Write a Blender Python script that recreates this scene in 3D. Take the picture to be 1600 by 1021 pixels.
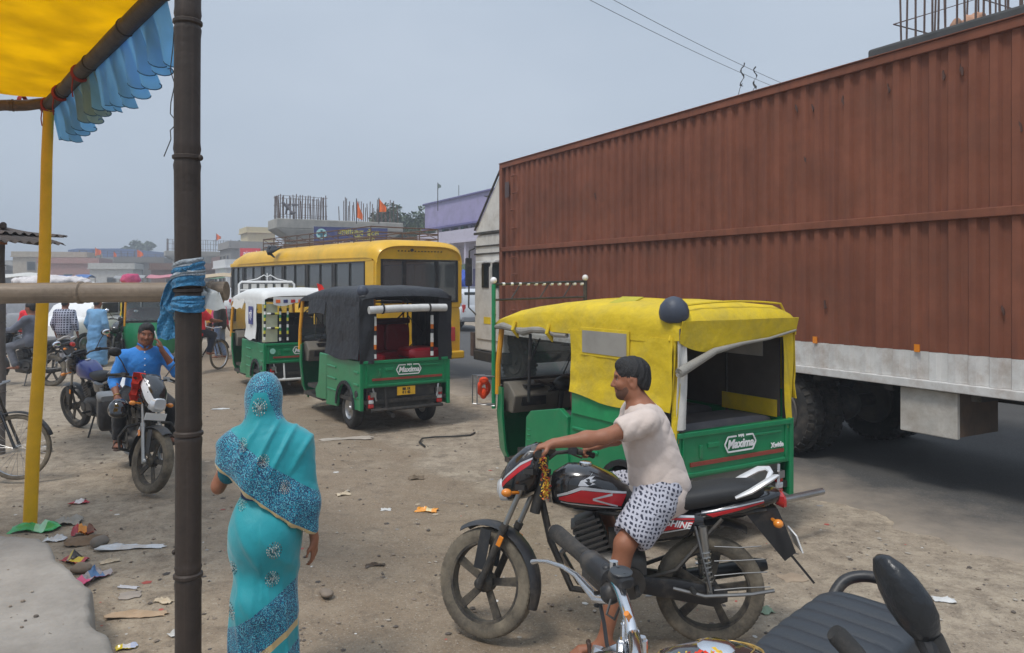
import bpy, bmesh, math, random
import numpy as np
from math import sin, cos, pi, radians, atan2, sqrt
from mathutils import Vector, Matrix, Euler, noise as mnoise
from mathutils.bvhtree import BVHTree
for o in list(bpy.data.objects): bpy.data.objects.remove(o)
S = bpy.context.scene
COL = S.collection
random.seed(7)
# ------------------------------------------------------------------ camera, sky, sun, exposure
HC = 2.05                                    # eye height over the dirt
cam = bpy.data.cameras.new('camera'); camo = bpy.data.objects.new('camera', cam); COL.objects.link(camo)
camo.location = (0, 0, HC); camo.rotation_euler = (pi/2, 0, 0)
cam.sensor_width = 36; cam.lens = 27; cam.shift_y = -70.5/1600
cam.clip_start = .05; cam.clip_end = 3000
S.camera = camo
SUN_EL, SUN_AZ = radians(62), radians(215)   # azimuth clockwise from +Y: behind the camera, a little left
w = bpy.data.worlds.new('World'); S.world = w; w.use_nodes = True
nt = w.node_tree; nt.nodes.clear()
def _n(t, k, **kw):
    n = t.nodes.new(k)
    for a, b in kw.items(): setattr(n, a, b)
    return n
sky = _n(nt, 'ShaderNodeTexSky', sky_type='NISHITA', sun_disc=False)
sky.sun_elevation = SUN_EL; sky.sun_rotation = SUN_AZ
sky.air_density = 1.0; sky.dust_density = 6.0; sky.ozone_density = 1.0
tc = _n(nt, 'ShaderNodeTexCoord')
mp = _n(nt, 'ShaderNodeMapping'); mp.inputs['Scale'].default_value = (1, 1, 2.2)
cl = _n(nt, 'ShaderNodeTexNoise'); cl.inputs['Scale'].default_value = 1.6; cl.inputs['Detail'].default_value = 4
cr = _n(nt, 'ShaderNodeValToRGB')
cr.color_ramp.elements[0].position = .3; cr.color_ramp.elements[0].color = (3.2, 3.85, 4.7, 1)
cr.color_ramp.elements[1].position = .72; cr.color_ramp.elements[1].color = (4.2, 4.8, 5.6, 1)
mx = _n(nt, 'ShaderNodeMix', data_type='RGBA'); mx.inputs['Factor'].default_value = .9
bg = _n(nt, 'ShaderNodeBackground'); bg.inputs['Strength'].default_value = .1
wo = _n(nt, 'ShaderNodeOutputWorld')
L = nt.links.new
L(tc.outputs['Generated'], mp.inputs['Vector']); L(mp.outputs['Vector'], cl.inputs['Vector'])
L(cl.outputs['Fac'], cr.inputs['Fac']); L(sky.outputs['Color'], mx.inputs['A']); 
sz = _n(nt, 'ShaderNodeSeparateXYZ'); zr = _n(nt, 'ShaderNodeMapRange', interpolation_type='SMOOTHSTEP'); zr.inputs['From Min'].default_value = .3; zr.inputs['From Max'].default_value = 1; zr.inputs['To Min'].default_value = 1; zr.inputs['To Max'].default_value = 1.75
vs_ = _n(nt, 'ShaderNodeVectorMath', operation='SCALE')      # an overcast sky is brighter overhead than at the horizon
L(tc.outputs['Generated'], sz.inputs[0]); L(sz.outputs[2], zr.inputs['Value']); L(cr.outputs['Color'], vs_.inputs[0]); L(zr.outputs['Result'], vs_.inputs['Scale']); L(vs_.outputs[0], mx.inputs['B'])
L(mx.outputs['Result'], bg.inputs['Color']); L(bg.outputs['Background'], wo.inputs['Surface'])
sl = bpy.data.lights.new('sun', 'SUN'); sl.energy = 1.5; sl.angle = radians(13); sl.color = (1, .965, .91)
so = bpy.data.objects.new('sun', sl); COL.objects.link(so)
sd = Vector((sin(SUN_AZ)*cos(SUN_EL), cos(SUN_AZ)*cos(SUN_EL), sin(SUN_EL)))
so.rotation_euler = (-sd).to_track_quat('-Z', 'Y').to_euler(); so.location = sd*60
S.view_settings.view_transform = 'Standard'; S.view_settings.look = 'None'
S.view_settings.exposure = .45; S.view_settings.gamma = 1; S.view_settings.use_curve_mapping = False
S.render.engine = 'CYCLES'
S.cycles.max_bounces = 8; S.cycles.transparent_max_bounces = 12; S.cycles.volume_bounces = 0
S.cycles.use_denoising = True

# ------------------------------------------------------------------ helpers
def W(px, py, Y):                            # a measured picture point at distance Y -> metres
    return Vector(((px-800)*Y/1200, Y, HC-(py-440)*Y/1200))
def G(px, py, z=0.0):                        # a measured picture point on level z
    Y = (HC-z)*1200/(py-440); return Vector(((px-800)*Y/1200, Y, z))
def V(*a): return Vector(a)
def tag(o, label=None, cat=None, group=None, kind=None):
    if label: o['label'] = label
    if cat: o['category'] = cat
    if group: o['group'] = group
    if kind: o['kind'] = kind
    return o
def thing(name, label, cat, loc=(0, 0, 0), rotz=0.0, group=None, rot=None):
    o = bpy.data.objects.new(name, None); COL.objects.link(o)
    o.location = loc; o.rotation_euler = rot if rot else (0, 0, rotz); o.empty_display_size = .2
    return tag(o, label, cat, group)
def copy_tree(o, parent=None):
    c = o.copy(); COL.objects.link(c)
    if parent is not None: c.parent = parent
    for ch in list(o.children): copy_tree(ch, c)
    return c
def rotm(ax, a): return Matrix.Rotation(a, 4, ax)
def frame(origin, x, up=(0, 0, 1)):          # matrix whose X axis is x
    x = Vector(x).normalized(); up = Vector(up); y = up.cross(x)
    if y.length < 1e-4: y = Vector((0, 1, 0)).cross(x)
    y.normalize(); z = x.cross(y)
    m = Matrix((x, y, z)).transposed().to_4x4(); m.translation = Vector(origin); return m
def smooth(pts, n=5):                        # Catmull-Rom through the points
    P = [Vector(p) for p in pts]; P = [P[0]*2-P[1]]+P+[P[-1]*2-P[-2]]; o = []
    for i in range(1, len(P)-2):
        a, b, c, d = P[i-1:i+3]
        for k in range(n): t = k/n; o.append(.5*((2*b)+(c-a)*t+(2*a-5*b+4*c-d)*t*t+(3*b-a-3*c+d)*t**3))
    return o+[P[-2]]
class MB:
    """collects geometry for ONE mesh object"""
    def __init__(s): s.v = []; s.f = []; s.m = []; s.cur = 0; s.T = None
    def add(s, vs, fs):
        b = len(s.v)
        if s.T is not None: vs = [s.T @ Vector(p) for p in vs]
        s.v += [tuple(p) for p in vs]; s.f += [tuple(b+i for i in f) for f in fs]; s.m += [s.cur]*len(fs); return s
    def box(s, c, d, R=None):
        x, y, z = d[0]/2, d[1]/2, d[2]/2
        vs = [Vector(p) for p in ((-x,-y,-z),(x,-y,-z),(x,y,-z),(-x,y,-z),(-x,-y,z),(x,-y,z),(x,y,z),(-x,y,z))]
        if R is not None: vs = [R @ p for p in vs]
        c = Vector(c)
        return s.add([p+c for p in vs], [(0,3,2,1),(4,5,6,7),(0,1,5,4),(1,2,6,5),(2,3,7,6),(3,0,4,7)])
    def bar(s, a, b, wd, ht, up=(0, 0, 1)):
        a, b = Vector(a), Vector(b); m = frame((a+b)/2, b-a, up); return s.box((a+b)/2, ((b-a).length, wd, ht), m.to_3x3())
    def prism(s, poly, ax, a, b):            # polygon in the plane across axis ax, between a and b
        n = len(poly)
        def P(p, t):
            return (t, p[0], p[1]) if ax == 0 else (p[0], t, p[1]) if ax == 1 else (p[0], p[1], t)
        vs = [P(p, a) for p in poly]+[P(p, b) for p in poly]
        fs = [tuple(range(n))[::-1], tuple(range(n, 2*n))]+[(i, (i+1) % n, n+(i+1) % n, n+i) for i in range(n)]
        return s.add(vs, fs)
    def tube(s, pts, r, n=8, closed=False, sq=1.0):
        pts = [Vector(p) for p in pts]; N = len(pts)
        rs = r if isinstance(r, (list, tuple)) else [r]*N
        vs = []; prev = None
        for i, p in enumerate(pts):
            t = (pts[(i+1) % N]-pts[i-1]) if closed else (pts[min(i+1, N-1)]-pts[max(i-1, 0)])
            t.normalize()
            if prev is None:
                u = t.cross(Vector((0, 0, 1)))
                if u.length < .05: u = t.cross(Vector((0, 1, 0)))
            else: u = prev-t*prev.dot(t)
            u.normalize(); prev = u; q = t.cross(u)
            for k in range(n):
                a = 2*pi*k/n; vs.append(p+(u*cos(a)+q*sin(a)*sq)*rs[i])
        fs = []
        for i in range(N if closed else N-1):
            j = (i+1) % N
            for k in range(n):
                l = (k+1) % n; fs.append((i*n+k, i*n+l, j*n+l, j*n+k))
        if not closed: fs += [tuple(range(n))[::-1], tuple(range((N-1)*n, N*n))]
        return s.add(vs, fs)
    def lathe(s, prof, o=(0, 0, 0), ax=(0, 1, 0), n=24, closed=False):  # prof: (along, radius)
        m = frame(o, ax); vs = []; fs = []; N = len(prof)
        for (t, r) in prof:
            for k in range(n):
                a = 2*pi*k/n; vs.append(m @ Vector((t, r*cos(a), r*sin(a))))
        for i in range(N if closed else N-1):
            j = (i+1) % N
            for k in range(n):
                l = (k+1) % n; fs.append((i*n+k, j*n+k, j*n+l, i*n+l))
        if not closed:
            if prof[0][1] > 1e-5: fs.append(tuple(range(n)))
            if prof[-1][1] > 1e-5: fs.append(tuple(range((N-1)*n, N*n))[::-1])
        return s.add(vs, fs)
    def cyl(s, a, b, r, n=12, r2=None):
        a, b = Vector(a), Vector(b)
        return s.lathe([(0, r), ((b-a).length, r if r2 is None else r2)], a, b-a, n)
    def ell(s, c, r, nu=12, nv=8, R=None):
        vs = []; fs = []; c = Vector(c)
        if not isinstance(r, (tuple, list)): r = (r, r, r)
        for j in range(1, nv):
            t = pi*j/nv
            for i in range(nu):
                a = 2*pi*i/nu; p = Vector((r[0]*sin(t)*cos(a), r[1]*sin(t)*sin(a), r[2]*cos(t)))
                vs.append((R @ p if R is not None else p)+c)
        top, bot = len(vs), len(vs)+1
        for z in (r[2], -r[2]):
            p = Vector((0, 0, z)); vs.append((R @ p if R is not None else p)+c)
        for j in range(nv-2):
            for i in range(nu):
                k = (i+1) % nu; fs.append((j*nu+i, (j+1)*nu+i, (j+1)*nu+k, j*nu+k))
        for i in range(nu):
            k = (i+1) % nu; fs.append((top, i, k)); fs.append((bot, (nv-2)*nu+k, (nv-2)*nu+i))
        return s.add(vs, fs)
    def grid(s, P, cu=False, cv=False):      # P[i][j] points
        nu, nv = len(P), len(P[0]); vs = [p for r in P for p in r]; fs = []
        for i in range(nu if cu else nu-1):
            for j in range(nv if cv else nv-1):
                a, b = (i+1) % nu, (j+1) % nv; fs.append((i*nv+j, a*nv+j, a*nv+b, i*nv+b))
        return s.add(vs, fs)
    def sheet(s, P, th):                     # grid with real thickness
        nu, nv = len(P), len(P[0]); P = [[Vector(p) for p in r] for r in P]; Q = []
        for i in range(nu):
            r = []
            for j in range(nv):
                a = P[min(i+1, nu-1)][j]-P[max(i-1, 0)][j]; b = P[i][min(j+1, nv-1)]-P[i][max(j-1, 0)]
                n = a.cross(b); n = n.normalized() if n.length > 1e-9 else Vector((0, 0, 1)); r.append(P[i][j]-n*th)
            Q.append(r)
        vs = [p for r in P for p in r]+[p for r in Q for p in r]; o = nu*nv; fs = []
        for i in range(nu-1):
            for j in range(nv-1):
                a = (i*nv+j, (i+1)*nv+j, (i+1)*nv+j+1, i*nv+j+1); fs += [a, tuple(o+q for q in a[::-1])]
        for i in range(nu-1):
            for j, fl in ((0, 1), (nv-1, 0)):
                q = (i*nv+j, (i+1)*nv+j, o+(i+1)*nv+j, o+i*nv+j); fs.append(q[::-1] if fl else q)
        for j in range(nv-1):
            for i, fl in ((0, 0), (nu-1, 1)):
                q = (i*nv+j, i*nv+j+1, o+i*nv+j+1, o+i*nv+j); fs.append(q[::-1] if fl else q)
        return s.add(vs, fs)
    def loft(s, secs, n=16, p=2.6, ax=0):    # closed superellipse sections (x, y, z, half w, half h[, power]) along x
        vs = []; fs = []
        for sc in secs:
            x, y, z, a, b = sc[:5]; e = 2/(sc[5] if len(sc) > 5 else p)
            for k in range(n):
                t = 2*pi*k/n; c, q = cos(t), sin(t)
                vs.append((x, y+a*math.copysign(abs(c)**e, c), z+b*math.copysign(abs(q)**e, q)))
        N = len(secs)
        for i in range(N-1):
            for k in range(n):
                l = (k+1) % n; fs.append((i*n+k, (i+1)*n+k, (i+1)*n+l, i*n+l))
        fs += [tuple(range(n)), tuple(range((N-1)*n, N*n))[::-1]]
        return s.add(vs, [f[::-1] for f in fs])
    def build(s, name, mat, parent=None, sm=35, bev=0, sub=0, kind=None):
        me = bpy.data.meshes.new(name); me.from_pydata(s.v, [], s.f)
        for m in (mat if isinstance(mat, (list, tuple)) else [mat]): me.materials.append(m)
        if any(s.m): me.polygons.foreach_set('material_index', s.m)
        if sm:
            me.polygons.foreach_set('use_smooth', [True]*len(me.polygons)); me.set_sharp_from_angle(angle=radians(sm))
        me.update()
        o = bpy.data.objects.new(name, me); COL.objects.link(o)
        if parent is not None: o.parent = parent
        if bev:
            b = o.modifiers.new('bevel', 'BEVEL'); b.width = bev; b.segments = 2; b.limit_method = 'ANGLE'; b.angle_limit = radians(40)
        if sub:
            b = o.modifiers.new('sub', 'SUBSURF'); b.levels = sub; b.render_levels = sub
        if kind: o['kind'] = kind
        return o
def text_mesh(name, body, size, mat, parent, M, ext=.001, align='CENTER', shear=0, bold=0, sx=1.0):
    cu = bpy.data.curves.new(name, 'FONT'); cu.body = body; cu.size = size; cu.align_x = align; cu.align_y = 'CENTER'
    cu.extrude = ext; cu.shear = shear; cu.offset = bold; cu.resolution_u = 3
    o = bpy.data.objects.new(name, cu); COL.objects.link(o)
    dg = bpy.context.evaluated_depsgraph_get(); dg.update()
    me = bpy.data.meshes.new_from_object(o.evaluated_get(dg)); bpy.data.objects.remove(o)
    me.transform(M @ Matrix.Diagonal((sx, 1, 1, 1))); me.materials.clear(); me.materials.append(mat)
    q = bpy.data.objects.new(name, me); COL.objects.link(q)
    if parent is not None: q.parent = parent
    return q
# ------------------------------------------------------------------ signed distance bodies (one continuous surface)
class SDF:
    def __init__(s): s.p = []
    def cone(s, a, b, ra, rb=None, k=.02, flat=None, cut=False):
        a = np.array(a, float); b = np.array(b, float); rb = ra if rb is None else rb
        s.p.append(('c', a, b, ra, rb, k, flat, cut)); return s
    def path(s, pts, rs, k=.02, flat=None):
        for i in range(len(pts)-1): s.cone(pts[i], pts[i+1], rs[i], rs[i+1], k, flat)
        return s
    def ell(s, c, r, k=.02, R=None, cut=False):
        R = np.eye(3) if R is None else np.array(R)
        s.p.append(('e', np.array(c, float), np.array(r, float), R, 0, k, None, cut)); return s
    def half(s, pt, n, k=.01):               # remove the side n points to
        s.p.append(('h', np.array(pt, float), np.array(n, float)/np.linalg.norm(n), 0, 0, k, None, True)); return s
    def mesh(s, h, wrinkle=None):
        lo = np.full(3, 1e9); hi = -lo; B = []
        for q in s.p:
            if q[0] == 'c': r = max(q[3], q[4]); a = np.minimum(q[1], q[2])-r; b = np.maximum(q[1], q[2])+r
            elif q[0] == 'e': r = q[2].max(); a = q[1]-r; b = q[1]+r
            else: B.append(None); continue
            m = q[5]+3*h; B.append((a-m, b+m))
            if not q[7]: lo = np.minimum(lo, a-m); hi = np.maximum(hi, b+m)
        n = np.ceil((hi-lo)/h).astype(int)+1
        f = np.full(n, .3, np.float32)
        for q, bb in zip(s.p, B):
            if bb is None: sl = [slice(0, n[i]) for i in range(3)]
            else:
                i0 = np.maximum(np.floor((bb[0]-lo)/h).astype(int), 0); i1 = np.minimum(np.ceil((bb[1]-lo)/h).astype(int)+1, n)
                if (i1 <= i0).any(): continue
                sl = [slice(i0[i], i1[i]) for i in range(3)]
            X = [((np.arange(sl[i].start, sl[i].stop)*h+lo[i]).astype(np.float32)).reshape([-1 if j == i else 1 for j in range(3)]) for i in range(3)]
            if q[0] == 'c':
                a, b = q[1], q[2]; d = b-a; P = [X[i]-a[i] for i in range(3)]
                dd = max(d @ d, 1e-9); t = np.clip((P[0]*d[0]+P[1]*d[1]+P[2]*d[2])/dd, 0, 1)
                Q = [P[i]-t*d[i] for i in range(3)]
                if q[6] is not None:
                    ax, fa = q[6]; ax = np.array(ax, float); ax = ax/np.linalg.norm(ax)
                    e = (Q[0]*ax[0]+Q[1]*ax[1]+Q[2]*ax[2])*(1/fa-1); Q = [Q[i]+e*ax[i] for i in range(3)]
                g = np.sqrt(Q[0]**2+Q[1]**2+Q[2]**2)-(q[3]+t*(q[4]-q[3]))
            elif q[0] == 'e':
                P = [X[i]-q[1][i] for i in range(3)]; R = q[3]
                U = [(P[0]*R[0][i]+P[1]*R[1][i]+P[2]*R[2][i])/q[2][i] for i in range(3)]
                l = np.sqrt(U[0]**2+U[1]**2+U[2]**2); l2 = np.sqrt((U[0]/q[2][0])**2+(U[1]/q[2][1])**2+(U[2]/q[2][2])**2)
                g = l*(l-1)/np.maximum(l2, 1e-6)
            else: g = -((X[0]-q[1][0])*q[2][0]+(X[1]-q[1][1])*q[2][1]+(X[2]-q[1][2])*q[2][2])
            F = f[tuple(sl)]; k = q[5]
            if q[7]:
                g = -g; hh = np.maximum(k-np.abs(F-g), 0)/k; f[tuple(sl)] = np.maximum(F, g)+hh*hh*k/4
            else:
                hh = np.maximum(k-np.abs(F-g), 0)/k; f[tuple(sl)] = np.minimum(F, g)-hh*hh*k/4
        return nets(f, lo, h, wrinkle)
def nets(f, lo, h, wrinkle=None):
    s = f < 0; c = np.zeros(tuple(np.array(f.shape)-1), np.uint8)
    cs = [(i, j, k) for i in (0, 1) for j in (0, 1) for k in (0, 1)]; nx, ny, nz = f.shape
    for i, j, k in cs: c += s[i:nx-1+i, j:ny-1+j, k:nz-1+k]
    mask = (c > 0) & (c < 8); ce = np.argwhere(mask); idx = np.full(c.shape, -1, np.int64); idx[mask] = np.arange(len(ce))
    acc = np.zeros((len(ce), 3)); cnt = np.zeros(len(ce))
    val = {q: f[ce[:, 0]+q[0], ce[:, 1]+q[1], ce[:, 2]+q[2]] for q in cs}
    for a in cs:
        for ax in range(3):
            if a[ax]: continue
            b = tuple(1 if i == ax else a[i] for i in range(3)); fa, fb = val[a], val[b]; x = (fa < 0) != (fb < 0)
            t = np.where(x, fa/np.where(x, fa-fb, 1), 0); p = np.array(a)[None]+np.outer(t, [1 if i == ax else 0 for i in range(3)])
            acc[x] += p[x]; cnt[x] += 1
    vs = lo+(ce+acc/cnt[:, None])*h; fs = []
    for ax in range(3):
        u, v = [(1, 2), (2, 0), (0, 1)][ax]
        A = np.take(s, range(f.shape[ax]-1), ax); Bq = np.take(s, range(1, f.shape[ax]), ax)
        e = np.argwhere(A != Bq); e = e[(e[:, u] > 0) & (e[:, v] > 0) & (e[:, u] < f.shape[u]-1) & (e[:, v] < f.shape[v]-1)]
        du = np.zeros(3, int); du[u] = 1; dv = np.zeros(3, int); dv[v] = 1
        g = lambda q: idx[q[:, 0], q[:, 1], q[:, 2]]
        Q = np.stack([g(e-du-dv), g(e-dv), g(e), g(e-du)], 1); fl = ~A[e[:, 0], e[:, 1], e[:, 2]]
        Q[fl] = Q[fl][:, ::-1]; fs.append(Q)
    fs = np.concatenate(fs)
    if wrinkle is not None:
        nrm = np.zeros_like(vs); a = vs[fs[:, 2]]-vs[fs[:, 0]]; b = vs[fs[:, 3]]-vs[fs[:, 1]]; fn = np.cross(a, b)
        for i in range(4): np.add.at(nrm, fs[:, i], fn)
        nrm /= np.maximum(np.linalg.norm(nrm, axis=1, keepdims=True), 1e-9)
        vs = vs+nrm*wrinkle(vs)[:, None]
    return vs, fs
def np_obj(name, vs, fs, mat, parent=None, smooth=True):
    me = bpy.data.meshes.new(name); fs = np.asarray(fs); nf, q = fs.shape
    me.vertices.add(len(vs)); me.vertices.foreach_set('co', np.asarray(vs, np.float32).ravel())
    me.loops.add(nf*q); me.loops.foreach_set('vertex_index', fs.astype(np.int32).ravel())
    me.polygons.add(nf); me.polygons.foreach_set('loop_start', np.arange(nf, dtype=np.int32)*q)
    me.polygons.foreach_set('use_smooth', np.full(nf, smooth)); me.update(calc_edges=True); me.validate()
    for m in (mat if isinstance(mat, (list, tuple)) else [mat]): me.materials.append(m)
    o = bpy.data.objects.new(name, me); COL.objects.link(o)
    if parent is not None: o.parent = parent
    return o
# ------------------------------------------------------------------ materials
def lin(r, g, b):
    f = lambda c: c/12.92 if c <= .04045 else ((c+.055)/1.055)**2.4
    return (f(r/255), f(g/255), f(b/255))
_mats = {}
def mat(name, col, rough=.6, metal=0, var=.18, scale=6, bump=0, bscale=80, dirt=0, dcol=(.2, .165, .125), dscale=3, coat=0, spec=.5, sss=0, sheen=0, emit=0, bdist=.01):
    if name in _mats: return _mats[name]
    m = bpy.data.materials.new(name); m.use_nodes = True; t = m.node_tree; b = t.nodes['Principled BSDF']; Lk = t.links.new
    b.inputs['Roughness'].default_value = rough; b.inputs['Metallic'].default_value = metal
    b.inputs['Coat Weight'].default_value = coat; b.inputs['Specular IOR Level'].default_value = spec
    if sss: b.inputs['Subsurface Weight'].default_value = sss; b.inputs['Subsurface Radius'].default_value = (.012, .005, .003)
    if sheen: b.inputs['Sheen Weight'].default_value = sheen
    tcn = _n(t, 'ShaderNodeTexCoord'); out = None
    n1 = _n(t, 'ShaderNodeTexNoise'); n1.inputs['Scale'].default_value = scale; n1.inputs['Detail'].default_value = 6; n1.inputs['Roughness'].default_value = .65
    Lk(tcn.outputs['Object'], n1.inputs['Vector'])
    r = _n(t, 'ShaderNodeValToRGB'); e = r.color_ramp.elements
    e[0].position = .3; e[1].position = .7
    e[0].color = tuple(c*(1-var) for c in col)+(1,); e[1].color = tuple(min(1, c*(1+var)) for c in col)+(1,)
    Lk(n1.outputs['Fac'], r.inputs['Fac']); out = r.outputs['Color']
    if dirt:
        n2 = _n(t, 'ShaderNodeTexNoise'); n2.inputs['Scale'].default_value = dscale; n2.inputs['Detail'].default_value = 9; n2.inputs['Roughness'].default_value = .72
        Lk(tcn.outputs['Object'], n2.inputs['Vector'])
        r2 = _n(t, 'ShaderNodeMapRange'); r2.inputs['From Min'].default_value = .62-.3*dirt; r2.inputs['From Max'].default_value = .8-.1*dirt; r2.inputs['To Max'].default_value = min(1, .35+dirt*.6)
        Lk(n2.outputs['Fac'], r2.inputs['Value'])
        mm = _n(t, 'ShaderNodeMix', data_type='RGBA'); mm.inputs['B'].default_value = tuple(dcol)+(1,)
        Lk(r2.outputs['Result'], mm.inputs['Factor']); Lk(out, mm.inputs['A']); out = mm.outputs['Result']
        ra = _n(t, 'ShaderNodeMapRange'); ra.inputs['To Min'].default_value = rough; ra.inputs['To Max'].default_value = min(1, rough+.4)
        Lk(r2.outputs['Result'], ra.inputs['Value']); Lk(ra.outputs['Result'], b.inputs['Roughness'])
    Lk(out, b.inputs['Base Color'])
    if bump:
        n3 = _n(t, 'ShaderNodeTexNoise'); n3.inputs['Scale'].default_value = bscale; n3.inputs['Detail'].default_value = 4
        Lk(tcn.outputs['Object'], n3.inputs['Vector'])
        bp = _n(t, 'ShaderNodeBump'); bp.inputs['Strength'].default_value = bump; bp.inputs['Distance'].default_value = bdist
        Lk(n3.outputs['Fac'], bp.inputs['Height']); Lk(bp.outputs['Normal'], b.inputs['Normal'])
    if emit: b.inputs['Emission Color'].default_value = tuple(col)+(1,); b.inputs['Emission Strength'].default_value = emit
    _mats[name] = m; return m
def glass(name, tint, clear=.5, rough=.05, tr=.62, ior=1.5):
    if name in _mats: return _mats[name]
    m = bpy.data.materials.new(name); m.use_nodes = True; t = m.node_tree; t.nodes.remove(t.nodes['Principled BSDF'])
    a = _n(t, 'ShaderNodeBsdfTransparent'); a.inputs['Color'].default_value = (tr, tr*1.02, tr*1.01, 1)
    d = _n(t, 'ShaderNodeBsdfDiffuse'); d.inputs['Color'].default_value = tuple(tint)+(1,)
    g = _n(t, 'ShaderNodeBsdfGlossy'); g.inputs['Roughness'].default_value = rough
    m1 = _n(t, 'ShaderNodeMixShader'); m1.inputs[0].default_value = clear
    fr = _n(t, 'ShaderNodeFresnel'); fr.inputs['IOR'].default_value = ior; m2 = _n(t, 'ShaderNodeMixShader')
    t.links.new(d.outputs[0], m1.inputs[1]); t.links.new(a.outputs[0], m1.inputs[2])
    t.links.new(fr.outputs[0], m2.inputs[0]); t.links.new(m1.outputs[0], m2.inputs[1]); t.links.new(g.outputs[0], m2.inputs[2])
    t.links.new(m2.outputs[0], t.nodes['Material Output'].inputs['Surface']); _mats[name] = m; return m
def nodes_of(m): return m.node_tree, m.node_tree.nodes['Principled BSDF']
# ------------------------------------------------------------------ shared materials
K_black = mat('black_plastic', (.018, .018, .02), .45, dirt=.35, dscale=9)
K_rubber = mat('tyre_rubber', (.022, .021, .02), .85, dirt=.45, dcol=(.15, .125, .1), dscale=7, bump=.3, bscale=60)
K_dust = mat('dusty_rubber', (.085, .073, .058), .92, dirt=.85, dcol=(.32, .27, .195), dscale=5, bump=.3, bscale=60)
K_steel = mat('dull_steel', (.42, .42, .42), .38, 1, dirt=.3, dscale=8)
K_chrome = mat('chrome', (.72, .72, .73), .14, 1, var=.05)
K_iron = mat('dark_iron', (.05, .048, .046), .55, .5, dirt=.5, dscale=8)
K_green = mat('green_paint', lin(16, 128, 80), .34, var=.1, dirt=.22, dscale=4, dcol=(.16, .17, .12), coat=.25)
K_yel = mat('yellow_canvas', lin(214, 184, 24), .7, var=.14, scale=3, dirt=.55, dscale=3.2, dcol=(.36, .285, .07), bump=.5, bscale=9, bdist=.03)
K_blkcan = mat('black_canvas', (.013, .014, .018), .55, var=.25, dirt=.15, dcol=(.07, .065, .06), bump=.7, bscale=9, bdist=.03)
K_white = mat('white_paint', (.78, .78, .77), .4, var=.05, dirt=.22, dscale=3, dcol=(.4, .37, .32))
K_offw = mat('off_white_cloth', (.62, .6, .56), .85, var=.12, dirt=.35, dcol=(.35, .31, .26), bump=.3, bscale=40)
K_red = mat('red_vinyl', lin(176, 30, 42), .4, var=.12, dirt=.1)
K_lampred = mat('red_lens', (.5, .02, .02), .15, coat=.6, var=.1)
K_lampor = mat('amber_lens', (.75, .24, .02), .2, coat=.6, var=.1)
K_lampwh = mat('clear_lens', (.75, .77, .8), .08, .3, coat=1, var=.05)
K_conc = mat('weathered_concrete', (.36, .345, .31), .9, var=.16, scale=1.1, dirt=.5, dcol=(.13, .125, .115), dscale=.7, bump=.3, bscale=14)
K_rust = mat('rusty_rebar', (.11, .07, .055), .85, var=.3, scale=12)
K_saff = mat('saffron_cloth', lin(240, 110, 25), .8, var=.15)
K_glass = glass('window_glass', (.035, .045, .045), .62)
K_clear = glass('clear_glass', (.3, .36, .36), .86, .05, .93)
K_mirror = mat('mirror_glass', (.9, .9, .92), .03, 1, var=.01)
K_wood = mat('bamboo_pale', (.2, .145, .095), .7, var=.35, scale=5, dirt=.35, dcol=(.09, .065, .045), dscale=6, bump=.4, bscale=30)
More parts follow.
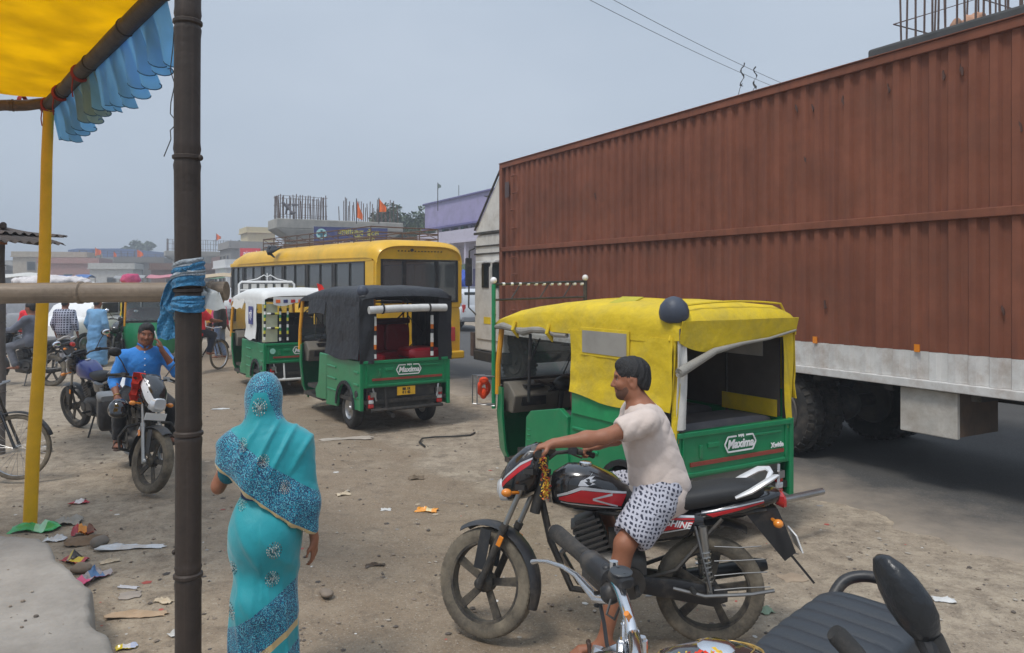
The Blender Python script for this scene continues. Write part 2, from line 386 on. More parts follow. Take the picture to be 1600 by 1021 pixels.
# ------------------------------------------------------------------ ground
UX, UY = -.483, .876                         # the road runs this way
RO = (2.67, 7.45)
def road_y(x, y): return (x-RO[0])*(-UY)+(y-RO[1])*UX   # >0: on the dirt, towards the camera
rng = np.random.RandomState(3)
_wv = [(rng.uniform(-1, 1, 2)*2*pi/l, rng.uniform(0, 6.28), a) for l, a in ((6, .012), (3.2, .01), (2.1, .008), (1.2, .006), (.9, .005), (.5, .004), (.34, .003), (.23, .003))]
def gh(x, y):
    z = 0
    for k, p, a in _wv: z = z+a*np.sin(k[0]*x+k[1]*y+p)
    m = np.clip(road_y(x, y)/.5, 0, 1); return z*m*.9-.012*(1-m)-.008
def dirt_material():
    m = mat('dirt', (.3, .25, .2), .95); t, b = nodes_of(m); Lk = t.links.new
    for n in [n for n in t.nodes if n.type in ('VALTORGB', 'TEX_NOISE', 'TEX_COORD')]: t.nodes.remove(n)
    tcn = _n(t, 'ShaderNodeTexCoord')
    def ns(sc, det=8, ro=.65, dist=0):
        n = _n(t, 'ShaderNodeTexNoise'); n.inputs['Scale'].default_value = sc; n.inputs['Detail'].default_value = det; n.inputs['Roughness'].default_value = ro; n.inputs['Distortion'].default_value = dist
        Lk(tcn.outputs['Object'], n.inputs['Vector']); return n.outputs['Fac']
    def rg(f, a, b_, lo=0, hi=1):
        n = _n(t, 'ShaderNodeMapRange'); n.inputs['From Min'].default_value = a; n.inputs['From Max'].default_value = b_; n.inputs['To Min'].default_value = lo; n.inputs['To Max'].default_value = hi
        Lk(f, n.inputs['Value']); return n.outputs['Result']
    def mxc(f, A, B):
        n = _n(t, 'ShaderNodeMix', data_type='RGBA')
        if isinstance(f, float): n.inputs['Factor'].default_value = f
        else: Lk(f, n.inputs['Factor'])
        for s_, q in (('A', A), ('B', B)):
            if isinstance(q, tuple): n.inputs[s_].default_value = q+(1,)
            else: Lk(q, n.inputs[s_])
        return n.outputs['Result']
    def mth(op, a, b_):
        n = _n(t, 'ShaderNodeMath', operation=op)
        for i, q in enumerate((a, b_)):
            if isinstance(q, (int, float)): n.inputs[i].default_value = q
            else: Lk(q, n.inputs[i])
        return n.outputs[0]
    c = mxc(rg(ns(.45), .35, .65), (.335, .27, .2), (.43, .36, .272))
    c = mxc(rg(ns(5, 10, .75), .42, .62), c, mxc(.6, c, (.14, .108, .08)))
    # trodden damp earth: a patch with an uneven border between the platform and the road
    sp = _n(t, 'ShaderNodeSeparateXYZ'); Lk(tcn.outputs['Object'], sp.inputs[0])
    d = mth('ADD', mth('MULTIPLY', sp.outputs[0], UY), mth('MULTIPLY', sp.outputs[1], -UX))   # across the road direction
    d = mth('ADD', d, mth('MULTIPLY', mth('SUBTRACT', ns(.8, 6, .6), .5), 1.9))
    wet = mth('MULTIPLY', rg(d, 3.55, 3.25), rg(d, .3, 1.3))
    wet = mth('MULTIPLY', wet, rg(ns(1.7, 7, .7), .34, .56, .5, 1))
    c = mxc(mth('MULTIPLY', wet, .9), c, (.24, .18, .122))
    grit = rg(ns(60, 4, .85), .56, .64); c = mxc(mth('MULTIPLY', grit, .75), c, (.47, .42, .35))
    grit2 = rg(ns(41, 4, .85), .57, .66); c = mxc(mth('MULTIPLY', grit2, .75), c, (.085, .066, .05)); blot = rg(ns(2.6, 9, .8, 1.2), .53, .62); c = mxc(mth('MULTIPLY', blot, .45), c, (.12, .095, .072))
    Lk(c, b.inputs['Base Color']); b.inputs['Specular IOR Level'].default_value = .25
    Lk(rg(wet, 0, 1, .95, .68), b.inputs['Roughness'])
    bp = _n(t, 'ShaderNodeBump'); bp.inputs['Strength'].default_value = .75; bp.inputs['Distance'].default_value = .02
    Lk(mth('ADD', mth('MULTIPLY', ns(22, 8, .75), .6), ns(5.5, 6, .6)), bp.inputs['Height']); Lk(bp.outputs['Normal'], b.inputs['Normal'])
    return m
K_dirt = dirt_material()
def axis(n, near, far, c0):
    u = np.linspace(-1, 1, n); k = math.asinh(far/near*4.2); return c0+far*np.sinh(u*k)/math.sinh(k)
gx = axis(330, 6, 400, -.5); gy = np.concatenate([np.linspace(-40, 2, 30), 2+(np.linspace(0, 1, 300)**2.6)*470+np.linspace(0, 1, 300)*16]); gy = np.unique(gy)
XX, YY = np.meshgrid(gx, gy, indexing='ij'); ZZ = gh(XX, YY)*np.clip(1.5-np.hypot(XX, YY-6)/30, 0, 1)-.03*(np.hypot(XX, YY) > 60)
ni, nj = XX.shape; ii = np.arange(ni*nj).reshape(ni, nj)
np_obj('ground', np.stack([XX.ravel(), YY.ravel(), ZZ.ravel()], 1), np.stack([ii[:-1, :-1].ravel(), ii[1:, :-1].ravel(), ii[1:, 1:].ravel(), ii[:-1, 1:].ravel()], 1), K_dirt)['kind'] = 'structure'
# ------------------------------------------------------------------ road
def asphalt():
    m = mat('asphalt', (.052, .052, .052), .85, var=.2, scale=1.2, bump=.5, bscale=130); t, b = nodes_of(m); Lk = t.links.new
    base = b.inputs['Base Color'].links[0].from_socket; tcn = [n for n in t.nodes if n.type == 'TEX_COORD'][0]
    sp = _n(t, 'ShaderNodeSeparateXYZ'); Lk(tcn.outputs['Object'], sp.inputs[0])
    n = _n(t, 'ShaderNodeTexNoise'); n.inputs['Scale'].default_value = 1.1; n.inputs['Detail'].default_value = 9; n.inputs['Roughness'].default_value = .7; Lk(tcn.outputs['Object'], n.inputs['Vector'])
    a = _n(t, 'ShaderNodeMath', operation='MULTIPLY_ADD'); Lk(n.outputs['Fac'], a.inputs[0]); a.inputs[1].default_value = 2.6; Lk(sp.outputs[1], a.inputs[2])
    r = _n(t, 'ShaderNodeMapRange'); r.inputs['From Min'].default_value = .0; r.inputs['From Max'].default_value = 1.75; r.inputs['To Min'].default_value = .05; Lk(a.outputs[0], r.inputs['Value'])
    k = _n(t, 'ShaderNodeMix', data_type='RGBA'); k.inputs['B'].default_value = (.37, .305, .235, 1); Lk(r.outputs['Result'], k.inputs['Factor']); Lk(base, k.inputs['A'])
    g = _n(t, 'ShaderNodeTexNoise'); g.inputs['Scale'].default_value = 70; g.inputs['Detail'].default_value = 4; Lk(tcn.outputs['Object'], g.inputs['Vector'])
    gr = _n(t, 'ShaderNodeMapRange'); gr.inputs['From Min'].default_value = .55; gr.inputs['From Max'].default_value = .72; gr.inputs['To Max'].default_value = .5; Lk(g.outputs['Fac'], gr.inputs['Value'])
    k2 = _n(t, 'ShaderNodeMix', data_type='RGBA'); k2.inputs['B'].default_value = (.2, .195, .185, 1); Lk(gr.outputs['Result'], k2.inputs['Factor']); Lk(k.outputs['Result'], k2.inputs['A'])
    Lk(k2.outputs['Result'], b.inputs['Base Color']); return m
K_asph = asphalt()
def road():
    mb = MB(); ts = list(np.arange(-14, 30, .07))+list(np.arange(30, 380, 6.0)); P = []
    for t in ts:
        e = .16*sin(t*1.7)+.12*sin(t*4.1+1)+.07*sin(t*11+2)+.05*random.uniform(-1, 1)
        P.append([(t, e+.1, -.09), (t, e, -.004), (t, e-.35, .006), (t, -2.5, .016), (t, -4.8, .02), (t, -9.6+e, .006), (t, -9.75+e, -.01)])
    mb.grid(P); o = mb.build('road', K_asph, sm=60); o['kind'] = 'structure'
    o.location = (RO[0], RO[1], 0); o.rotation_euler.z = atan2(UY, UX)
road()
# ------------------------------------------------------------------ concrete platform (the photographer stands on it)
def platform():
    m = mat('platform_concrete', (.33, .305, .275), .92, var=.18, scale=2, dirt=.6, dcol=(.2, .18, .155), dscale=2.2, bump=.5, bscale=26)
    e = [(-7.5, 5.75), (-5, 5.5), (-3.57, 5.36), (-3.25, 5.28), (-2.85, 4.88), (-2.43, 4.42), (-2.19, 4.04), (-1.84, 3.61), (-1.44, 3.05), (-1.02, 2.62), (-.4, 2.5), (1.2, 2.62), (3.2, 2.4), (7, 2.2)]
    pts = []
    for i in range(len(e)-1):
        a, b = Vector(e[i]), Vector(e[i+1]); n = max(2, int((b-a).length/.07))
        for k in range(n):
            p = a.lerp(b, k/n); q = .03*mnoise.noise(Vector((p.x*3, p.y*3, 0)))+.016*mnoise.noise(Vector((p.x*11, p.y*11, 3))); pts.append((p.x+q, p.y+q))
    P = []
    for (x, y) in pts:
        d = Vector((x+1.5, y+3)).normalized(); r = []
        j = .012*mnoise.noise(Vector((x*9, y*9, 5)))
        for (k, z) in ((.05, -.06), (.03+j, .1), (.0, .25+j), (-.035+j, .288), (-.1, .3), (-.5, .302), (-1.4, .3), (-2.6, .3)): r.append((x+d.x*k, y+d.y*k, z+.006*mnoise.noise(Vector((x*5+k*3, y*5, z*20)))))
        cx, cy = (x*.9, -4); r.append((cx, min(cy, y-2), .3)); P.append(r)
    mb = MB(); mb.grid(P); mb.f = [f[::-1] for f in mb.f]; mb.build('platform', m, sm=50)['kind'] = 'structure'
platform()
# ------------------------------------------------------------------ loose stones
def scatter(name, n, region, smin, smax, mats, flat, seed, dens=None):
    r = np.random.RandomState(seed); mb = MB(); cnt = 0
    ico = [(0, 0, 1), (.89, 0, .3), (.27, .85, .3), (-.72, .53, .2), (-.72, -.53, .25), (.27, -.85, .3), (0, 0, -.6)]
    fc = [(0, 1, 2), (0, 2, 3), (0, 3, 4), (0, 4, 5), (0, 5, 1), (6, 2, 1), (6, 3, 2), (6, 4, 3), (6, 5, 4), (6, 1, 5)]
    while cnt < n:
        u = r.uniform(); Y = region[2]+(region[3]-region[2])*u**1.6; X = r.uniform(region[0], region[1])*(Y/9+.25)
        if road_y(X, Y) < -.4 and r.uniform() > .15: continue
        if dens and r.uniform() > dens(X, Y): continue
        s_ = smin*(smax/smin)**(r.uniform()**2.4); a = r.uniform(0, 6.28); z = float(gh(np.float64(X), np.float64(Y)))
        mb.cur = r.randint(len(mats)); e = r.uniform(.6, 1.4, 3)
        mb.add([(X+s_*(p[0]*cos(a)*e[0]-p[1]*sin(a)*e[1]), Y+s_*(p[0]*sin(a)*e[0]+p[1]*cos(a)*e[1]), z+s_*flat*(p[2]*e[2]+.25)) for p in ico], fc); cnt += 1
    return mb.build(name, mats, sm=0, kind='stuff')
K_st = [mat('stone_pale', (.36, .32, .27), .9), mat('stone_brown', (.23, .185, .145), .95), mat('stone_dark', (.12, .1, .085), .95)]
scatter('gravel', 7000, (-7, 5.5, 3.3, 16), .004, .022, K_st, .6, 5)
K_sc = [mat('scrap_white', (.6, .58, .55), .8), mat('scrap_tan', (.42, .34, .25), .9), mat('scrap_grey', (.3, .29, .28), .9), mat('scrap_dark', (.07, .06, .055), .9), mat('scrap_red', (.4, .08, .06), .7)]
o = scatter('litter', 620, (-7, 4.5, 3.4, 15), .008, .045, K_sc, .1, 9)
# ------------------------------------------------------------------ bridge piers of the unfinished flyover
def pier(loc, cap_top, along, across, label, nx, ny, rh, cm=None, group='unfinished bridge piers in a row', sec=True, seed=0, rmax=1e9):
    # local x: along the road (away), local y: across the road to the left; origin at near-left top corner's foot
    r = random.Random(seed); h = cap_top; t = thing('bridge_pier', label, 'bridge pier', loc, atan2(UY, UX), group)
    mb = MB(); y0, y1 = 0, -across; c = -across/2; hw = across/2; b = 1.9
    for (za, zb, ya, yb, xa, xb) in ((h-.62, h, hw, hw, 0, 0), (h-.62-b, h-.62, .28*hw, hw, .55, 0)):
        vs = [(xa, c+ya, za), (along-xa, c+ya, za), (along-xa, c-ya, za), (xa, c-ya, za), (xb, c+yb, zb), (along-xb, c+yb, zb), (along-xb, c-yb, zb), (xb, c-yb, zb)]
        mb.add(vs, [(0, 3, 2, 1)[::-1], (4, 5, 6, 7)[::-1], (0, 1, 5, 4)[::-1], (1, 2, 6, 5)[::-1], (2, 3, 7, 6)[::-1], (3, 0, 4, 7)[::-1]])
    mb.f = [f[::-1] for f in mb.f]
    mb.build('cap', cm or K_conc, t, sm=0, bev=.05)
    sh = MB(); sh.box((along/2, c, (h-2.5)/2-.1), (along-1.1, .5*hw, h-2.5+.2)); sh.build('shaft', K_conc, t, sm=0, bev=.06)
    rod = MB(); rod.cyl((0, 0, -.1), (0, 0, 1), .018 if loc[1] < 20 else .032, 5); first = rod.build('rebar', K_rust, t, sm=0)
    rods = []
    for i in range(nx):
        for j in range(ny):
            if 0 < i < nx-1 and 0 < j < ny-1: continue
            rods.append((.35+(along-.7)*i/(nx-1), -.35-(rmax if rmax < across else across)*0-(min(across, rmax)-.7)*j/(ny-1)))
    for q, (x, y) in enumerate(rods):
        o = first if q == 0 else first.copy()
        if q: COL.objects.link(o)
        o.parent = t; o.location = (x+r.uniform(-.04, .04), y+r.uniform(-.04, .04), h); o.scale = (1, 1, rh*r.choice((1, 1, .96, .8, 1.04, .9))); o.rotation_euler = (r.gauss(0, .02), r.gauss(0, .02), 0)
    for z in (.18, .62, .95):
        tb = MB(); yy = -min(across, rmax)+.3; tb.tube([(.3, -.3, h+z*rh), (along-.3, -.3, h+z*rh+.03), (along-.3, yy, h+z*rh), (.3, yy, h+z*rh-.04)], .012, 5, closed=True); tb.build('tie_bar', K_rust, t, sm=0)
    return t
p1 = pier((6.24+.0, 13.5, 0), 6.12, 3.0, 7.5, 'dark concrete pier cap with tall bare rebar rising behind the brown container', 17, 15, 2.1, mat('dark_concrete', (.06, .06, .058), .9, var=.3, scale=2, dirt=.4, dcol=(.03, .03, .03)), seed=1)  # this cap has a darker concrete colour than the other piers
p1.location = (6.24-3.0*UX, 13.5-3.0*UY, 0)
p2 = pier((-14.7, 47.9, 0), 6.0, 2.6, 8.4, 'pale concrete hammerhead pier cap standing directly behind the yellow bus', 7, 16, 1.55, seed=2, rmax=3.6)
p3 = pier((-44.5, 98.7, 0), 6.0, 3.0, 9, 'distant grey pier cap with rebar just left of the dark bamboo post', 7, 14, 1.6, seed=3)
p4 = pier((-78, 150, 0), 6.3, 3.4, 11, 'smallest, farthest pier, below the blue shed and the saffron flags', 5, 8, 1.2, seed=4)
# second rebar clump of the pier behind the bus
mb = MB(); mb.cyl((0, 0, -.1), (0, 0, 1.5), .032, 5); rb0 = mb.build('rebar', K_rust, p2, sm=0); rb0.location = (.4, -4.6, 6)
for q in range(26):
    o = rb0.copy(); COL.objects.link(o); o.parent = p2; o.location = (.35+1.9*(q % 2), -4.5-.16*(q//1)*.95, 6.0); o.scale.z = random.uniform(.75, 1.05); o.rotation_euler = (random.gauss(0, .03), random.gauss(0, .03), 0)
def cloth_knot(name, label, c, s_, m, seed):
    r = random.Random(seed); sd_ = SDF()
    for i in range(5): sd_.cone(Vector(c)+Vector((r.uniform(-1, 1), r.uniform(-.4, .4), r.uniform(-.7, .7)))*s_, Vector(c)+Vector((r.uniform(-1, 1), r.uniform(-.4, .4), r.uniform(-.9, .5)))*s_, s_*.2, s_*.1, s_*.2)
    return tag(np_obj(name, *sd_.mesh(s_*.09), m), label, 'cloth')
cloth_knot('rag', 'faded orange rag caught in the rebar above the container', W(1505, 33, 13.2), .33, mat('rag_orange', (.45, .25, .16), .9), 4)
cloth_knot('rag', 'grey bundle knotted high in the rebar above the bus roof', W(454, 325, 48.2), .5, mat('rag_grey', (.12, .11, .12), .9), 5)
# ------------------------------------------------------------------ buildings
def windows_row(t, pts, m_frame, m_pane, w_, h_, ax):
    pass
def block(name, label, loc, rz, dims, m, cat='building', floors=2, nw=4, wm=None, group=None, parapet=True, door=False):
    t = thing(name, label, cat, loc, rz, group); lx, ly, h = dims
    mb = MB(); mb.box((lx/2, -ly/2, h/2-.2), (lx, ly, h+.4)); mb.build('wall', m, t, sm=0)
    rf = MB(); rf.box((lx/2, -ly/2, h+.06), (lx+.5, ly+.5, .12))
    if parapet:
        for (c, d) in (((lx/2, .1, h+.4), (lx+.3, .15, .7)), ((lx/2, -ly-.1, h+.4), (lx+.3, .15, .7)), ((-.1, -ly/2, h+.4), (.15, ly, .7))): rf.box(c, d)
    rf.build('roof', m, t, sm=0)
    fh = h/floors; wmm = wm or K_glass
    for f in range(floors):
        for i in range(nw):
            x = lx*(i+.5)/nw; z = fh*f+fh*.55
            fr = MB(); fr.box((x, .03, z), (1.1, .1, 1.25)); fo = fr.build('window', mat('window_frame', (.3, .28, .26), .7), t, sm=0)
            pn = MB(); pn.box((x, .09, z), (.95, .04, 1.1)); pn.build('pane', wmm, fo, sm=0)
        for j in range(max(1, nw//2)):
            y = -ly*(j+.5)/max(1, nw//2); z = fh*f+fh*.55
            fr = MB(); fr.box((-.03, y, z), (.1, 1.1, 1.25)); fo = fr.build('window', mat('window_frame', (.3, .28, .26), .7), t, sm=0)
            pn = MB(); pn.box((-.09, y, z), (.04, .95, 1.1)); pn.build('pane', wmm, fo, sm=0)
    return t
RZ = atan2(UY, UX)
def purple_house():
    # local x runs along the road away from the camera; facade faces +y (towards the road)
    m = mat('lilac_plaster', lin(158, 150, 186), .85, var=.12, scale=1.2, dirt=.45, dcol=(.2, .17, .25), dscale=.9); m2 = mat('pale_lilac', lin(196, 190, 205), .85, var=.08, dirt=.35, dcol=(.3, .28, .3), dscale=1.2)
    dk = mat('purple_trim', lin(104, 98, 146), .8); sh = mat('green_shutter', lin(30, 110, 95), .6)
    t = thing('house', 'two storey purple house with green shutters and white porch columns', 'house', (.2, 49.0, 0), RZ)
    LX = 15; mb = MB(); mb.box((LX/2, -4, 7.25), (LX, 8, 1.9)); mb.build('upper_wall', m, t, sm=0)
    mb = MB(); mb.box((LX/2, -4.6, 5.45), (LX, 6.8, 1.7)); mb.box((LX/2, -4.9, 2.2), (LX, 6.2, 4.8)); mb.build('wall', m2, t, sm=0)
    mb = MB(); mb.box((LX/2, -.1, 6.2), (LX+.2, .7, .14)); mb.box((LX/2, -4, 8.25), (LX+.3, 8.3, .1)); mb.build('ledge', dk, t, sm=0)
    mb = MB(); mb.box((LX/2, .6, 5.35), (LX, .12, .8)); mb.box((LX/2, -.3, 4.9), (LX, 2, .16)); mb.build('balcony', m2, t, sm=0)
    for i in range(8):
        x = 1.2+i*1.75; w_ = MB(); w_.box((x, -1.17, 5.7), (1.0, .08, 1.1)); fo = w_.build('window', K_black, t, sm=0)
        s_ = MB()
        s_.box((x+.3, -1.08, 5.7), (.42, .06, 1.05)); s_.build('shutter', sh if i % 2 else dk, fo, sm=0)
    for i in range(8):
        c = MB(); c.box((.3+i*2.05, .35, 2.4), (.28, .28, 4.9)); c.build('column', m2, t, sm=0)
    for i in range(7):
        d = MB(); d.box((1.3+i*2.05, -1.75, 1.7), (1.0, .1, 2.6)); d.build('door', K_black if i % 2 else dk, t, sm=0)
    r = MB(); r.cyl((9.8, -.6, 8.2), (9.8, -.6, 9.3), .025, 6); r.tube([(3, -.1, 7.6), (2.6, .9, 7.7), (2, .9, 7.65)], .03, 6); r.build('bracket', K_iron, t)
purple_house()
cream = mat('cream_plaster', lin(205, 190, 150), .85, var=.1, dirt=.3, dcol=(.28, .25, .2), dscale=.8)
greyw = mat('grey_plaster', lin(150, 146, 142), .9, var=.12, dirt=.4, dscale=.6, dcol=(.17, .16, .15))
brn = mat('brown_wall', lin(128, 100, 92), .9, var=.15, dirt=.3)
h1 = block('house', 'cream house with flat overhanging roof beyond the bus roof', (-33.4, 97, 0), RZ, (5, 3.4, 8.2), cream, 'house', 2, 3)
h2 = block('house', 'unpainted grey house left of the bus under a red sign', (-28.6, 78, 0), RZ, (7, 4.6, 5.4), greyw, 'house', 2, 3)
h3 = block('house', 'low brown house between the far pier and the bus', (-31, 84, 0), RZ, (12, 8, 4.2), brn, 'house', 1, 5)
h4 = block('shop', 'low white shop with awning seen right of the bamboo post', (-24.5, 66, 0), RZ, (7, 6, 3.2), K_white, 'shop', 1, 3)
h5 = block('house', 'pale grey house between the tree and the purple house', (-9.0, 72, 0), RZ, (8, 7, 6.3), mat('pale_plaster', lin(190, 186, 180), .9), 'house', 2, 3)
h6 = block('house', 'grey house at the far left edge beyond the parked cars', (-78, 100, 0), RZ, (16, 10, 3.6), greyw, 'house', 1, 6)
def shed():
    t = thing('shed', 'long blue metal shed far off beyond the concrete wall', 'shed', (-92.5, 160, 0), 0)
    b = mat('blue_sheet', lin(58, 88, 142), .6, var=.08)
    mb = MB(); mb.prism([(0, 0), (13.8, 0), (13.8, 8.6), (11, 8.9), (2, 8.9), (0, 8.6)], 1, 0, 14); mb.build('wall', b, t, sm=0)
    for i in range(23):
        r = MB(); r.box((.3+i*.6, -.05, 7.6), (.14, .08, 1.9)); r.build('rib', b, t, sm=0)
    mb = MB(); mb.box((6.9, -.08, 6.3), (13.8, .1, .7)); mb.build('band', K_white, t, sm=0)
shed()
def far_wall():
    t = thing('retaining_wall', 'long grey concrete flyover wall across the left distance', 'wall', (-84, 118, 0), radians(-6))
    r = random.Random(5)
    for i in range(12):
        mb = MB(); mb.box((i*2.9+1.42, 0, 2.55+r.uniform(-.1, .1)), (2.84, .5, 5.3)); mb.build('panel', K_conc, t, sm=0)
    for i in range(40):
        rb = MB() if i == 0 else None
        if i == 0:
            rb.cyl((0, 0, 5), (0, 0, 6), .03, 4); f0 = rb.build('rebar', K_rust, t, sm=0)
        else:
            f = f0.copy(); COL.objects.link(f); f.parent = t; f.location.x = .4+i*.28 if i < 20 else 18+i*.36; f.location.z = r.uniform(-.35, 0)
far_wall()
for lab, px, Y, dims, m, fl, nw in (('low pink plastered house under the left end of the blue shed', 60, 100, (7, 7, 4.4), mat('pink_plaster', lin(170, 130, 122), .9, dirt=.4), 1, 3), ('two storey pale house left of the yellow pole', 20, 105, (8, 9, 5.4), mat('sand_plaster', lin(176, 165, 146), .9, dirt=.4), 2, 4),
    ('grey unfinished house under the dark far tree', 180, 104, (6, 6, 4.6), mat('cement_wall', lin(128, 124, 120), .95, dirt=.5), 2, 3), ('small white house between the far wall and the tree', 140, 96, (5, 5, 3.6), mat('chalk_wall', lin(190, 188, 182), .9, dirt=.4), 1, 2), ('rusty brown shop row below the far pier', 236, 84, (8, 8, 3.3), mat('rust_wall', lin(124, 96, 84), .9, dirt=.5), 1, 5)):
    block('house', lab, ((px-800)/1200*Y, Y, 0), RZ-.25, dims, m, 'house', fl, nw)
pier((-63.5, 112, 0), 5.6, 2.8, 8, 'pier cap in front of the long grey wall below the shed', 5, 9, 1.1, seed=6)
pier((-49.0, 132, 0), 6.1, 2.8, 9, 'pale distant pier cap just left of the post, behind the nearer one', 5, 9, 1.5, seed=7)
def sign(name, label, c, rz, w_, h_, mb_col, lines, cat='sign', post=False, extra=None):
    t = thing(name, label, cat, c, rz); mb = MB(); mb.box((0, 0, 0), (w_, .05, h_)); mb.build('board', mb_col, t, sm=0)
    fr = MB(); fr.box((0, .01, h_/2), (w_+.06, .07, .05)); fr.box((0, .01, -h_/2), (w_+.06, .07, .05)); fr.box((-w_/2, .01, 0), (.05, .07, h_-.05)); fr.box((w_/2, .01, 0), (.05, .07, h_-.05)); fr.build('frame', K_steel, t, sm=0)
    for (tx, s_, x, z, m) in lines:
        text_mesh('lettering', tx, s_, m, t, Matrix.Translation((x, -.03, z)) @ rotm('X', pi/2), .003, bold=.004)
    if extra: extra(t)
    return t
navy = mat('navy_print', lin(52, 58, 112), .6, dirt=.3); yprint = mat('yellow_print', lin(205, 196, 60), .6); wprint = mat('white_print', (.8, .8, .8), .5)
def cross(t):
    mb = MB(); mb.lathe([(0, .001), (0, .3), (.012, .3), (.012, .001)], (-1.72, -.03, .16), (0, -1, 0), 24); mb.build('emblem', mat('emblem_pale', lin(170, 215, 215), .5), t, sm=0)
    mb = MB(); mb.box((-1.72, -.05, .16), (.42, .02, .12)); mb.box((-1.72, -.052, .16), (.12, .02, .42)); mb.build('cross', mat('emblem_teal', lin(20, 95, 110), .5), t, sm=0)
AZ = atan2(.483, .876)
sg = sign('shop_sign', 'blue clinic banner with a cross and yellow Hindi lettering behind the bus roof', W(549, 371, 45), AZ-.12, 4.3, 1.15, navy,
     [('आशीर्वाद  डेंटल', .4, .42, .26, yprint), ('हॉस्पिटल', .34, .8, -.06, yprint), ('हृदय रोग विशेषज्ञ', .24, -.2, -.4, wprint)], extra=cross)
po = MB(); po.cyl((-1.9, .1, -.5), (-1.9, .1, -5), .06, 8); po.build('post', K_iron, sg); po = MB(); po.cyl((1.9, .1, -.5), (1.9, .1, -5), .06, 8); po.build('post', K_iron, sg)
s2 = sign('shop_sign', 'small red sign with white lettering on the grey house', W(391, 396, 74), .3, 1.9, 1.0, mat('red_sign', lin(196, 40, 52), .5), [('airtel', .62, 0, 0, wprint)])
s3 = sign('shop_sign', 'rows of small shop boards under the purple balcony', W(712, 428, 44), AZ-.8, 2.0, 1.1, mat('mixed_board', lin(90, 110, 90), .6), [])
# ------------------------------------------------------------------ trees
def leaf_mats(): return [mat('leaf_dark', (.035, .06, .03), .7, var=.2), mat('leaf_mid', (.06, .095, .04), .7, var=.2), mat('leaf_pale', (.1, .13, .06), .7, var=.2)]
def tree(label, base, h, clumps, spread, n, seed, leaf=.22):
    r = np.random.RandomState(seed); t = thing('tree', label, 'tree', base)
    mb = MB(); mb.tube([(0, 0, -.2), (.1, 0, h*.25), (-.05, .1, h*.5), (0, 0, h*.62)], [h*.035, h*.028, h*.022, h*.012], 8)
    cs = []
    for i in range(clumps):
        a = r.uniform(0, 6.28); d = spread*sqrt(r.uniform(0, 1)); z = h*(.55+.45*r.uniform()*(1-.4*d/spread)); c = Vector((d*cos(a), d*sin(a), z)); cs.append((c, r.uniform(.55, 1.0)*spread*.42))
        mb.tube([(0, 0, h*(.3+.25*r.uniform())), (c.x*.5, c.y*.5, z*.75), tuple(c)], [h*.014, h*.009, h*.003], 5)
    mb.build('trunk', mat('bark', (.12, .095, .075), .9), t)
    lf = MB(); k = 0
    for c, R in cs:
        for j in range(n//clumps):
            p = r.normal(size=3); p = p/np.linalg.norm(p)*R*(r.uniform()**.45); p[2] *= .7; q = c+Vector(p); s_ = leaf*r.uniform(.6, 1.4)
            u = Vector(r.normal(size=3)).normalized(); v = u.cross(Vector(r.normal(size=3))).normalized(); lf.cur = r.choice(3, p=[.35, .45, .2])
            lf.add([q-u*s_, q+v*s_*.5, q+u*s_, q-v*s_*.5], [(0, 1, 2, 3)])
    lf.build('crown', leaf_mats(), t, sm=0, kind='stuff')
tree('broad green tree behind the pier rebar beside the purple house', W(622, 440, 68)-V(0, 0, 2.05), 9.6, 26, 3.4, 6500, 3, .2)
tree('round dark tree beside the blue shed in the far distance', W(216, 440, 170)-V(0, 0, 2.05), 11.5, 14, 3.6, 2200, 4, .45)
tree('low pale tree peeping over the far houses left of the bus', W(362, 440, 110)-V(0, 0, 2.05), 7.6, 10, 3.2, 1500, 5, .4)
tree('thin tree tops between the rebar clumps over the bus', W(470, 440, 120)-V(0, 0, 2.05), 8.5, 10, 4, 1500, 6, .4)
# ------------------------------------------------------------------ flags, wires, poles
def flag(label, base, h, w_, fh, m, seed, lean=0.1, name='flag', mp_=None):
    r = random.Random(seed); t = thing(name, label, 'flag', base); p = MB(); p.cyl((0, 0, 0), (0, 0, h), .03, 6); p.build('pole', mp_ or K_iron, t)
    P = []
    for i in range(9):
        u = i/8; P.append([(w_*u, .18*w_*sin(u*7+seed), h-fh*.05-lean*u*fh-u*fh*.3), (w_*u, .18*w_*sin(u*7+seed+.5), h-fh-lean*u*fh+u*fh*.35)])
    f = MB(); f.sheet(P, .008); f.build('cloth', m, t)
flag('tall narrow saffron flag left of the two on the pier behind the bus', W(557, 350, 47), 1.55, .36, 1.15, K_saff, 1, .5)
flag('wider saffron flag right of the two on the pier behind the bus', W(592, 350, 47), 1.6, .45, .9, K_saff, 2, .3)
flag('saffron flag above the middle of the blue shed', W(149, 405, 110), 1.7, .9, 1.3, K_saff, 3)
flag('thin saffron flag right of the shed middle', W(178, 407, 110), 1.3, .4, 1.1, K_saff, 4)
flag('saffron flag by the dark tree near the bamboo post', W(215, 408, 105), 1.6, .8, 1.2, K_saff, 5)
flag('saffron flag on the far pier right of the bamboo post', W(338, 385, 95), 1.6, .55, .9, K_saff, 6)
flag('saffron flag low on the wall by the yellow pole', W(138, 412, 108), .9, .7, .8, K_saff, 7)
flag('small national flag on a tall thin pole above the purple house', W(684, 330, 57), 2.1, .25, .45, mat('flag_grey', (.2, .25, .22), .8), 8)
def wire(label, a, b, sag, r=.006, n=24):
    a, b = Vector(a), Vector(b); mb = MB(); mb.tube([a.lerp(b, i/n)-V(0, 0, sag*4*(i/n)*(1-i/n)) for i in range(n+1)], r, 5)
    tag(mb.build('power_line', K_iron), label, 'wire', 'wires over the road')
wire('lower power line sloping from the sky down behind the container', W(860, -32, 13.6), W(1250, 152, 22), .1, .0055)
wire('upper power line sloping from the sky down behind the container', W(900, -32, 13.6), W(1290, 158, 22), .12, .0055)
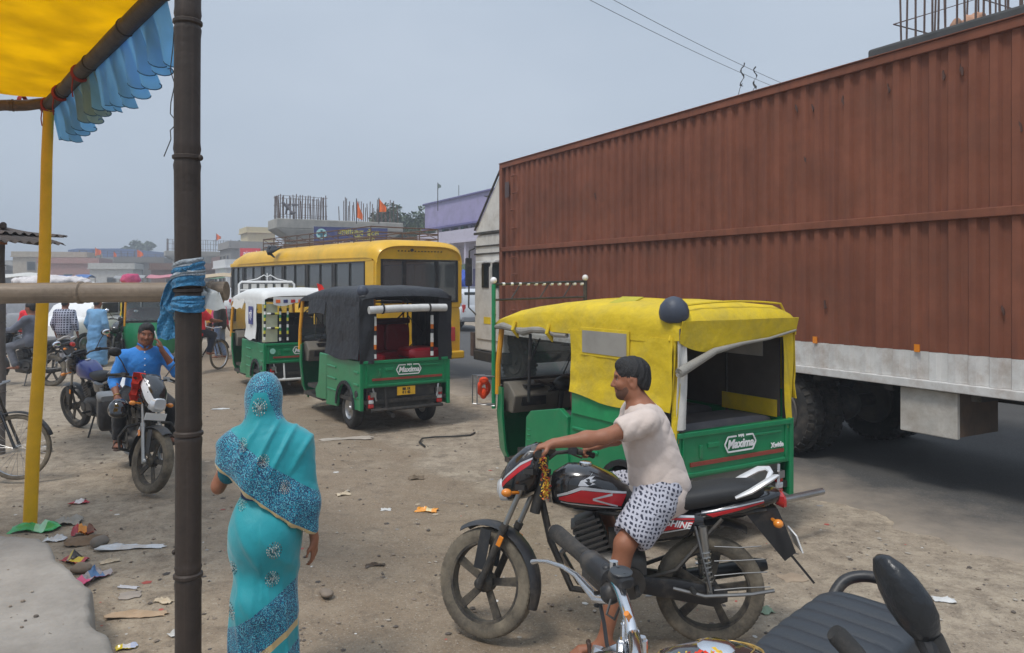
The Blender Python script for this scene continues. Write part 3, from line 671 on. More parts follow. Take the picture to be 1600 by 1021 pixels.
def kite(label, c, seed):
    r = random.Random(seed); mb = MB(); P = []
    for i in range(9): P.append([(.05*sin(i*1.3+seed), .01*i, .32-.07*i), (.035+.05*sin(i*1.5+seed), .01*i+.03, .31-.07*i)])
    mb.sheet(P, .006); mb.tube([(0, 0, -.2), (-.06, 0, -.32), (-.1, .02, -.5)], .008, 5); o = mb.build('kite_scrap', K_iron); o.location = c; tag(o, label, 'kite scrap')
kite('torn dark kite scrap with a tail snagged on the wires', W(1160, 118, 19), 1); kite('right, smaller torn scrap on the upper wire', W(1180, 123, 20), 3)

# ------------------------------------------------------------------ grit on the platform
_r = np.random.RandomState(21); mb = MB()
for _ in range(420):
    q = _r.uniform(0, 1); X = -3.6+2.6*_r.uniform(); Y = 5.1-1.9*q-_r.uniform()*.6
    if Y > 5.15+(X+3.4)*-.95-.15 or Y < 2.6: continue
    s_ = .003+.012*_r.uniform()**3; mb.cur = _r.randint(3); a = _r.uniform(0, 6.28)
    mb.ell((X, Y, .302+s_*.3), (s_, s_*.8, s_*.5), 6, 4)
mb.build('grit', K_st, sm=0, kind='stuff')
# ------------------------------------------------------------------ summer haze
hz = MB(); hz.box((0, 230, 8), (860, 590, 18)); hm = bpy.data.materials.new('haze'); hm.use_nodes = True; t_ = hm.node_tree; t_.nodes.remove(t_.nodes['Principled BSDF'])
pv_ = _n(t_, 'ShaderNodeVolumePrincipled'); pv_.inputs['Color'].default_value = (.9, .94, 1, 1); pv_.inputs['Density'].default_value = .0032; pv_.inputs['Anisotropy'].default_value = .2
t_.links.new(pv_.outputs[0], t_.nodes['Material Output'].inputs['Volume']); hz.build('haze', hm, sm=0, kind='stuff')
# ------------------------------------------------------------------ wheels
def tyre_prof(R, w_, side=.62):
    r = R*side if side < 1 else side
    return [(-w_*.36, r), (-w_*.5, r+(R-r)*.35), (-w_*.5, r+(R-r)*.72), (-w_*.42, R-w_*.1), (-w_*.28, R-.004), (0, R), (w_*.28, R-.004), (w_*.42, R-w_*.1), (w_*.5, r+(R-r)*.72), (w_*.5, r+(R-r)*.35), (w_*.36, r)]
def wheel_disc(t, c, R, w_, side, rim_m, tyre_m, holes=8, lugs=0, name='wheel', out=1):
    mb = MB(); r = R*side; o = out
    mb.lathe([(-w_*.34*o, r*1.0), (w_*.40*o, r*1.02), (w_*.44*o, r*.98), (w_*.30*o, r*.88), (w_*.22*o, r*.62), (w_*.3*o, r*.36), (w_*.44*o, r*.3), (w_*.46*o, r*.001)], c, (0, 1, 0), 28)
    for k in range(holes):
        a = 2*pi*k/holes; p = V(c[0]+r*.74*cos(a), c[1]+w_*.255*o, c[2]+r*.74*sin(a)); mb.cyl(p-V(0, .012*o, 0), p+V(0, .006*o, 0), r*.09, 8)
    wo_ = mb.build(name, rim_m, t, sm=40)
    tb = MB(); tb.lathe(tyre_prof(R, w_, side), c, (0, 1, 0), 40, closed=True)
    if lugs:
        for k in range(lugs):
            a = 2*pi*k/lugs
            for sy in (-1, 1):
                b = V(cos(a+.02*sy), 0, sin(a+.02*sy)); p = V(*c)+b*(R-.005)+V(0, sy*w_*.3, 0); q = V(*c)+b*(R-w_*.16)+V(0, sy*w_*.5, 0)
                tb.bar(p, q, .045, .03, up=tuple(b)) 
            b = V(cos(a+.08), 0, sin(a+.08)); tb.bar(V(*c)+b*R-V(0, w_*.2, 0), V(*c)+b*R+V(0, w_*.2, 0), .05, .02, up=tuple(b))
    tb.build('tyre', tyre_m, wo_, sm=40); return wo_
# ------------------------------------------------------------------ container truck
def container_paint():
    m = mat('oxide_brown_paint', (.2, .073, .043), .78, spec=.2, var=.26, scale=1.3, dirt=.4, dcol=(.15, .078, .055), dscale=1.1, bump=.15, bscale=9); t, b = nodes_of(m); Lk = t.links.new
    src = b.inputs['Base Color'].links[0].from_socket; tcn = [n for n in t.nodes if n.type == 'TEX_COORD'][0]
    mpn = _n(t, 'ShaderNodeMapping'); mpn.inputs['Scale'].default_value = (9, 9, .5); Lk(tcn.outputs['Object'], mpn.inputs['Vector'])
    n = _n(t, 'ShaderNodeTexNoise'); n.inputs['Scale'].default_value = 1; n.inputs['Detail'].default_value = 7; n.inputs['Roughness'].default_value = .7; Lk(mpn.outputs['Vector'], n.inputs['Vector'])
    r = _n(t, 'ShaderNodeMapRange'); r.inputs['From Min'].default_value = .5; r.inputs['From Max'].default_value = .75; r.inputs['To Max'].default_value = .8; Lk(n.outputs['Fac'], r.inputs['Value'])
    k = _n(t, 'ShaderNodeMix', data_type='RGBA'); k.inputs['B'].default_value = (.13, .05, .035, 1); Lk(r.outputs['Result'], k.inputs['Factor']); Lk(src, k.inputs['A'])
    n2 = _n(t, 'ShaderNodeTexNoise'); n2.inputs['Scale'].default_value = 2.3; n2.inputs['Detail'].default_value = 12; n2.inputs['Roughness'].default_value = .8; Lk(tcn.outputs['Object'], n2.inputs['Vector'])
    r2 = _n(t, 'ShaderNodeMapRange'); r2.inputs['From Min'].default_value = .69; r2.inputs['From Max'].default_value = .73; Lk(n2.outputs['Fac'], r2.inputs['Value'])
    k2 = _n(t, 'ShaderNodeMix', data_type='RGBA'); k2.inputs['B'].default_value = (.035, .022, .02, 1); Lk(r2.outputs['Result'], k2.inputs['Factor']); Lk(k.outputs['Result'], k2.inputs['A'])
    Lk(k2.outputs['Result'], b.inputs['Base Color']); return m
K_brown = container_paint()
K_strip = mat('white_strip', (.6, .59, .57), .5, var=.1, dirt=.55, dcol=(.26, .17, .11), dscale=3.2)
K_cab = mat('cab_white', (.6, .58, .54), .45, var=.08, dirt=.45, dcol=(.25, .2, .15), dscale=1.6)
def truck():
    t = thing('container_truck', 'long brown corrugated container truck with a dirty white lower band', 'truck', (3.16, 8.9, 0), RZ)
    x0, x1 = -3.42, 7.05
    def corr(z0, z1, pitch=.19, d=.036):
        mb = MB(); P = []; x = x0+.1; n = int((x1-x0-.2)/pitch)
        for i in range(n):
            for (f, y) in ((0, 0), (.36, 0), (.5, -d), (.86, -d)):
                j = .004*mnoise.noise(Vector((x+i*pitch, 0, z0))); P.append([(x+(i+f)*pitch, -.02+y+j+.007*mnoise.noise(Vector((x*2+i*pitch*2, z0+(z1-z0)*k/5, 9))), z0+(z1-z0)*k/5) for k in range(6)])
        mb.grid(P); mb.f = [f[::-1] for f in mb.f]; return mb
    corr(2.71, 4.26).build('upper_panel', K_brown, t, sm=20); corr(1.371, 2.63).build('lower_panel', K_brown, t, sm=20)
    corr(1.1, 1.369).build('white_band', K_strip, t, sm=20)
    def rail(name, z, h, m, y=-.03, d=.08, lip=0):
        mb = MB(); mb.box(((x0+x1)/2, y, z), (x1-x0, d, h))
        if lip: mb.box(((x0+x1)/2, y+.01, z+h/2+.008), (x1-x0, d+.015, .014))
        mb.build(name, m, t, sm=0, bev=.008)
    rail('top_rail', 4.3, .09, K_brown, lip=1); rail('mid_rail', 2.67, .085, K_brown); rail('bottom_rail', 1.055, .085, K_strip, -.035, .1)
    for x in (x0+.05, x1-.05):
        mb = MB(); mb.box((x, -.05, 2.7), (.11, .12, 3.12)); mb.build('corner_post', K_brown, t, sm=0, bev=.01)
    mb = MB(); mb.box(((x0+x1)/2, -1.23, 2.69), (x1-x0-.06, 2.3, 3.28)); mb.build('box_core', K_brown, t, sm=0)
    mb = MB(); mb.box((1.6, -.9, .93), (10.6, .1, .16)); mb.box((1.6, -1.6, .93), (10.6, .1, .16))
    for i in range(12): mb.box((x0+.4+i*.88, -1.24, .975), (.09, 2.3, .07))
    mb.build('chassis', K_iron, t, sm=0)
    for x in (.2, 1.55):
        for (y, o) in ((-.2, 1), (-.53, -1), (-2.25, -1), (-1.92, 1)): wheel_disc(t, (x, y, .52), .52, .27, .56, mat('wheel_iron', (.12, .11, .1), .7, .3, dirt=.6), K_rubber, 8, 34, out=o)
        mb = MB(); mb.cyl((x, -.6, .52), (x, -1.9, .52), .09, 10); mb.ell((x, -1.25, .52), (.22, .24, .22)); mb.build('axle', K_iron, t)
    for (x, y) in ((6.9, -.35), (6.9, -2.1)): wheel_disc(t, (x, y, .52), .52, .27, .56, K_iron, K_rubber, 8, 34, out=1 if y > -1 else -1)
    mb = MB(); mb.box((-1.69, -.09, .78), (.58, .05, .44)); mb.build('side_guard', mat('dirty_white_plate', (.5, .48, .44), .6, var=.15, dirt=.7, dcol=(.26, .2, .15), dscale=3.5), t, sm=0, bev=.01)
    mb = MB(); mb.box((-1.69, -.43, .79), (.575, .62, .42)); mb.build('tool_box', mat('rusty_plate', (.1, .07, .05), .85, dirt=.5, dcol=(.16, .09, .05)), t, sm=0)
    mb = MB()
    for z in (4.05, 3.72, 3.4, 3.05, 2.5, 2.18, 1.86, 1.5): mb.tube([(6.35+(z*7 % 1)*.12, -.01, z), (6.36+(z*7 % 1)*.12, .03, z+.01), (6.47+(z*7 % 1)*.12, .03, z), (6.48+(z*7 % 1)*.12, -.01, z)], .014, 6)
    mb.build('step_iron', K_brown, t)
    for x in (-.42, -1.62, 2.0, 4.4):
        mb = MB(); mb.box((x, -.005, 1.40), (.055, .012, .075)); mb.build('reflector', K_lampor, t, sm=0)
    mb = MB(); mb.box((x1-.28, -.012, 3.82), (.16, .006, .3)); mb.build('patch_plate', mat('dark_patch', (.08, .05, .05), .6), t, sm=0)
    r = random.Random(8)
    for (px, py) in ((928, 306), (1256, 250), (1268, 168), (1242, 170), (1315, 158), (1500, 108), (1386, 137), (1592, 195), (1287, 478), (1565, 485), (1472, 116)):
        u = (px-800)/1200; s_ = (u*8.9-3.16)/(-.483-u*.876); Y = 8.9+.876*s_; z = HC-(py-440)*Y/1200; P = []
        for k in range(9): a = 2*pi*k/9; q = r.uniform(.35, 1.2); P.append((s_+.016*q*cos(a)+.01*sin(a), z+.06*q*sin(a)))
        sc = MB(); sc.prism(P, 1, -.03, -.0165); sc.build('dent', mat('scuff_dark', (.085, .042, .032), .85), t, sm=0)
    # sheet slope in front of the box and the cab
    cx0, cx1 = 7.12, 8.35; ya, yb = -.1, -2.34
    mb = MB(); mb.prism([(cx0, 3.03), (cx1-.02, 3.03), (cx1-.05, 3.14), (cx0+.03, 4.24), (cx0, 4.24)], 1, ya, yb); mb.build('wind_deflector', K_cab, t, sm=0, bev=.02)
    mb = MB(); mb.tube([(cx1-.03, ya+.02, 3.13), (cx0+.05, ya+.02, 4.26)], .025, 6); mb.box(((cx0+cx1)/2, ya+.01, 3.05), (cx1-cx0, .04, .05)); mb.box(((cx0+cx1)/2, ya+.008, 2.78), (cx1-cx0, .03, .03)); mb.box(((cx0+cx1)/2, ya+.008, 2.62), (cx1-cx0, .03, .03)); mb.build('trim', K_iron, t, sm=0)
    mb = MB(); mb.prism([(cx0, .62), (cx1, .62), (cx1+.03, 1.6), (cx1-.02, 2.9), (cx1-.1, 3.02), (cx0, 3.02)], 1, ya, yb); mb.build('cab', K_cab, t, sm=0, bev=.03)
    mb = MB(); mb.box((cx0+.62, ya+.012, 1.6), (.98, .03, 1.5)); d = mb.build('door', K_cab, t, sm=0, bev=.01)
    mb = MB(); mb.box((cx0+.28, ya+.035, 1.38), (.12, .03, .03)); mb.build('handle', K_iron, d, sm=0)
    for x in (cx0+.2, cx0+.68):
        mb = MB(); mb.box((x, ya+.02, 2.17), (.3, .05, .5)); wf = mb.build('window', K_black, t, sm=0)
        mb = MB(); mb.box((x, ya+.05, 2.17), (.24, .014, .44)); mb.build('pane', K_glass, wf, sm=0)
        mb = MB(); mb.box((x, ya+.08, 2.45), (.36, .14, .03)); mb.build('visor', K_white, wf, sm=0)
    mb = MB(); mb.box((cx0+.6, ya+.03, 1.25), (.3, .01, .14)); mb.build('sticker', mat('sticker_yellow', lin(220, 190, 40), .5), t, sm=0)
    mb = MB(); mb.box((cx0+.6, (ya+yb)/2, .5), (1.3, 2.3, .2)); mb.build('bumper', K_iron, t, sm=0, bev=.02)
    mb = MB(); mb.box((cx1+.08, ya-.02, .72), (.12, .12, .5)); mb.build('lamp_housing', K_rust, t, sm=0)
    mb = MB(); mb.tube([(cx1, ya, 2.75), (cx1+.1, ya+.08, 2.7), (cx1+.1, ya+.1, 1.5), (cx1-.05, ya, 1.35)], .018, 6); mo = mb.build('mirror_bracket', K_iron, t)
    mb = MB(); mb.box((cx1+.1, ya+.1, 2.25), (.05, .16, .6)); mb.build('mirror', K_black, mo, sm=0, bev=.03)
    mb = MB(); mb.box((cx1-.1, ya-.3, .8), (.1, .5, .25)); mb.build('indicator', K_lampor, t, sm=0)
    mb = MB(); mb.cyl((2.55+.0, -1.2, 4.3), (2.5, -1.2, 4.75), .012, 6)
    mb.build('aerial', K_iron, t)
truck()
# ------------------------------------------------------------------ three wheelers
def badge(t, x, y, z, w_, m):                # lettered badge on the tailgate; faces -x
    M0 = Matrix.Translation((x, y, z)) @ rotm('Z', -pi/2) @ rotm('X', pi/2)
    h = w_*.17; pts = [(-w_/2, 0), (-w_*.4, h), (w_*.4, h), (w_/2, 0), (w_*.4, -h), (-w_*.4, -h)]
    mb = MB(); mb.T = M0
    for i in range(6):
        a, b = Vector(pts[i]), Vector(pts[(i+1) % 6])
        if i == 1: b = Vector((-w_*.13, h)); mb.bar((a.x, a.y, .003), (b.x, b.y, .003), w_*.035, .004); a, b = Vector((w_*.18, h)), Vector(pts[2])
        mb.bar((a.x, a.y, .003), (b.x, b.y, .003), w_*.035, .004)
    mb.build('emblem', m, t, sm=0)
    text_mesh('lettering', 'Maxima', w_*.27, m, t, M0 @ Matrix.Translation((0, -.004, .003)), .002, shear=.25, bold=w_*.008, sx=1.0)
    text_mesh('small_lettering', 'BAJAJ', w_*.075, m, t, M0 @ Matrix.Translation((w_*.02, h, .003)), .002, bold=w_*.003)
def striped(t, a, b, r, cols, name='striped_post', pitch=.055):
    a, b = Vector(a), Vector(b); n = max(3, int((b-a).length/pitch)); mb = MB(); d = (b-a)/n; f = frame((0, 0, 0), d)
    base = r*.9
    for i in range(n):
        mb.cur = i % len(cols); mb.cyl(a+d*i, a+d*(i+.98), r*(1 if i % 2 else .93), 8)
    return mb.build(name, cols, t)
K_s_or = mat('stripe_orange', lin(225, 120, 30), .6); K_s_wh = mat('stripe_white', (.75, .75, .72), .6); K_s_bk = mat('stripe_black', (.02, .02, .025), .6)
def auto(label, loc, rz, style, group='three wheeled autos on the dirt shoulder'):
    t = thing('auto_rickshaw', label, 'auto rickshaw', loc, rz, group); hw = .65
    can = {'yellow': K_yel, 'black': K_blkcan, 'white': mat('white_canvas', (.7, .7, .68), .6, var=.06, dirt=.2, dcol=(.4, .38, .33), bump=.25, bscale=25)}[style]
    # --- painted lower body
    def side(sgn):
        pts = [(.03, .31), (.2, .29)]
        for k in range(11):
            a = pi-pi*k/10; pts.append((.53+.31*cos(a), .29+.31*sin(a)))
        pts += [(.86, .25), (1.3, .22), (1.33, .5), (1.27, .93), (.03, .93)]
        mb = MB(); mb.prism(pts, 1, sgn*hw, sgn*(hw-.035))
        for z in (.46, .62, .78): mb.box((.13, sgn*(hw+.004), z), (.17, .02, .035)); mb.box((1.06, sgn*(hw+.004), z), (.36, .02, .03))
        o = mb.build('side_panel', K_green, t, sm=0, bev=.012)
        mb = MB()
        P = [[(.53+rr*cos(pi-pi*k/14), sgn*(hw+yy), .29+rr*sin(pi-pi*k/14)) for (rr, yy) in ((.30, .02), (.345, .025), (.35, -.01))] for k in range(15)]
        mb.grid(P); mb.build('wheel_arch', K_blkcan, t, sm=40)
        # half door beside the driver
        if style == 'yellow':
            pts = [(1.28, .3), (1.95, .3), (2.0, .42), (1.98, .76), (1.9, .83), (1.42, .92), (1.3, .86)]
            mb = MB(); mb.prism(pts, 1, sgn*(hw+.02), sgn*(hw-.03))
            for z in (.55, .6, .65): mb.box((1.93, sgn*(hw+.022), z), (.06, .012, .012))
            mb.build('half_door', K_green, t, sm=0, bev=.03)
        else:
            pts = [(1.24, .28), (1.75, .26), (1.8, .38), (1.66, .5), (1.6, .93), (1.26, .93)]
            mb = MB(); mb.prism(pts, 1, sgn*hw, sgn*(hw-.03)); mb.build('half_door', K_green, t, sm=0, bev=.03)
        mb = MB(); mb.lathe([(0, .001), (0, .055), (.008, .05), (.008, .001)], (.115, sgn*(hw+.006), .5), (0, sgn, 0), 12); mb.build('filler_cap', K_black, t)
    side(1); side(-1)
    mb = MB(); mb.box((1.1, 0, .4), (2.2, 1.26, .05)); mb.box((2.05, 0, .25), (.9, 1.2, .05)); mb.box((1.62, 0, .33), (.05, 1.2, .2)); mb.build('floor', K_iron, t, sm=0)
    # --- tail: gate, recess, legs, lamps, plate, bumper
    zt = .935; zb = .585
    mb = MB(); mb.box((0, 0, (zt+zb)/2), (.03, 1.22, zt-zb)); mb.box((-.016, 0, zt-.02), (.04, 1.24, .04))
    mb.box((-.018, .25, zb+.23), (.02, .12, .04)); mb.box((-.018, .38, zb+.19), (.02, .03, .1)); mb.box((-.018, -.25, zb+.26), (.02, .5, .02)); mb.box((-.018, 0, zb+.03), (.02, 1.1, .03)); mb.box((-.018, .56, .76), (.02, .015, .3)); mb.box((-.018, -.56, .76), (.02, .015, .3))
    g = mb.build('tailgate', K_green, t, sm=0, bev=.006)
    badge(g, -.028, -.03, zt-.135, .36 if style != 'yellow' else .34, wprint)
    mb = MB(); mb.box((-.024, -.02, zb+.105), (.012, 1.02, .03)); mb.build('stripe', mat('stripe_dark_red', lin(140, 62, 50), .5), g, sm=0)
    if style == 'yellow': text_mesh('side_lettering', 'Xwide', .055, wprint, g, Matrix.Translation((-.03, -.45, zb+.155)) @ rotm('Z', -pi/2) @ rotm('X', pi/2), .002, bold=.002)
    for s_ in (1, -1):
        mb = MB(); mb.prism([(0, .93), (0, .3), (.1, .3), (.1, .93)], 1, s_*.652, s_*.615); mb.box((.0, s_*.632, .62), (.05, .05, .64)); mb.build('corner_leg', K_green, t, sm=0, bev=.008)
        mb = MB(); mb.box((-.02, s_*.48, .5), (.05, .08, .06)); mb.bar((-.02, s_*.48, .58), (-.05, s_*.44, .42), .02, .02); mb.build('latch', K_steel, t, sm=0)
        mb = MB(); mb.box((.03, s_*.5, .42), (.04, .12, .2)); lh = mb.build('lamp_bracket', K_black, t, sm=0)
        mb = MB(); mb.cur = 0; mb.box((-.0, s_*.5, .46), (.04, .075, .06)); mb.box((-.0, s_*.5, .35), (.04, .075, .055)); mb.cur = 1; mb.box((-.003, s_*.5, .405), (.04, .07, .05)); mb.build('tail_lamp', [K_lampred, K_lampwh], lh, sm=0, bev=.012)
        wheel_disc(t, (.53, s_*.54, .26), .26, .14, .55, K_steel if style != 'yellow' else K_iron, K_rubber, 6, out=s_)
    mb = MB(); mb.box((.045, 0, .44), (.02, 1.1, .29)); mb.build('engine_flap', mat('dusty_mat', (.2, .19, .165) if style == 'yellow' else (.07, .068, .062), .9, dirt=.5) if style == 'yellow' else mat('dark_flap', (.05, .048, .045), .9, dirt=.5), t, sm=0)
    if style == 'black':
        pb = MB(); pb.box((-.01, 0, .52), (.012, .26, .11)); po_ = pb.build('number_plate', mat('plate_yellow', lin(225, 175, 40), .5), t, sm=0)
        text_mesh('plate_lettering', 'BR 1R\n0 1 42', .045, K_black, po_, Matrix.Translation((-.018, 0, .52)) @ rotm('Z', -pi/2) @ rotm('X', pi/2), .001, bold=.002)
    mb = MB()
    if style == 'yellow': mb.tube([(-.2, .78, .36), (-.2, -.78, .36)], .028, 12); mb.tube([(-.2, .4, .36), (.1, .4, .42)], .02); mb.tube([(-.2, -.4, .36), (.1, -.4, .42)], .02)
    else: mb.tube([(-.06, .52, .3), (-.06, -.52, .3)], .022, 8); mb.tube([(-.06, .3, .3), (.0, .3, .58)], .015, 6); mb.tube([(-.06, .3, .3), (.3, .3, .33)], .02); mb.tube([(-.06, -.4, .3), (.3, -.4, .33)], .02)
    mb.build('rear_bumper', mat('bumper_white', (.6, .6, .58), .5, dirt=.4) if style == 'white' else (K_steel if style == 'yellow' else K_iron), t)
    mb = MB(); mb.box((.45, 0, .33), (.5, .5, .16)); mb.cyl((.53, .5, .26), (.53, -.5, .26), .05, 10); mb.tube([(.2, .2, .25), (-.08, .22, .22)], .03, 8); mb.ell((.5, 0, .3), (.2, .2, .12)); mb.build('engine', K_iron, t)
    FS = Matrix.Translation((.14, 0, 0))
    # --- front: wheel, cowl, windscreen, dash, handlebar, seat
    wheel_disc(t, (2.52, 0, .26), .26, .13, .55, K_iron, K_rubber, 6)
    mb = MB(); mb.T = FS; P = []
    for i in range(13):
        a = -pi/2+pi*i/12; c, q = cos(a), sin(a); r = []
        for (z, hx, hy) in ((.16, .22, .54), (.35, .32, .62), (.7, .32, .655), (.98, .24, .655)): r.append((2.32+hx*abs(c)**.7, hy*math.copysign(abs(q)**.6, q), z))
        P.append(r)
    mb.sheet(P, .02); mb.build('front_cowl', K_green, t, sm=50)
    wy = .6
    for s_ in (1, -1):
        mb = MB(); mb.T = FS; mb.tube([(2.44, s_*.635, .9), (2.45, s_*.625, 1.2), (2.40, s_*.6, 1.66)], .028, 8); mb.build('windscreen_pillar', mat('amber_paint', lin(214, 150, 30), .5, dirt=.2), t)
    for (c_, d_) in (((2.49, 0, 1.02), (.05, 1.22, .05)), ((2.41, 0, 1.63), (.05, 1.2, .06))): mb = MB(); mb.T = FS; mb.box(c_, d_); mb.build('windscreen_rail', K_black, t, sm=0, bev=.01)
    mb = MB(); mb.T = FS; mb.add([(2.5, -wy, 1.03), (2.5, wy, 1.03), (2.41, wy, 1.62), (2.41, -wy, 1.62), (2.508, -wy, 1.03), (2.508, wy, 1.03), (2.418, wy, 1.62), (2.418, -wy, 1.62)], [(0, 1, 2, 3), (7, 6, 5, 4), (0, 4, 5, 1), (3, 2, 6, 7)]); mb.build('windscreen', K_clear, t, sm=0)
    mb = MB(); mb.T = FS; mb.tube([(2.47, .3, 1.05), (2.44, .12, 1.45)], .008, 5); mb.build('wiper', K_black, t); mb = MB(); mb.T = FS; mb.tube([(2.47, -.2, 1.05), (2.44, -.38, 1.42)], .008, 5); mb.build('wiper', K_black, t)
    mb = MB(); mb.T = FS; mb.prism([(2.28, .72), (2.5, .72), (2.5, 1.02), (2.36, 1.02), (2.22, .9)], 1, -.56, .56); mb.build('dashboard', mat('dash_grey', (.16, .145, .12), .75, dirt=.3), t, sm=0, bev=.015)
    mb = MB(); mb.T = FS; mb.box((2.235, .33, .84), (.03, .28, .09)); mb.box((2.235, -.33, .84), (.03, .28, .09)); mb.box((2.3, .3, .98), (.1, .22, .03)); mb.box((2.265, 0, .95), (.05, .2, .12)); mb.build('instrument_panel', K_black, t, sm=0)
    mb = MB(); mb.T = FS; mb.tube([(2.1, .36, 1.05), (2.17, .2, 1.0), (2.22, 0, .97), (2.17, -.2, 1.0), (2.1, -.36, 1.05)], .016, 8); mb.cyl((2.2, 0, .97), (2.3, 0, .5), .03); mb.ell((2.17, 0, 1.0), (.09, .12, .08)); mb.tube([(2.1, .37, 1.05), (2.04, .47, 1.06)], .022); mb.tube([(2.1, -.37, 1.05), (2.04, -.47, 1.06)], .022)
    mb.tube([(2.2, .1, .97), (2.3, .2, .85), (2.32, .15, .6)], .01, 5); mb.tube([(2.2, -.1, .97), (2.28, -.22, .82), (2.32, -.1, .6)], .01, 5); mb.build('handlebar', K_black, t)
    sv = mat('grey_vinyl', (.075, .072, .078), .6, dirt=.35)
    vin = K_red if style == 'black' else (mat('black_vinyl', (.02, .021, .028), .5, dirt=.15) if style == 'white' else sv)
    mb = MB(); mb.loft([(1.42, 0, .68, .4, .09), (1.5, 0, .7, .56, .11), (1.85, 0, .7, .56, .11), (1.93, 0, .68, .5, .08)], 20, 4); mb.build('driver_seat', sv, t)
    mb = MB(); mb.loft([(1.3, 0, 1.0, .48, .26), (1.33, 0, 1.02, .58, .33), (1.41, 0, 1.0, .56, .3), (1.45, 0, .98, .45, .22)], 20, 4); mb.build('driver_backrest', mat('maroon_vinyl', lin(90, 28, 40), .55) if style == 'yellow' else vin, t)
    mb = MB(); mb.box((1.66, 0, .5), (.5, 1.1, .26)); mb.build('seat_box', K_iron, t, sm=0)
    # passenger benches face each other
    mb = MB(); mb.loft([(.1, 0, .86, .5, .05), (.14, 0, .875, .58, .085), (.46, 0, .875, .58, .085), (.5, 0, .86, .5, .05)] if style == 'yellow' else [(.08, -.36, .97, .2, .05), (.12, -.36, .98, .26, .075), (.5, -.36, .98, .26, .075), (.54, -.36, .97, .2, .05)], 20, 4)
    if style != 'yellow': mb.loft([(.08, .42, .93, .12, .05), (.12, .42, .93, .17, .07), (.5, .42, .93, .17, .07), (.54, .42, .93, .12, .05)], 20, 4)
    mb.build('rear_bench', vin, t)
    mb = MB(); mb.loft([(.78, 0, .84, .5, .06), (.82, 0, .86, .6, .09), (1.14, 0, .86, .6, .09), (1.19, 0, .84, .52, .06)], 20, 4); mb.build('front_bench', vin, t)
    bh = -.11 if style == 'yellow' else .03
    for (ya, yb) in ((-.6, -.21), (-.2, .2), (.21, .6)):
        mb = MB(); mb.loft([(1.15, (ya+yb)/2, 1.1+bh, .17, .16), (1.17, (ya+yb)/2, 1.1+bh, .195, .2), (1.22, (ya+yb)/2, 1.1+bh, .195, .2)], 16, 5); mb.build('backrest', vin, t)
    mb = MB(); mb.box((1.17, 0, 1.33+bh*1.4), (.09, 1.2, .09)); mb.build('headrest_bar', mat('maroon_vinyl', lin(90, 28, 40), .55) if style != 'white' else vin, t, sm=0, bev=.03)
    mb = MB()
    for s_ in (1, -1):
        for x in (.04, .66, 1.26): mb.tube([(x, s_*.615, .9), (x, s_*.61, 1.66), (x, s_*.5, 1.78), (x, 0, 1.83)], .014, 6)
        mb.tube([(.04, s_*.612, 1.64), (1.26, s_*.612, 1.64), (2.38, s_*.56, 1.62)], .014, 6)
    if style != 'yellow':
        for s_ in (1, -1): mb.tube([(1.24, s_*.6, 1.45), (.7, s_*.6, 1.2), (1.24, s_*.6, .95)], .01, 5); mb.tube([(1.24, .55*s_, 1.5), (1.24, .15*s_, 1.15)], .012, 5)
    mb.build('hood_frame', K_iron, t)
    # --- canvas
    def wr(x, y, z, a=.008): return a*mnoise.noise(Vector((x*5+9*len(style), y*5, z*4)))+a*.5*mnoise.noise(Vector((x*14, y*14, z*9)))
    ze = {'yellow': 1.60, 'black': 1.66, 'white': 1.62}[style]
    sec = [(-.06, 1.76, .64), (-.03, 1.83, .66), (.1, 1.875, .668), (.35, 1.885, .67), (.66, 1.90, .67), (.95, 1.885, .67), (1.27, 1.895, .67), (1.6, 1.87, .66), (1.95, 1.83, .645), (2.3, 1.78, .645), (2.55, 1.71, .635), (2.7, 1.63, .62), (2.73, 1.58, .61)]
    P = []
    for (x, zc, w_) in sec:
        r = []; e = ze if x < 2.25 else min(ze, zc-.06)
        if x < .05 and style == 'yellow': e = ze+.02
        for k in range(25):
            q = -1+2*k/24; y = w_*math.copysign(min(1, abs(q)*1.22), q); f = max(0, (abs(q)-.68)/.32)
            z = zc-.045*(q*q)-(zc-.04-e)*f**1.5; r.append((x, y+wr(x, y, z), z+wr(x, y, z+3)*1.3))
        P.append(r)
    mb = MB(); mb.sheet(P, .008); mb.f = [f[::-1] for f in mb.f]; mb.build('canvas_roof', can, t, sm=60)
    if style == 'yellow':
        mb = MB()
        for (x, w_) in ((.01, .665), (.66, .668), (1.27, .668)): mb.tube([(x, w_*q*1.004, 1.895-.04*q*q-(.24*max(0, (abs(q)-.8)/.2)**1.5)+(.0 if x else -.03)) for q in [-1+k/10 for k in range(21)]], .009, 6)
        mb.build('seam', can, t)
        mb = MB(); mb.box((.78, .45, 1.885), (.24, .2, .012), Euler((-.32, 0, .1)).to_matrix()); mb.build('patch', mat('old_patch', lin(176, 166, 40), .7), t, sm=0)
    def curtain(name, f, nu, nv, m, th=.007):
        P = [[f(i/nu, j/nv) for j in range(nv+1)] for i in range(nu+1)]; mb = MB(); mb.sheet(P, th); return mb.build(name, m, t, sm=60)
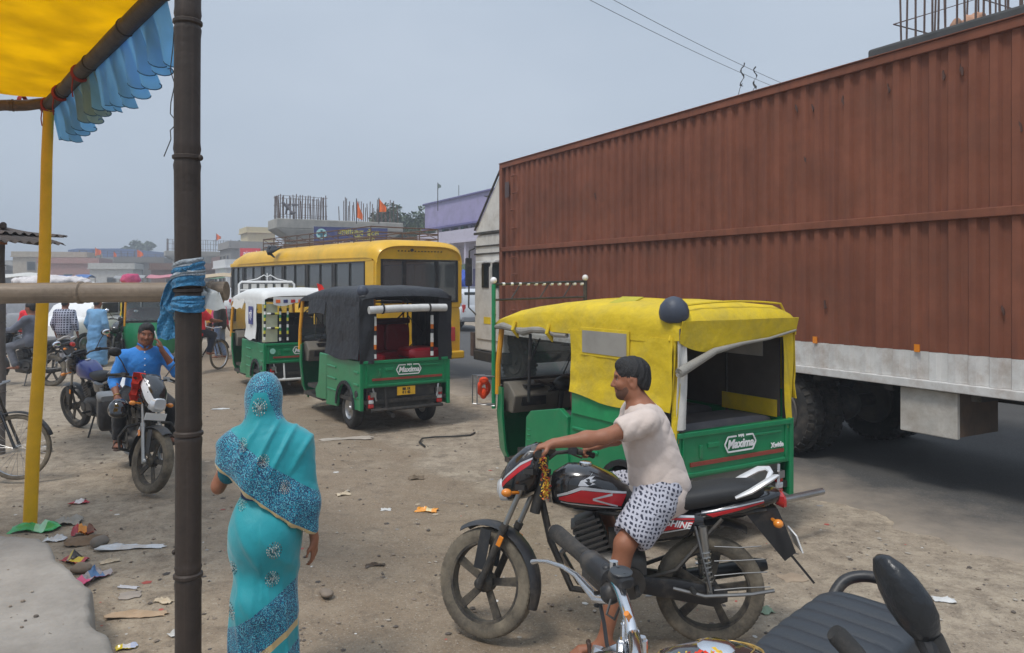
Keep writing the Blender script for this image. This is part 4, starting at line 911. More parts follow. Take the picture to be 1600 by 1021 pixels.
    for s_ in (1, -1):
        zl = 1.07 if style == 'yellow' else (.93 if style == 'black' else .97)
        xa, xb = (-.02, 1.25) if style != 'white' else (.42, 1.22)
        def cf(u, v, s_=s_, zl=zl, xa=xa, xb=xb):
            x = xa+(xb-xa)*u; z = ze+.03-(ze+.03-zl)*v; y = hw+.02+.010*sin(u*pi*3)*v+wr(x, s_, z)*1.6+.02*max(0, v-.75)*4
            return (x, s_*y, z+.025*sin(u*7+1)*max(0, (v-.8)*5))
        curtain('side_curtain', cf, 26, 18, can)
        if style == 'yellow':
            curtain('lower_curtain', lambda u, v, s_=s_: (1.24-1.17*u, s_*(hw+.007+.002*sin(u*14)), 1.16-.25*v), 20, 6, mat('green_canvas', lin(26, 140, 84), .6, dirt=.25))
            mb = MB(); mb.box((.77, s_*(hw+.026), 1.545), (.64, .008, .235)); wf = mb.build('curtain_window', K_yel, t, sm=0, bev=.003)
            mb = MB(); mb.box((.77, s_*(hw+.032), 1.545), (.58, .006, .185)); mb.build('pane', mat('cloudy_plastic', lin(150, 146, 138), .35, var=.22, scale=3, dirt=.3, dcol=(.2, .2, .2)), wf, sm=0)
        # strips at the rear corners
        wd = .13 if style == 'yellow' else .2
        def rf(u, v, s_=s_, wd=wd):
            a = u; zz = ze+.1-(ze+.1-(.9 if style != 'yellow' else .86))*v
            if style == 'yellow':  y = s_*(.655-wd*a*(1-.55*v)); return (-.012-.012*sin(a*7+v*6), y, zz)
            return (-.035-.01*sin(a*5+v*9), s_*(.672-wd*a), zz+wr(0, a, v)*2)
        if style != 'white': curtain('corner_curtain', rf, 8, 20, can)
        if style == 'yellow' and s_ > 0: curtain('curtain_edge', lambda u, v: (-.03-.01*sin(u*6+v*5), .63-.09*u, 1.72-.76*v), 6, 18, K_offw)
    if style == 'yellow':
        # flap hanging over the rear opening, one end rolled up
        curtain('rear_flap', lambda u, v: (-.075+.03*v+.012*sin(u*10), .62-1.26*u, 1.76-v*(.06+.19*(sin(u*pi*.95)**.8)*.55+.1*(1-u)+.03*sin(u*8))), 30, 6, K_yel)
        mb = MB(); pr = [(-.09, .66, 1.39), (-.09, .55, 1.435), (-.085, .3, 1.53), (-.08, 0, 1.575), (-.075, -.3, 1.6), (-.07, -.62, 1.655)]; mb.tube(pr, [.036, .034, .026, .014, .011, .01], 12)
        for k in range(3): mb.tube([(-.09+(.035-.01*k)*cos(a), .663, 1.39+(.035-.01*k)*sin(a)) for a in [i*.6 for i in range(11)]], .004, 5)
        mb.build('rolled_curtain', mat('grey_roll', (.27, .255, .225), .85, dirt=.3, bump=.3), t)
        curtain('inner_wall', lambda u, v: (.08+1.1*u, -.61, 1.62-.68*v), 4, 4, mat('dark_lining', (.085, .072, .064), .8)); 
        mb = MB(); mb.box((.55, -.6, 1.5), (.6, .012, .16)); mb.build('inner_window', mat('milky_plastic', (.42, .4, .38), .4), t, sm=0)
        mb = MB(); mb.box((.4, -.598, 1.0), (.6, .01, .14)); mb.build('inner_trim', K_yel, t, sm=0)
        mb = MB(); pr = [(2.62-i*.185, .64+.02*sin(i*2.1), 1.585+.02*sin(i*1.7)) for i in range(8)]; mb.tube(pr, [.02, .036, .03, .04, .03, .036, .026, .02], 10); mb.build('door_roll', mat('grey_roll', (.27, .255, .225), .85), t)
        mb = MB()
        for x in (2.2, 1.6): mb.tube([(x, .66, 1.66), (x, .685, 1.58), (x, .63, 1.51), (x+.02, .62, 1.62)], .018, 6)
        mb.build('tie_strap', K_yel, t)
        mb = MB(); mb.tube([(1.95, .64, 1.55), (1.98, .64, .9)], .016, 8); mb.build('door_post', K_black, t)
    if style == 'black':
        mb = MB(); mb.tube([(-.085, .56, 1.585), (-.085, .2, 1.6), (-.085, -.2, 1.605), (-.085, -.56, 1.6)], .05, 12); mb.build('rolled_curtain', mat('white_roll', (.62, .62, .6), .5), t)
        mb = MB()
        for y in (.37, -.3): mb.tube([(-.085+.06*cos(a), y, 1.6+.06*sin(a)) for a in [i*.7 for i in range(10)]], .012, 5)
        mb.build('strap', K_black, t)
        for y in (.45, -.38): striped(t, (-.02, y, .96), (-.02, y, 1.56), .024, [K_s_wh, K_s_bk, K_s_or, K_s_wh])
        for y in (.2, -.45): striped(t, (1.26, y*1.2, 1.2), (1.26, y*1.2, 1.7), .016, [K_s_wh, K_s_or, K_s_bk])
        mb = MB(); mb.tube([(1.26, .05, 1.2), (1.27, .22, 1.4), (1.26, .05, 1.62), (1.27, -.12, 1.4), (1.26, .05, 1.2)], .016, 5); mb.tube([(1.26, .4, 1.25), (1.26, .1, 1.5), (1.26, .45, 1.6)], .014, 5); mb.build('garland', K_s_or, t)
        curtain('visor', lambda u, v: (1.26+.75*u, .67+.02*v, 1.68-.2*v+.02*sin(u*4)), 10, 5, can)
    if style != 'white':
        mb = MB(); P = []
        k_ = 1 if style == 'yellow' else .68; mb.lathe([(-.035, .001), (-.03, .085*k_), (-.01, .108*k_), (.03, .112*k_), (.08*k_, .098*k_), (.12*k_, .066*k_), (.14*k_, .03*k_), (.145*k_, .001)], (.03, .6, 1.80 if style == 'yellow' else 1.81), (-.25, .3, 1), 24); mb.build('corner_cap', mat('slate_vinyl', (.05, .06, .085), .5, dirt=.15, bump=.2), t)
    if style == 'white':
        curtain('rear_panel', lambda u, v: (.02-.02*sin(u*3), .668-.26*u, 1.62-.66*v), 6, 14, mat('cream_panel', lin(198, 200, 170), .5, dirt=.25))
        mb = MB(); mb.box((.75, .69, 1.4), (.3, .008, .32)); st = mb.build('sticker', mat('sticker_navy', lin(60, 66, 130), .5), t, sm=0)
        text_mesh('lettering', 'श्री', .16, wprint, st, Matrix.Translation((.75, .695, 1.4)) @ rotm('Z', pi) @ rotm('X', pi/2), .001, bold=.003)
        curtain('rear_valance', lambda u, v: (-.07, .5-1.14*u, 1.74-(.13+.03*sin(u*12))*v), 24, 3, can)
        mb = MB()
        for k in range(8): mb.cur = k % 3; mb.box((-.075, .42-.13*k, 1.665), (.012, .075, .055))
        mb.build('valance_print', [K_saff, navy, mat('print_red', lin(190, 40, 40), .6)], t, sm=0)
        g3 = [K_s_wh, K_s_bk, yprint, mat('garland_green', lin(40, 120, 80), .7)]
        for (x, y) in ((-.03, .37), (-.03, .24)): striped(t, (x, y, .98), (x, y, 1.66), .02, g3, 'garland')
        for z in (1.45, 1.2): striped(t, (-.035, .6, z), (-.035, .4, z), .02, g3, 'garland')
        striped(t, (-.035, .64, 1.0), (-.035, .63, 1.66), .02, g3, 'garland'); striped(t, (-.15, -.6, .3), (-.15, -.6, 1.65), .024, [K_s_wh, K_s_or, K_s_bk, K_s_wh], 'striped_post')
        curtain('visor', lambda u, v: (1.3+.85*u, .67+.05*v, 1.66-.16*v+.02*sin(u*9)), 10, 4, K_offw)
        mb = MB(); mb.box((.55, .0, 1.06), (.05, 1.2, .3)); mb.build('seat_back_board', vin, t, sm=0)
        mb = MB(); mb.lathe([(0, .001), (0, .05), (.006, .05), (.006, .001)], (-.03, .5, .8), (-1, 0, 0), 10); mb.build('fuel_emblem', mat('pale_mint', lin(150, 210, 190), .5), t)
    # --- front carrier / rails on the roof
    if style == 'yellow':
        mb = MB(); mb.tube([(2.62, .66, .75), (2.62, .66, 2.02)], .022, 8); mb.build('marker_post', K_green, t)
        mb = MB(); A, B = (2.62, .66, 2.02), (2.62, -.5, 2.06)
        mb.tube([(2.62, .66, 1.86), (2.62, -.5, 1.88)], .012, 6); mb.tube([(2.62, .66, 2.02), (2.62, -.5, 2.05)], .015, 6); mb.tube([(2.62, -.5, 1.62), (2.62, -.5, 2.06)], .022, 8)
        for y in (.45, .1, -.2): mb.tube([(2.62, y, 1.87), (2.62, y-.12, 2.03)], .008, 5)
        mb.build('roof_rail', K_iron, t)
        mb = MB(); mb.ell((2.62, .66, 2.06), .035, 10, 8); mb.build('knob', mat('knob_white', (.75, .72, .7), .3), t); mb = MB(); mb.ell((2.62, -.5, 2.09), .035, 10, 8); mb.build('knob', mat('knob_white', (.75, .72, .7), .3), t)
        mb = MB()
        for k in range(11): y = .56-.1*k; mb.cyl((2.62, y, 2.023), (2.62, y-.03, 2.024), .018, 6)
        mb.build('rail_band', K_s_wh, t)
        mb = MB(); mb.lathe([(-.02, .05), (-.02, .085), (.02, .085), (.02, .05)], (2.72, .72, .95), (1, .3, 0), 16, closed=True); mb.ell((2.7, .73, 1.03), (.05, .05, .04)); mb.ell((2.71, .73, .9), (.04, .04, .06)); mb.build('tassel', mat('tassel_orange', lin(228, 70, 25), .8, bump=.8, bscale=90), t)
        mb = MB(); mb.tube([(2.6, .66, 1.08), (2.68, .82, 1.09), (2.68, .82, .8), (2.6, .66, .8)], .008, 5); mb.tube([(2.74, .7, 1.08), (2.74, .84, 1.09), (2.74, .84, .8), (2.6, .66, .78)], .008, 5); mb.build('mirror_guard', K_steel, t)
    if style == 'white':
        mb = MB(); mb.tube([(2.3, .55, 1.72), (2.3, .55, 1.95), (2.3, .5, 2.0), (2.3, -.5, 2.0), (2.3, -.55, 1.95), (2.3, -.55, 1.72)], .022, 8); mb.tube([(2.3, .55, 1.84), (2.3, -.55, 1.84)], .014, 6)
        mb.tube([(2.3, .4, 2.02), (2.3, .2, 2.06), (2.3, .06, 2.14), (2.3, 0, 2.1), (2.3, -.06, 2.14), (2.3, -.2, 2.06), (2.3, -.4, 2.02)], .009, 5); mb.tube([(2.3, -.0, 2.02), (2.3, 0, 2.18)], .01, 5); mb.build('roof_rail', K_white, t)
        mb = MB()
        for k in range(6): mb.box((2.3, .42-.16*k, 1.91), (.01, .1, .1))
        mb.build('rail_plate', K_offw, t, sm=0)
    return t
HZ = atan2(.857, -.515)
def auto_at(label, C, hd, style, sc=1.0):
    hz = atan2(hd[1], hd[0]); l = V(-hd[1], hd[0], 0).normalized()*.65*sc
    o = auto(label, (C[0]-l.x, C[1]-l.y, 0), hz, style); o.scale = (sc, sc, sc*1.02 if style == 'black' else sc); return o
auto_at('nearest auto rickshaw with a dirty yellow canopy and green body', (1.17, 5.62), (-.515, .857), 'yellow')
auto_at('auto rickshaw with a black canopy and red seats, seen from behind', (-2.03, 10.25), (-.54, .842), 'black', 1.03)
auto_at('auto rickshaw with a white canopy and beaded garlands beside the bus', (-4.37, 13.5), (-.53, .848), 'white', 1.02)
def tassel_flag(label, a, h, seed):
    t = thing('flag', label, 'flag', a); mb = MB(); mb.cyl((0, 0, -.9), (0, 0, .1), .012, 6); mb.build('pole', K_iron, t)
    P = []
    for i in range(7):
        u = i/6; P.append([(.02+.1*u*sin(seed), .02*sin(u*6), .42-.42*u), (.15*(1-abs(u-.35))+.03*sin(u*7), .03*sin(u*6+1), .40-.5*u)])
    m = MB(); m.sheet(P, .006); m.build('cloth', mat('flag_red', lin(228, 40, 28), .75), t)
tassel_flag('small red pennant on the front of the black canopied auto', W(493, 482, 13.0), .5, 1)
# ------------------------------------------------------------------ bus
def bus():
    t = thing('bus', 'yellow minibus with curtained windows and a rusty roof rack', 'bus', (0, 0, 0), 0)
    hd = V(-.606, .795, 0); l = V(-hd.y, hd.x, 0); Wd = 2.06; c = V(-2.69, 15.0, 0)-l*(Wd/2); t.location = c; t.rotation_euler.z = atan2(hd.y, hd.x); t.scale.x = 1.09
    yb = mat('bus_yellow', lin(222, 172, 26), .5, var=.12, scale=2, dirt=.42, dcol=(.4, .3, .08), dscale=1.5, coat=.2); hw = Wd/2; Lb = 8.5
    mb = MB(); mb.loft([(0, 0, 1.0, hw-.06, .55, 9), (.08, 0, 1.0, hw, .6, 9), (Lb-.5, 0, 1.0, hw, .6, 9), (Lb, 0, 1.0, hw-.2, .5, 5)], 24, 8); mb.build('lower_body', yb, t, sm=40)
    P = []
    for (x, dz, w_) in ((-.02, -.12, .93), (.06, -.03, .97), (.3, .0, .985), (2, .02, .99), (5, .02, .99), (7.4, 0, .98), (8.1, -.12, .95), (8.35, -.3, .9)):
        P.append([(x, hw*w_*math.copysign(abs(cos(a))**.45, cos(a)), 2.52+dz*1+.34*abs(sin(a))**.7) for a in [pi*k/20 for k in range(21)]])
    mb = MB(); mb.sheet(P, .04); mb.build('roof', yb, t, sm=50)
    for s_ in (1, -1):
        mb = MB(); mb.box((Lb/2-.1, s_*(hw-.02), 2.5), (Lb-.4, .05, .1)); mb.build('gutter', yb, t, sm=0, bev=.015)
        xs = [.42, 1.75, 3.1, 4.45, 5.8, 7.15, 8.1]
        for x in [.16]+xs[1:]:
            mb = MB(); mb.box((x if x > 1 else .2, s_*(hw-.03), 2.03), (.09 if x > 1 else .34, .05, .86)); mb.build('pillar', yb if x < 1 else K_black, t, sm=0)
        for i in range(len(xs)-1):
            a, b = xs[i]+(.05 if i else -.03), xs[i+1]-.05; m_ = (a+b)/2
            fr = MB(); fr.box((m_, s_*(hw-.018), 2.44), (b-a, .04, .03)); fr.box((m_, s_*(hw-.018), 1.63), (b-a, .04, .03)); fr.box((a+.015, s_*(hw-.018), 2.035), (.03, .04, .78)); fr.box((b-.015, s_*(hw-.018), 2.035), (.03, .04, .78)); fr.box((m_, s_*(hw-.02), 2.035), (.025, .035, .78)); fo = fr.build('window', K_black, t, sm=0)
            g = MB(); g.box((m_, s_*(hw-.035), 2.035), (b-a-.06, .01, .78)); g.build('pane', glass('painted_reflection_glass', (.2, .22, .225), .62, .1, .88, 1.9), fo, sm=0)  # pale grey pane tint paints in reflected sky
            cm = [mat('curtain_pale', (.45, .5, .5), .9), mat('curtain_blue', (.09, .12, .2), .9), mat('curtain_grey', (.2, .22, .24), .9)]
            for q in range(2):
                cc = MB(); xa = a+.05+(b-a-.35)*q; P = [[(xa+.25*u/10, s_*(hw-.1+.02*sin(u*2.2)), 2.42), (xa+.25*u/10*(.8+.2*q), s_*(hw-.1+.025*sin(u*2.2+.4)), 1.62)] for u in range(11)]; cc.sheet(P, .004); cc.build('curtain', cm[(i*2+q) % 3], t, sm=60)
    for x in (1.2, 2.1, 3.0, 3.9, 4.8, 5.7, 6.6):
        for y in (.55, -.55): s1 = MB(); s1.loft([(x, y, 1.4, .4, .38, 5), (x+.1, y, 1.4, .42, .42, 5), (x+.16, y, 1.38, .4, .38, 5)], 14); s1.build('seat', mat('bus_seat', (.06, .07, .1), .8), t)
    # rear: three panes in yellow frame
    mb = MB(); mb.box((.02, 0, 1.56), (.08, 1.94, .12)); mb.box((.05, 0, 2.53), (.08, 1.84, .1)); mb.box((.03, .95, 2.03), (.1, .12, .9)); mb.box((.03, -.95, 2.03), (.1, .12, .9)); mb.build('rear_frame', yb, t, sm=0, bev=.02)
    for (ya, yb2) in ((.88, .4), (.36, -.36), (-.4, -.88)):
        fr = MB(); m_ = (ya+yb2)/2; wv = abs(ya-yb2)
        for (c_, d) in (((-.02, m_, 2.475), (.03, wv, .035)), ((-.02, m_, 1.635), (.03, wv, .035)), ((-.02, ya, 2.055), (.03, .035, .87)), ((-.02, yb2, 2.055), (.03, .035, .87))): fr.box(c_, d)
        fo = fr.build('rear_window', K_black, t, sm=0); g = MB(); g.box((-.008, m_, 2.055), (.012, wv-.02, .82)); g.build('pane', glass('painted_reflection_glass', (.2, .22, .225), .62, .1, .88, 1.9), fo, sm=0)  # same panes as the sides, reflected light put into the grey tint
    mb = MB(); ar = [(hw*.96*math.copysign(abs(cos(a))**.45, cos(a)), 2.46+.33*abs(sin(a))**.7) for a in [pi*k/20 for k in range(21)]]; mb.prism(ar, 0, .0, .07); mb.build('rear_wall', yb, t, sm=0)
    for y in (.75, -.75): mb = MB(); mb.box((-.02, y, .95), (.05, .16, .3)); mb.build('tail_lamp', K_lampred, t, sm=0, bev=.02)
    mb = MB(); mb.box((-.08, 0, .52), (.1, 2.0, .16)); mb.build('bumper', yb, t, sm=0, bev=.03)
    mb = MB(); mb.cyl((-.01, .2, 2.68), (-.04, .2, 2.68), .03)
    for k in range(14): mb.cyl((.0, .5-.077*k, 2.66), (-.03, .5-.077*k, 2.66), .012, 6)
    mb.build('rivets', K_iron, t)
    mb = MB(); mb.box((7.9, hw+.02, 1.1), (.34, .05, .34)); mb.build('grille', K_black, t, sm=0)
    for x in (1.7, 6.9):
        for y in (hw-.16, -hw+.16): wheel_disc(t, (x, y, .42), .42, .22, .58, K_steel, K_rubber, 8, out=1 if y > 0 else -1)
    # roof rack
    mb = MB(); r0, r1 = .55, 6.3; zt = 2.95
    for y in (.8, -.8):
        for z in (0, .1, .22): mb.tube([(r0, y, zt+z), (r1, y, zt+z)], .014, 5)
        for k in range(9): x = r0+(r1-r0)*k/8; mb.tube([(x, y, zt-.12), (x, y, zt+.22)], .012, 5)
        for k in range(8): x = r0+(r1-r0)*k/8; mb.tube([(x, y, zt), (x+(r1-r0)/8, y, zt+.22)], .009, 5)
    for x in (r0, r1):
        for z in (0, .11, .22): mb.tube([(x, .8, zt+z), (x, -.8, zt+z)], .014, 5)
    for k in range(12): x = r0+(r1-r0)*k/11; mb.tube([(x, .8, zt), (x, -.8, zt)], .01, 5)
    mb.build('roof_rack', K_rust, t)
    mb = MB(); mb.tube([(6.5, hw*.9, 2.7), (6.55, .5, 2.93), (6.5, -.5, 2.95)], .015, 5); mb.tube([(7.2, hw*.88, 2.6), (7.2, .5, 2.88), (7.15, -.5, 2.9)], .015, 5); mb.build('rope', K_black, t)
bus()
tag(cloth_knot('bundle', 'lumpy dark bundle lashed to the front of the bus roof rack', W(430, 390, 19), .22, mat('bundle_dark', (.04, .045, .055), .9), 12), cat='bundle')
# ------------------------------------------------------------------ motorcycles
def bvh_of(mb): return BVHTree.FromPolygons([Vector(p) for p in mb.v], mb.f)
def proj(bv, p, d, off=.002, start=1.0):
    d = Vector(d); hit = bv.ray_cast(Vector(p)-d*start, d)
    if hit[0] is None: return None
    return hit[0]-d*off
def stripe(bv, up, lo, m, t, name, sgn=1, n=14, k=3, ax=1, off=.0025):
    """painted stripe between two polylines in (x, z), laid on a curved side"""
    def ip(pl, u):
        L_ = [0]
        for i in range(len(pl)-1): L_.append(L_[-1]+(Vector(pl[i+1])-Vector(pl[i])).length)
        s_ = u*L_[-1]
        for i in range(len(pl)-1):
            if s_ <= L_[i+1]+1e-9: return Vector(pl[i]).lerp(Vector(pl[i+1]), (s_-L_[i])/max(1e-9, L_[i+1]-L_[i]))
        return Vector(pl[-1])
    P = []; last = None
    for i in range(n+1):
        r = []
        for j in range(k+1):
            q = ip(up, i/n).lerp(ip(lo, i/n), j/k); h = proj(bv, (q.x, 0, q.y), (0, -sgn, 0), off)
            if h is None: h = V(q.x, last.y if last else .1*sgn, q.y)
            last = h; r.append(h)
        P.append(r)
    mb = MB(); mb.grid(P)
    if sgn > 0: mb.f = [f[::-1] for f in mb.f]
    return mb.build(name, m, t, sm=60)
K_blackpaint = mat('black_paint', (.012, .012, .014), .22, coat=.8, var=.1, dirt=.12, dscale=5)
K_engine = mat('engine_alloy', (.11, .105, .1), .5, .7, dirt=.55, dscale=9, dcol=(.11, .09, .07))
K_fork = mat('fork_silver', (.38, .38, .37), .32, .9, dirt=.3)
K_seat = mat('seat_vinyl', (.017, .017, .018), .6, bump=.2, bscale=200, dirt=.2)
def motorcycle(label, loc, rz, o, group='motorcycles parked on the dirt'):
    t = thing('motorcycle', label, 'motorcycle', loc, group=group, rot=(radians(o.get('lean', 0)), 0, rz)); WB = 1.27; R = .305; w_ = .085
    paint = o.get('paint', K_blackpaint); rimm = o.get('rim', mat('alloy_black', (.035, .032, .03), .6, .2, dirt=.7, dcol=(.24, .2, .145), dscale=9)); tym = o.get('tyre', K_dust)
    def wheel(cx, T=None, disc=False):
        mb = MB(); mb.T = T; c = (cx, 0, R)
        mb.lathe([(-.032, R*.76), (-.03, R*.70), (0, R*.685), (.03, R*.70), (.032, R*.76)], c, (0, 1, 0), 40, closed=True)
        mb.lathe([(-.05, .001), (-.05, .03), (-.03, .055), (.03, .055), (.05, .03), (.05, .001)], c, (0, 1, 0), 16)
        for k in range(o.get('spokes', 5)):
            a = 2*pi*k/o.get('spokes', 5)+o.get('sa', .35); d = V(cos(a), 0, sin(a)); e = V(-sin(a), 0, cos(a))
            for q in (-1, 1): mb.bar(V(*c)+d*.045+e*.012*q, V(*c)+d*R*.71+e*.018*q, .014, .015, up=tuple(e))
            mb.bar(V(*c)+d*.045, V(*c)+d*R*.71,   .012, .026, up=tuple(e))
        wo_ = mb.build('wheel', rimm, t, sm=35)
        tb = MB(); tb.T = T; tb.lathe(tyre_prof(R, w_*(1 if not disc else 1.1), .74), c, (0, 1, 0), 48, closed=True); 
        for k in range(64):
            a = 2*pi*k/64; tb.T = T
            for s_ in (-1, 1): d = V(cos(a+.03*s_), 0, sin(a+.03*s_)); tb.box(V(*c)+d*(R-.0115)+V(0, s_*w_*.24, 0), (.02, w_*.26, .016), frame((0, 0, 0), (-sin(a), 0, cos(a)), tuple(d)).to_3x3())
        tb.build('tyre', tym, wo_, sm=40)
    st = radians(o.get('steer', 0)); A = V(.98, 0, .95); axd = V(-.44, 0, .9).normalized()
    T = Matrix.Translation(A) @ Matrix.Rotation(st, 4, axd) @ Matrix.Translation(-A)
    wheel(0, disc=True); wheel(WB, T)
    hub = V(WB, 0, R); top = V(.985, 0, .95)
    for s_ in (1, -1):
        mb = MB(); mb.T = T; d = V(0, s_*.085, 0); m_ = hub.lerp(top, .48)
        mb.cyl(m_+d, top+d+V(-.02, 0, .05), .0155, 12); mb.build('fork_tube', K_fork, t)
        mb = MB(); mb.T = T; mb.cyl(hub+d+V(0, 0, -.02), m_+d, .021, 12); mb.cyl(m_+d, m_+d+(top-hub)*.05, .025, 12); mb.ell(hub+d, (.03, .022, .03)); mb.build('fork_slider', K_iron if not o.get('silverfork') else K_fork, t)
        mb = MB(); mb.T = T; mb.box(m_+V(.0, s_*.115, -.06), (.03, .01, .06), rotm('Y', -.4).to_3x3()); mb.build('reflector', K_lampor, t, sm=0, bev=.004)
    mb = MB(); mb.T = T; mb.box(top+V(-.01, 0, .0), (.06, .23, .03)); mb.box(hub.lerp(top, .86), (.06, .23, .03)); mb.cyl(V(.93, 0, .72)+V(.05, 0, 0), V(.88, 0, .95)+V(.05, 0, 0), .03); mb.build('fork_clamp', K_iron, t)
    # front mudguard follows the tyre
    P = []
    for i in range(19):
        a = radians(58+140*i/18); r = []; wd = .056+.012*sin(pi*i/18)
        for q in range(9):
            b = -1+2*q/8; rr = R+.04-.028*b*b; dy = wd*b*(1 if i < 17 else .75); r.append((WB+rr*cos(a), dy, R+rr*sin(a)))
        P.append(r)
    mb = MB(); mb.T = T; mb.sheet(P, .004)
    for s_ in (1, -1): mb.bar((WB-.02, s_*.075, R+.3), (WB+.01, s_*.08, R+.08), .006, .07, up=(1, 0, 0))
    mb.build('front_mudguard', o.get('guard', mat('mudguard_black', (.025, .025, .027), .4, dirt=.35, dscale=5)), t, sm=60)
    # bars
    gr = V(.82, .33, 1.07)
    mb = MB(); mb.T = T; pts = [gr+V(-.03, .02, -.01), V(.86, .25, 1.075), V(.93, .14, 1.06), V(.965, .05, 1.0)]
    for s_ in (1, -1): mb.tube([(p.x, s_*p.y, p.z) for p in pts], .012, 8)
    mb.build('handlebar', o.get('bar', K_iron), t)
    for s_ in (1, -1):
        mb = MB(); mb.T = T; a, b = V(.79, s_*.37, 1.055), V(.848, s_*.25, 1.075); mb.tube([a, a.lerp(b, .05), a.lerp(b, .5), b], [.02, .018, .0165, .0205], 10); mb.build('grip', K_rubber, t)
        mb = MB(); mb.T = T; mb.box(V(.865, s_*.225, 1.078), (.05, .06, .045), rotm('Z', -s_*.5).to_3x3()); mb.tube([V(.875, s_*.22, 1.07), V(.9, s_*.27, 1.06), V(.87, s_*.38, 1.035)], .006, 6); mb.build('lever', K_black if s_ < 0 else K_steel, t)
        if o.get('mirrors', True):
            mb = MB(); mb.T = T; mb.tube([V(.87, s_*.2, 1.09), V(.85, s_*.27, 1.2), V(.83, s_*.33, 1.27)], .006, 6); mo = mb.build('mirror_stem', K_black, t)
            mb = MB(); mb.T = T; mb.ell((.825, s_*.35, 1.29), (.022, .068, .046), 14, 8); mb.build('mirror', K_black, mo)
            mb = MB(); mb.T = T; mb.ell((.808, s_*.35, 1.29), (.012, .06, .039), 14, 8); mb.build('mirror_glass', K_mirror, mo)
    # head fairing, lamp, instruments
    mb = MB(); mb.T = T
    mb.loft([(.93, 0, 1.03, .05, .05), (.96, 0, .99, .1, .13), (1.03, 0, .95, .125, .15), (1.12, 0, .9, .11, .13), (1.19, 0, .86, .06, .08)], 20, 2.4); fb = bvh_of(mb) if T == Matrix() or not st else None
    fo = mb.build('headlamp_fairing', o.get('fairing', paint), t, sm=50)
    mb = MB(); mb.T = T; mb.loft([(1.13, 0, .84, .085, .07), (1.175, 0, .84, .085, .075), (1.205, 0, .845, .06, .05)], 16, 3); mb.build('headlamp', K_lampwh, fo)
    mb = MB(); mb.T = T; P = [[(1.15-.13*u-.03*u*u, (.085-.02*u)*q*1.0, .955+.16*u-.05*q*q) for q in [-1+k/4 for k in range(9)]] for u in [i/5 for i in range(6)]]; mb.sheet(P, .004); mb.build('visor', glass('smoke_visor', (.03, .033, .04), .25), fo)
    mb = MB(); mb.T = T; mb.box((.945, 0, 1.075), (.06, .2, .05), rotm('Y', .6).to_3x3()); mb.box((.925, 0, 1.1), (.05, .17, .012), rotm('Y', .6).to_3x3()); mb.build('instruments', K_black, t, sm=0, bev=.01)
    for s_ in (1, -1):
        mb = MB(); mb.T = T; mb.tube([(1.04, s_*.1, .83), (1.05, s_*.17, .83)], .01, 6); mb.ell((1.06, s_*.2, .83), (.03, .034, .024)); mb.build('indicator', K_lampor if not o.get('darkind') else K_black, t)
    if 'fstripe' in o:
        for s_ in (1, -1):
            f2 = MB(); f2.loft([(.93, 0, 1.03, .05, .05), (.96, 0, .99, .1, .13), (1.03, 0, .95, .125, .15), (1.12, 0, .9, .11, .13), (1.19, 0, .86, .06, .08)], 20, 2.4); b2 = bvh_of(f2)
            for (up, lo, m) in o['fstripe']:
                so_ = stripe(b2, up, lo, m, None, 'stripe', s_); so_.data.transform(T); so_.parent = fo
    # tank
    tk = MB(); tk.loft([(.9, 0, .86, .03, .05), (.885, 0, .86, .075, .09), (.8, 0, .875, .125, .125), (.68, 0, .87, .135, .13), (.55, 0, .845, .115, .105), (.46, 0, .815, .085, .07), (.44, 0, .81, .04, .04)], 28, 2.7)
    to = tk.build('tank', o.get('tank', paint), t, sm=60); tb = bvh_of(tk)
    mb = MB(); mb.lathe([(0, .036), (.012, .036), (.016, .028), (.016, .001)], (.7, 0, .998), (-.05, 0, 1), 16); mb.build('fuel_cap', K_chrome, to)
    for s_ in (1, -1):
        for (up, lo, m) in o.get('tstripe', []): stripe(tb, up, lo, m, to, 'stripe', s_)
        if 'decal' in o:
            for poly in o['decal'][0]:
                vs = [proj(tb, (x, 0, z), (0, -s_, 0), .003) for x, z in poly]
                if all(v is not None for v in vs):
                    mb = MB(); mb.add(vs, [tuple(range(len(vs)))]); mb.build('emblem', o['decal'][1], to, sm=0)
    # seat, side panel, tail
    sb = MB(); sb.loft([(.5, 0, .82, .05, .03), (.47, 0, .825, .1, .045), (.3, 0, .815, .13, .055), (.12, 0, .83, .14, .06), (-.08, 0, .865, .13, .055), (-.25, 0, .885, .105, .045), (-.29, 0, .885, .06, .03)], 22, 3); sb.build('seat', K_seat, t, sm=60)
    pb = MB(); pb.loft([(.47, 0, .7, .06, .05), (.44, 0, .7, .1, .085), (.3, 0, .68, .125, .1), (.16, 0, .69, .125, .085), (.05, 0, .72, .115, .05), (.03, 0, .72, .06, .02)], 18, 3.4); po_ = pb.build('side_panel', paint, t, sm=50); pv = bvh_of(pb)
    cb = MB(); cb.loft([(.12, 0, .745, .1, .02), (0, 0, .765, .125, .035), (-.15, 0, .8, .12, .045), (-.3, 0, .835, .095, .045), (-.37, 0, .85, .06, .035), (-.385, 0, .853, .04, .02)], 18, 3.2); co = cb.build('tail_cowl', paint, t, sm=50); cv = bvh_of(cb)
    for s_ in (1, -1):
        for (up, lo, m) in o.get('pstripe', []): stripe(pv, up, lo, m, po_, 'stripe', s_)
        for (up, lo, m) in o.get('cstripe', []): stripe(cv, up, lo, m, co, 'stripe', s_)
    if o.get('ptext'):
        tm = text_mesh('lettering', o['ptext'], .05, wprint, po_, Matrix.Translation((.19, .2, .705)) @ rotm('Y', -.13) @ rotm('Z', pi) @ rotm('X', pi/2), .0, shear=.3, bold=.0015)
        for v in tm.data.vertices:
            h = proj(pv, (v.co.x, 0, v.co.z), (0, -1, 0), .005)
            if h is not None: v.co = h
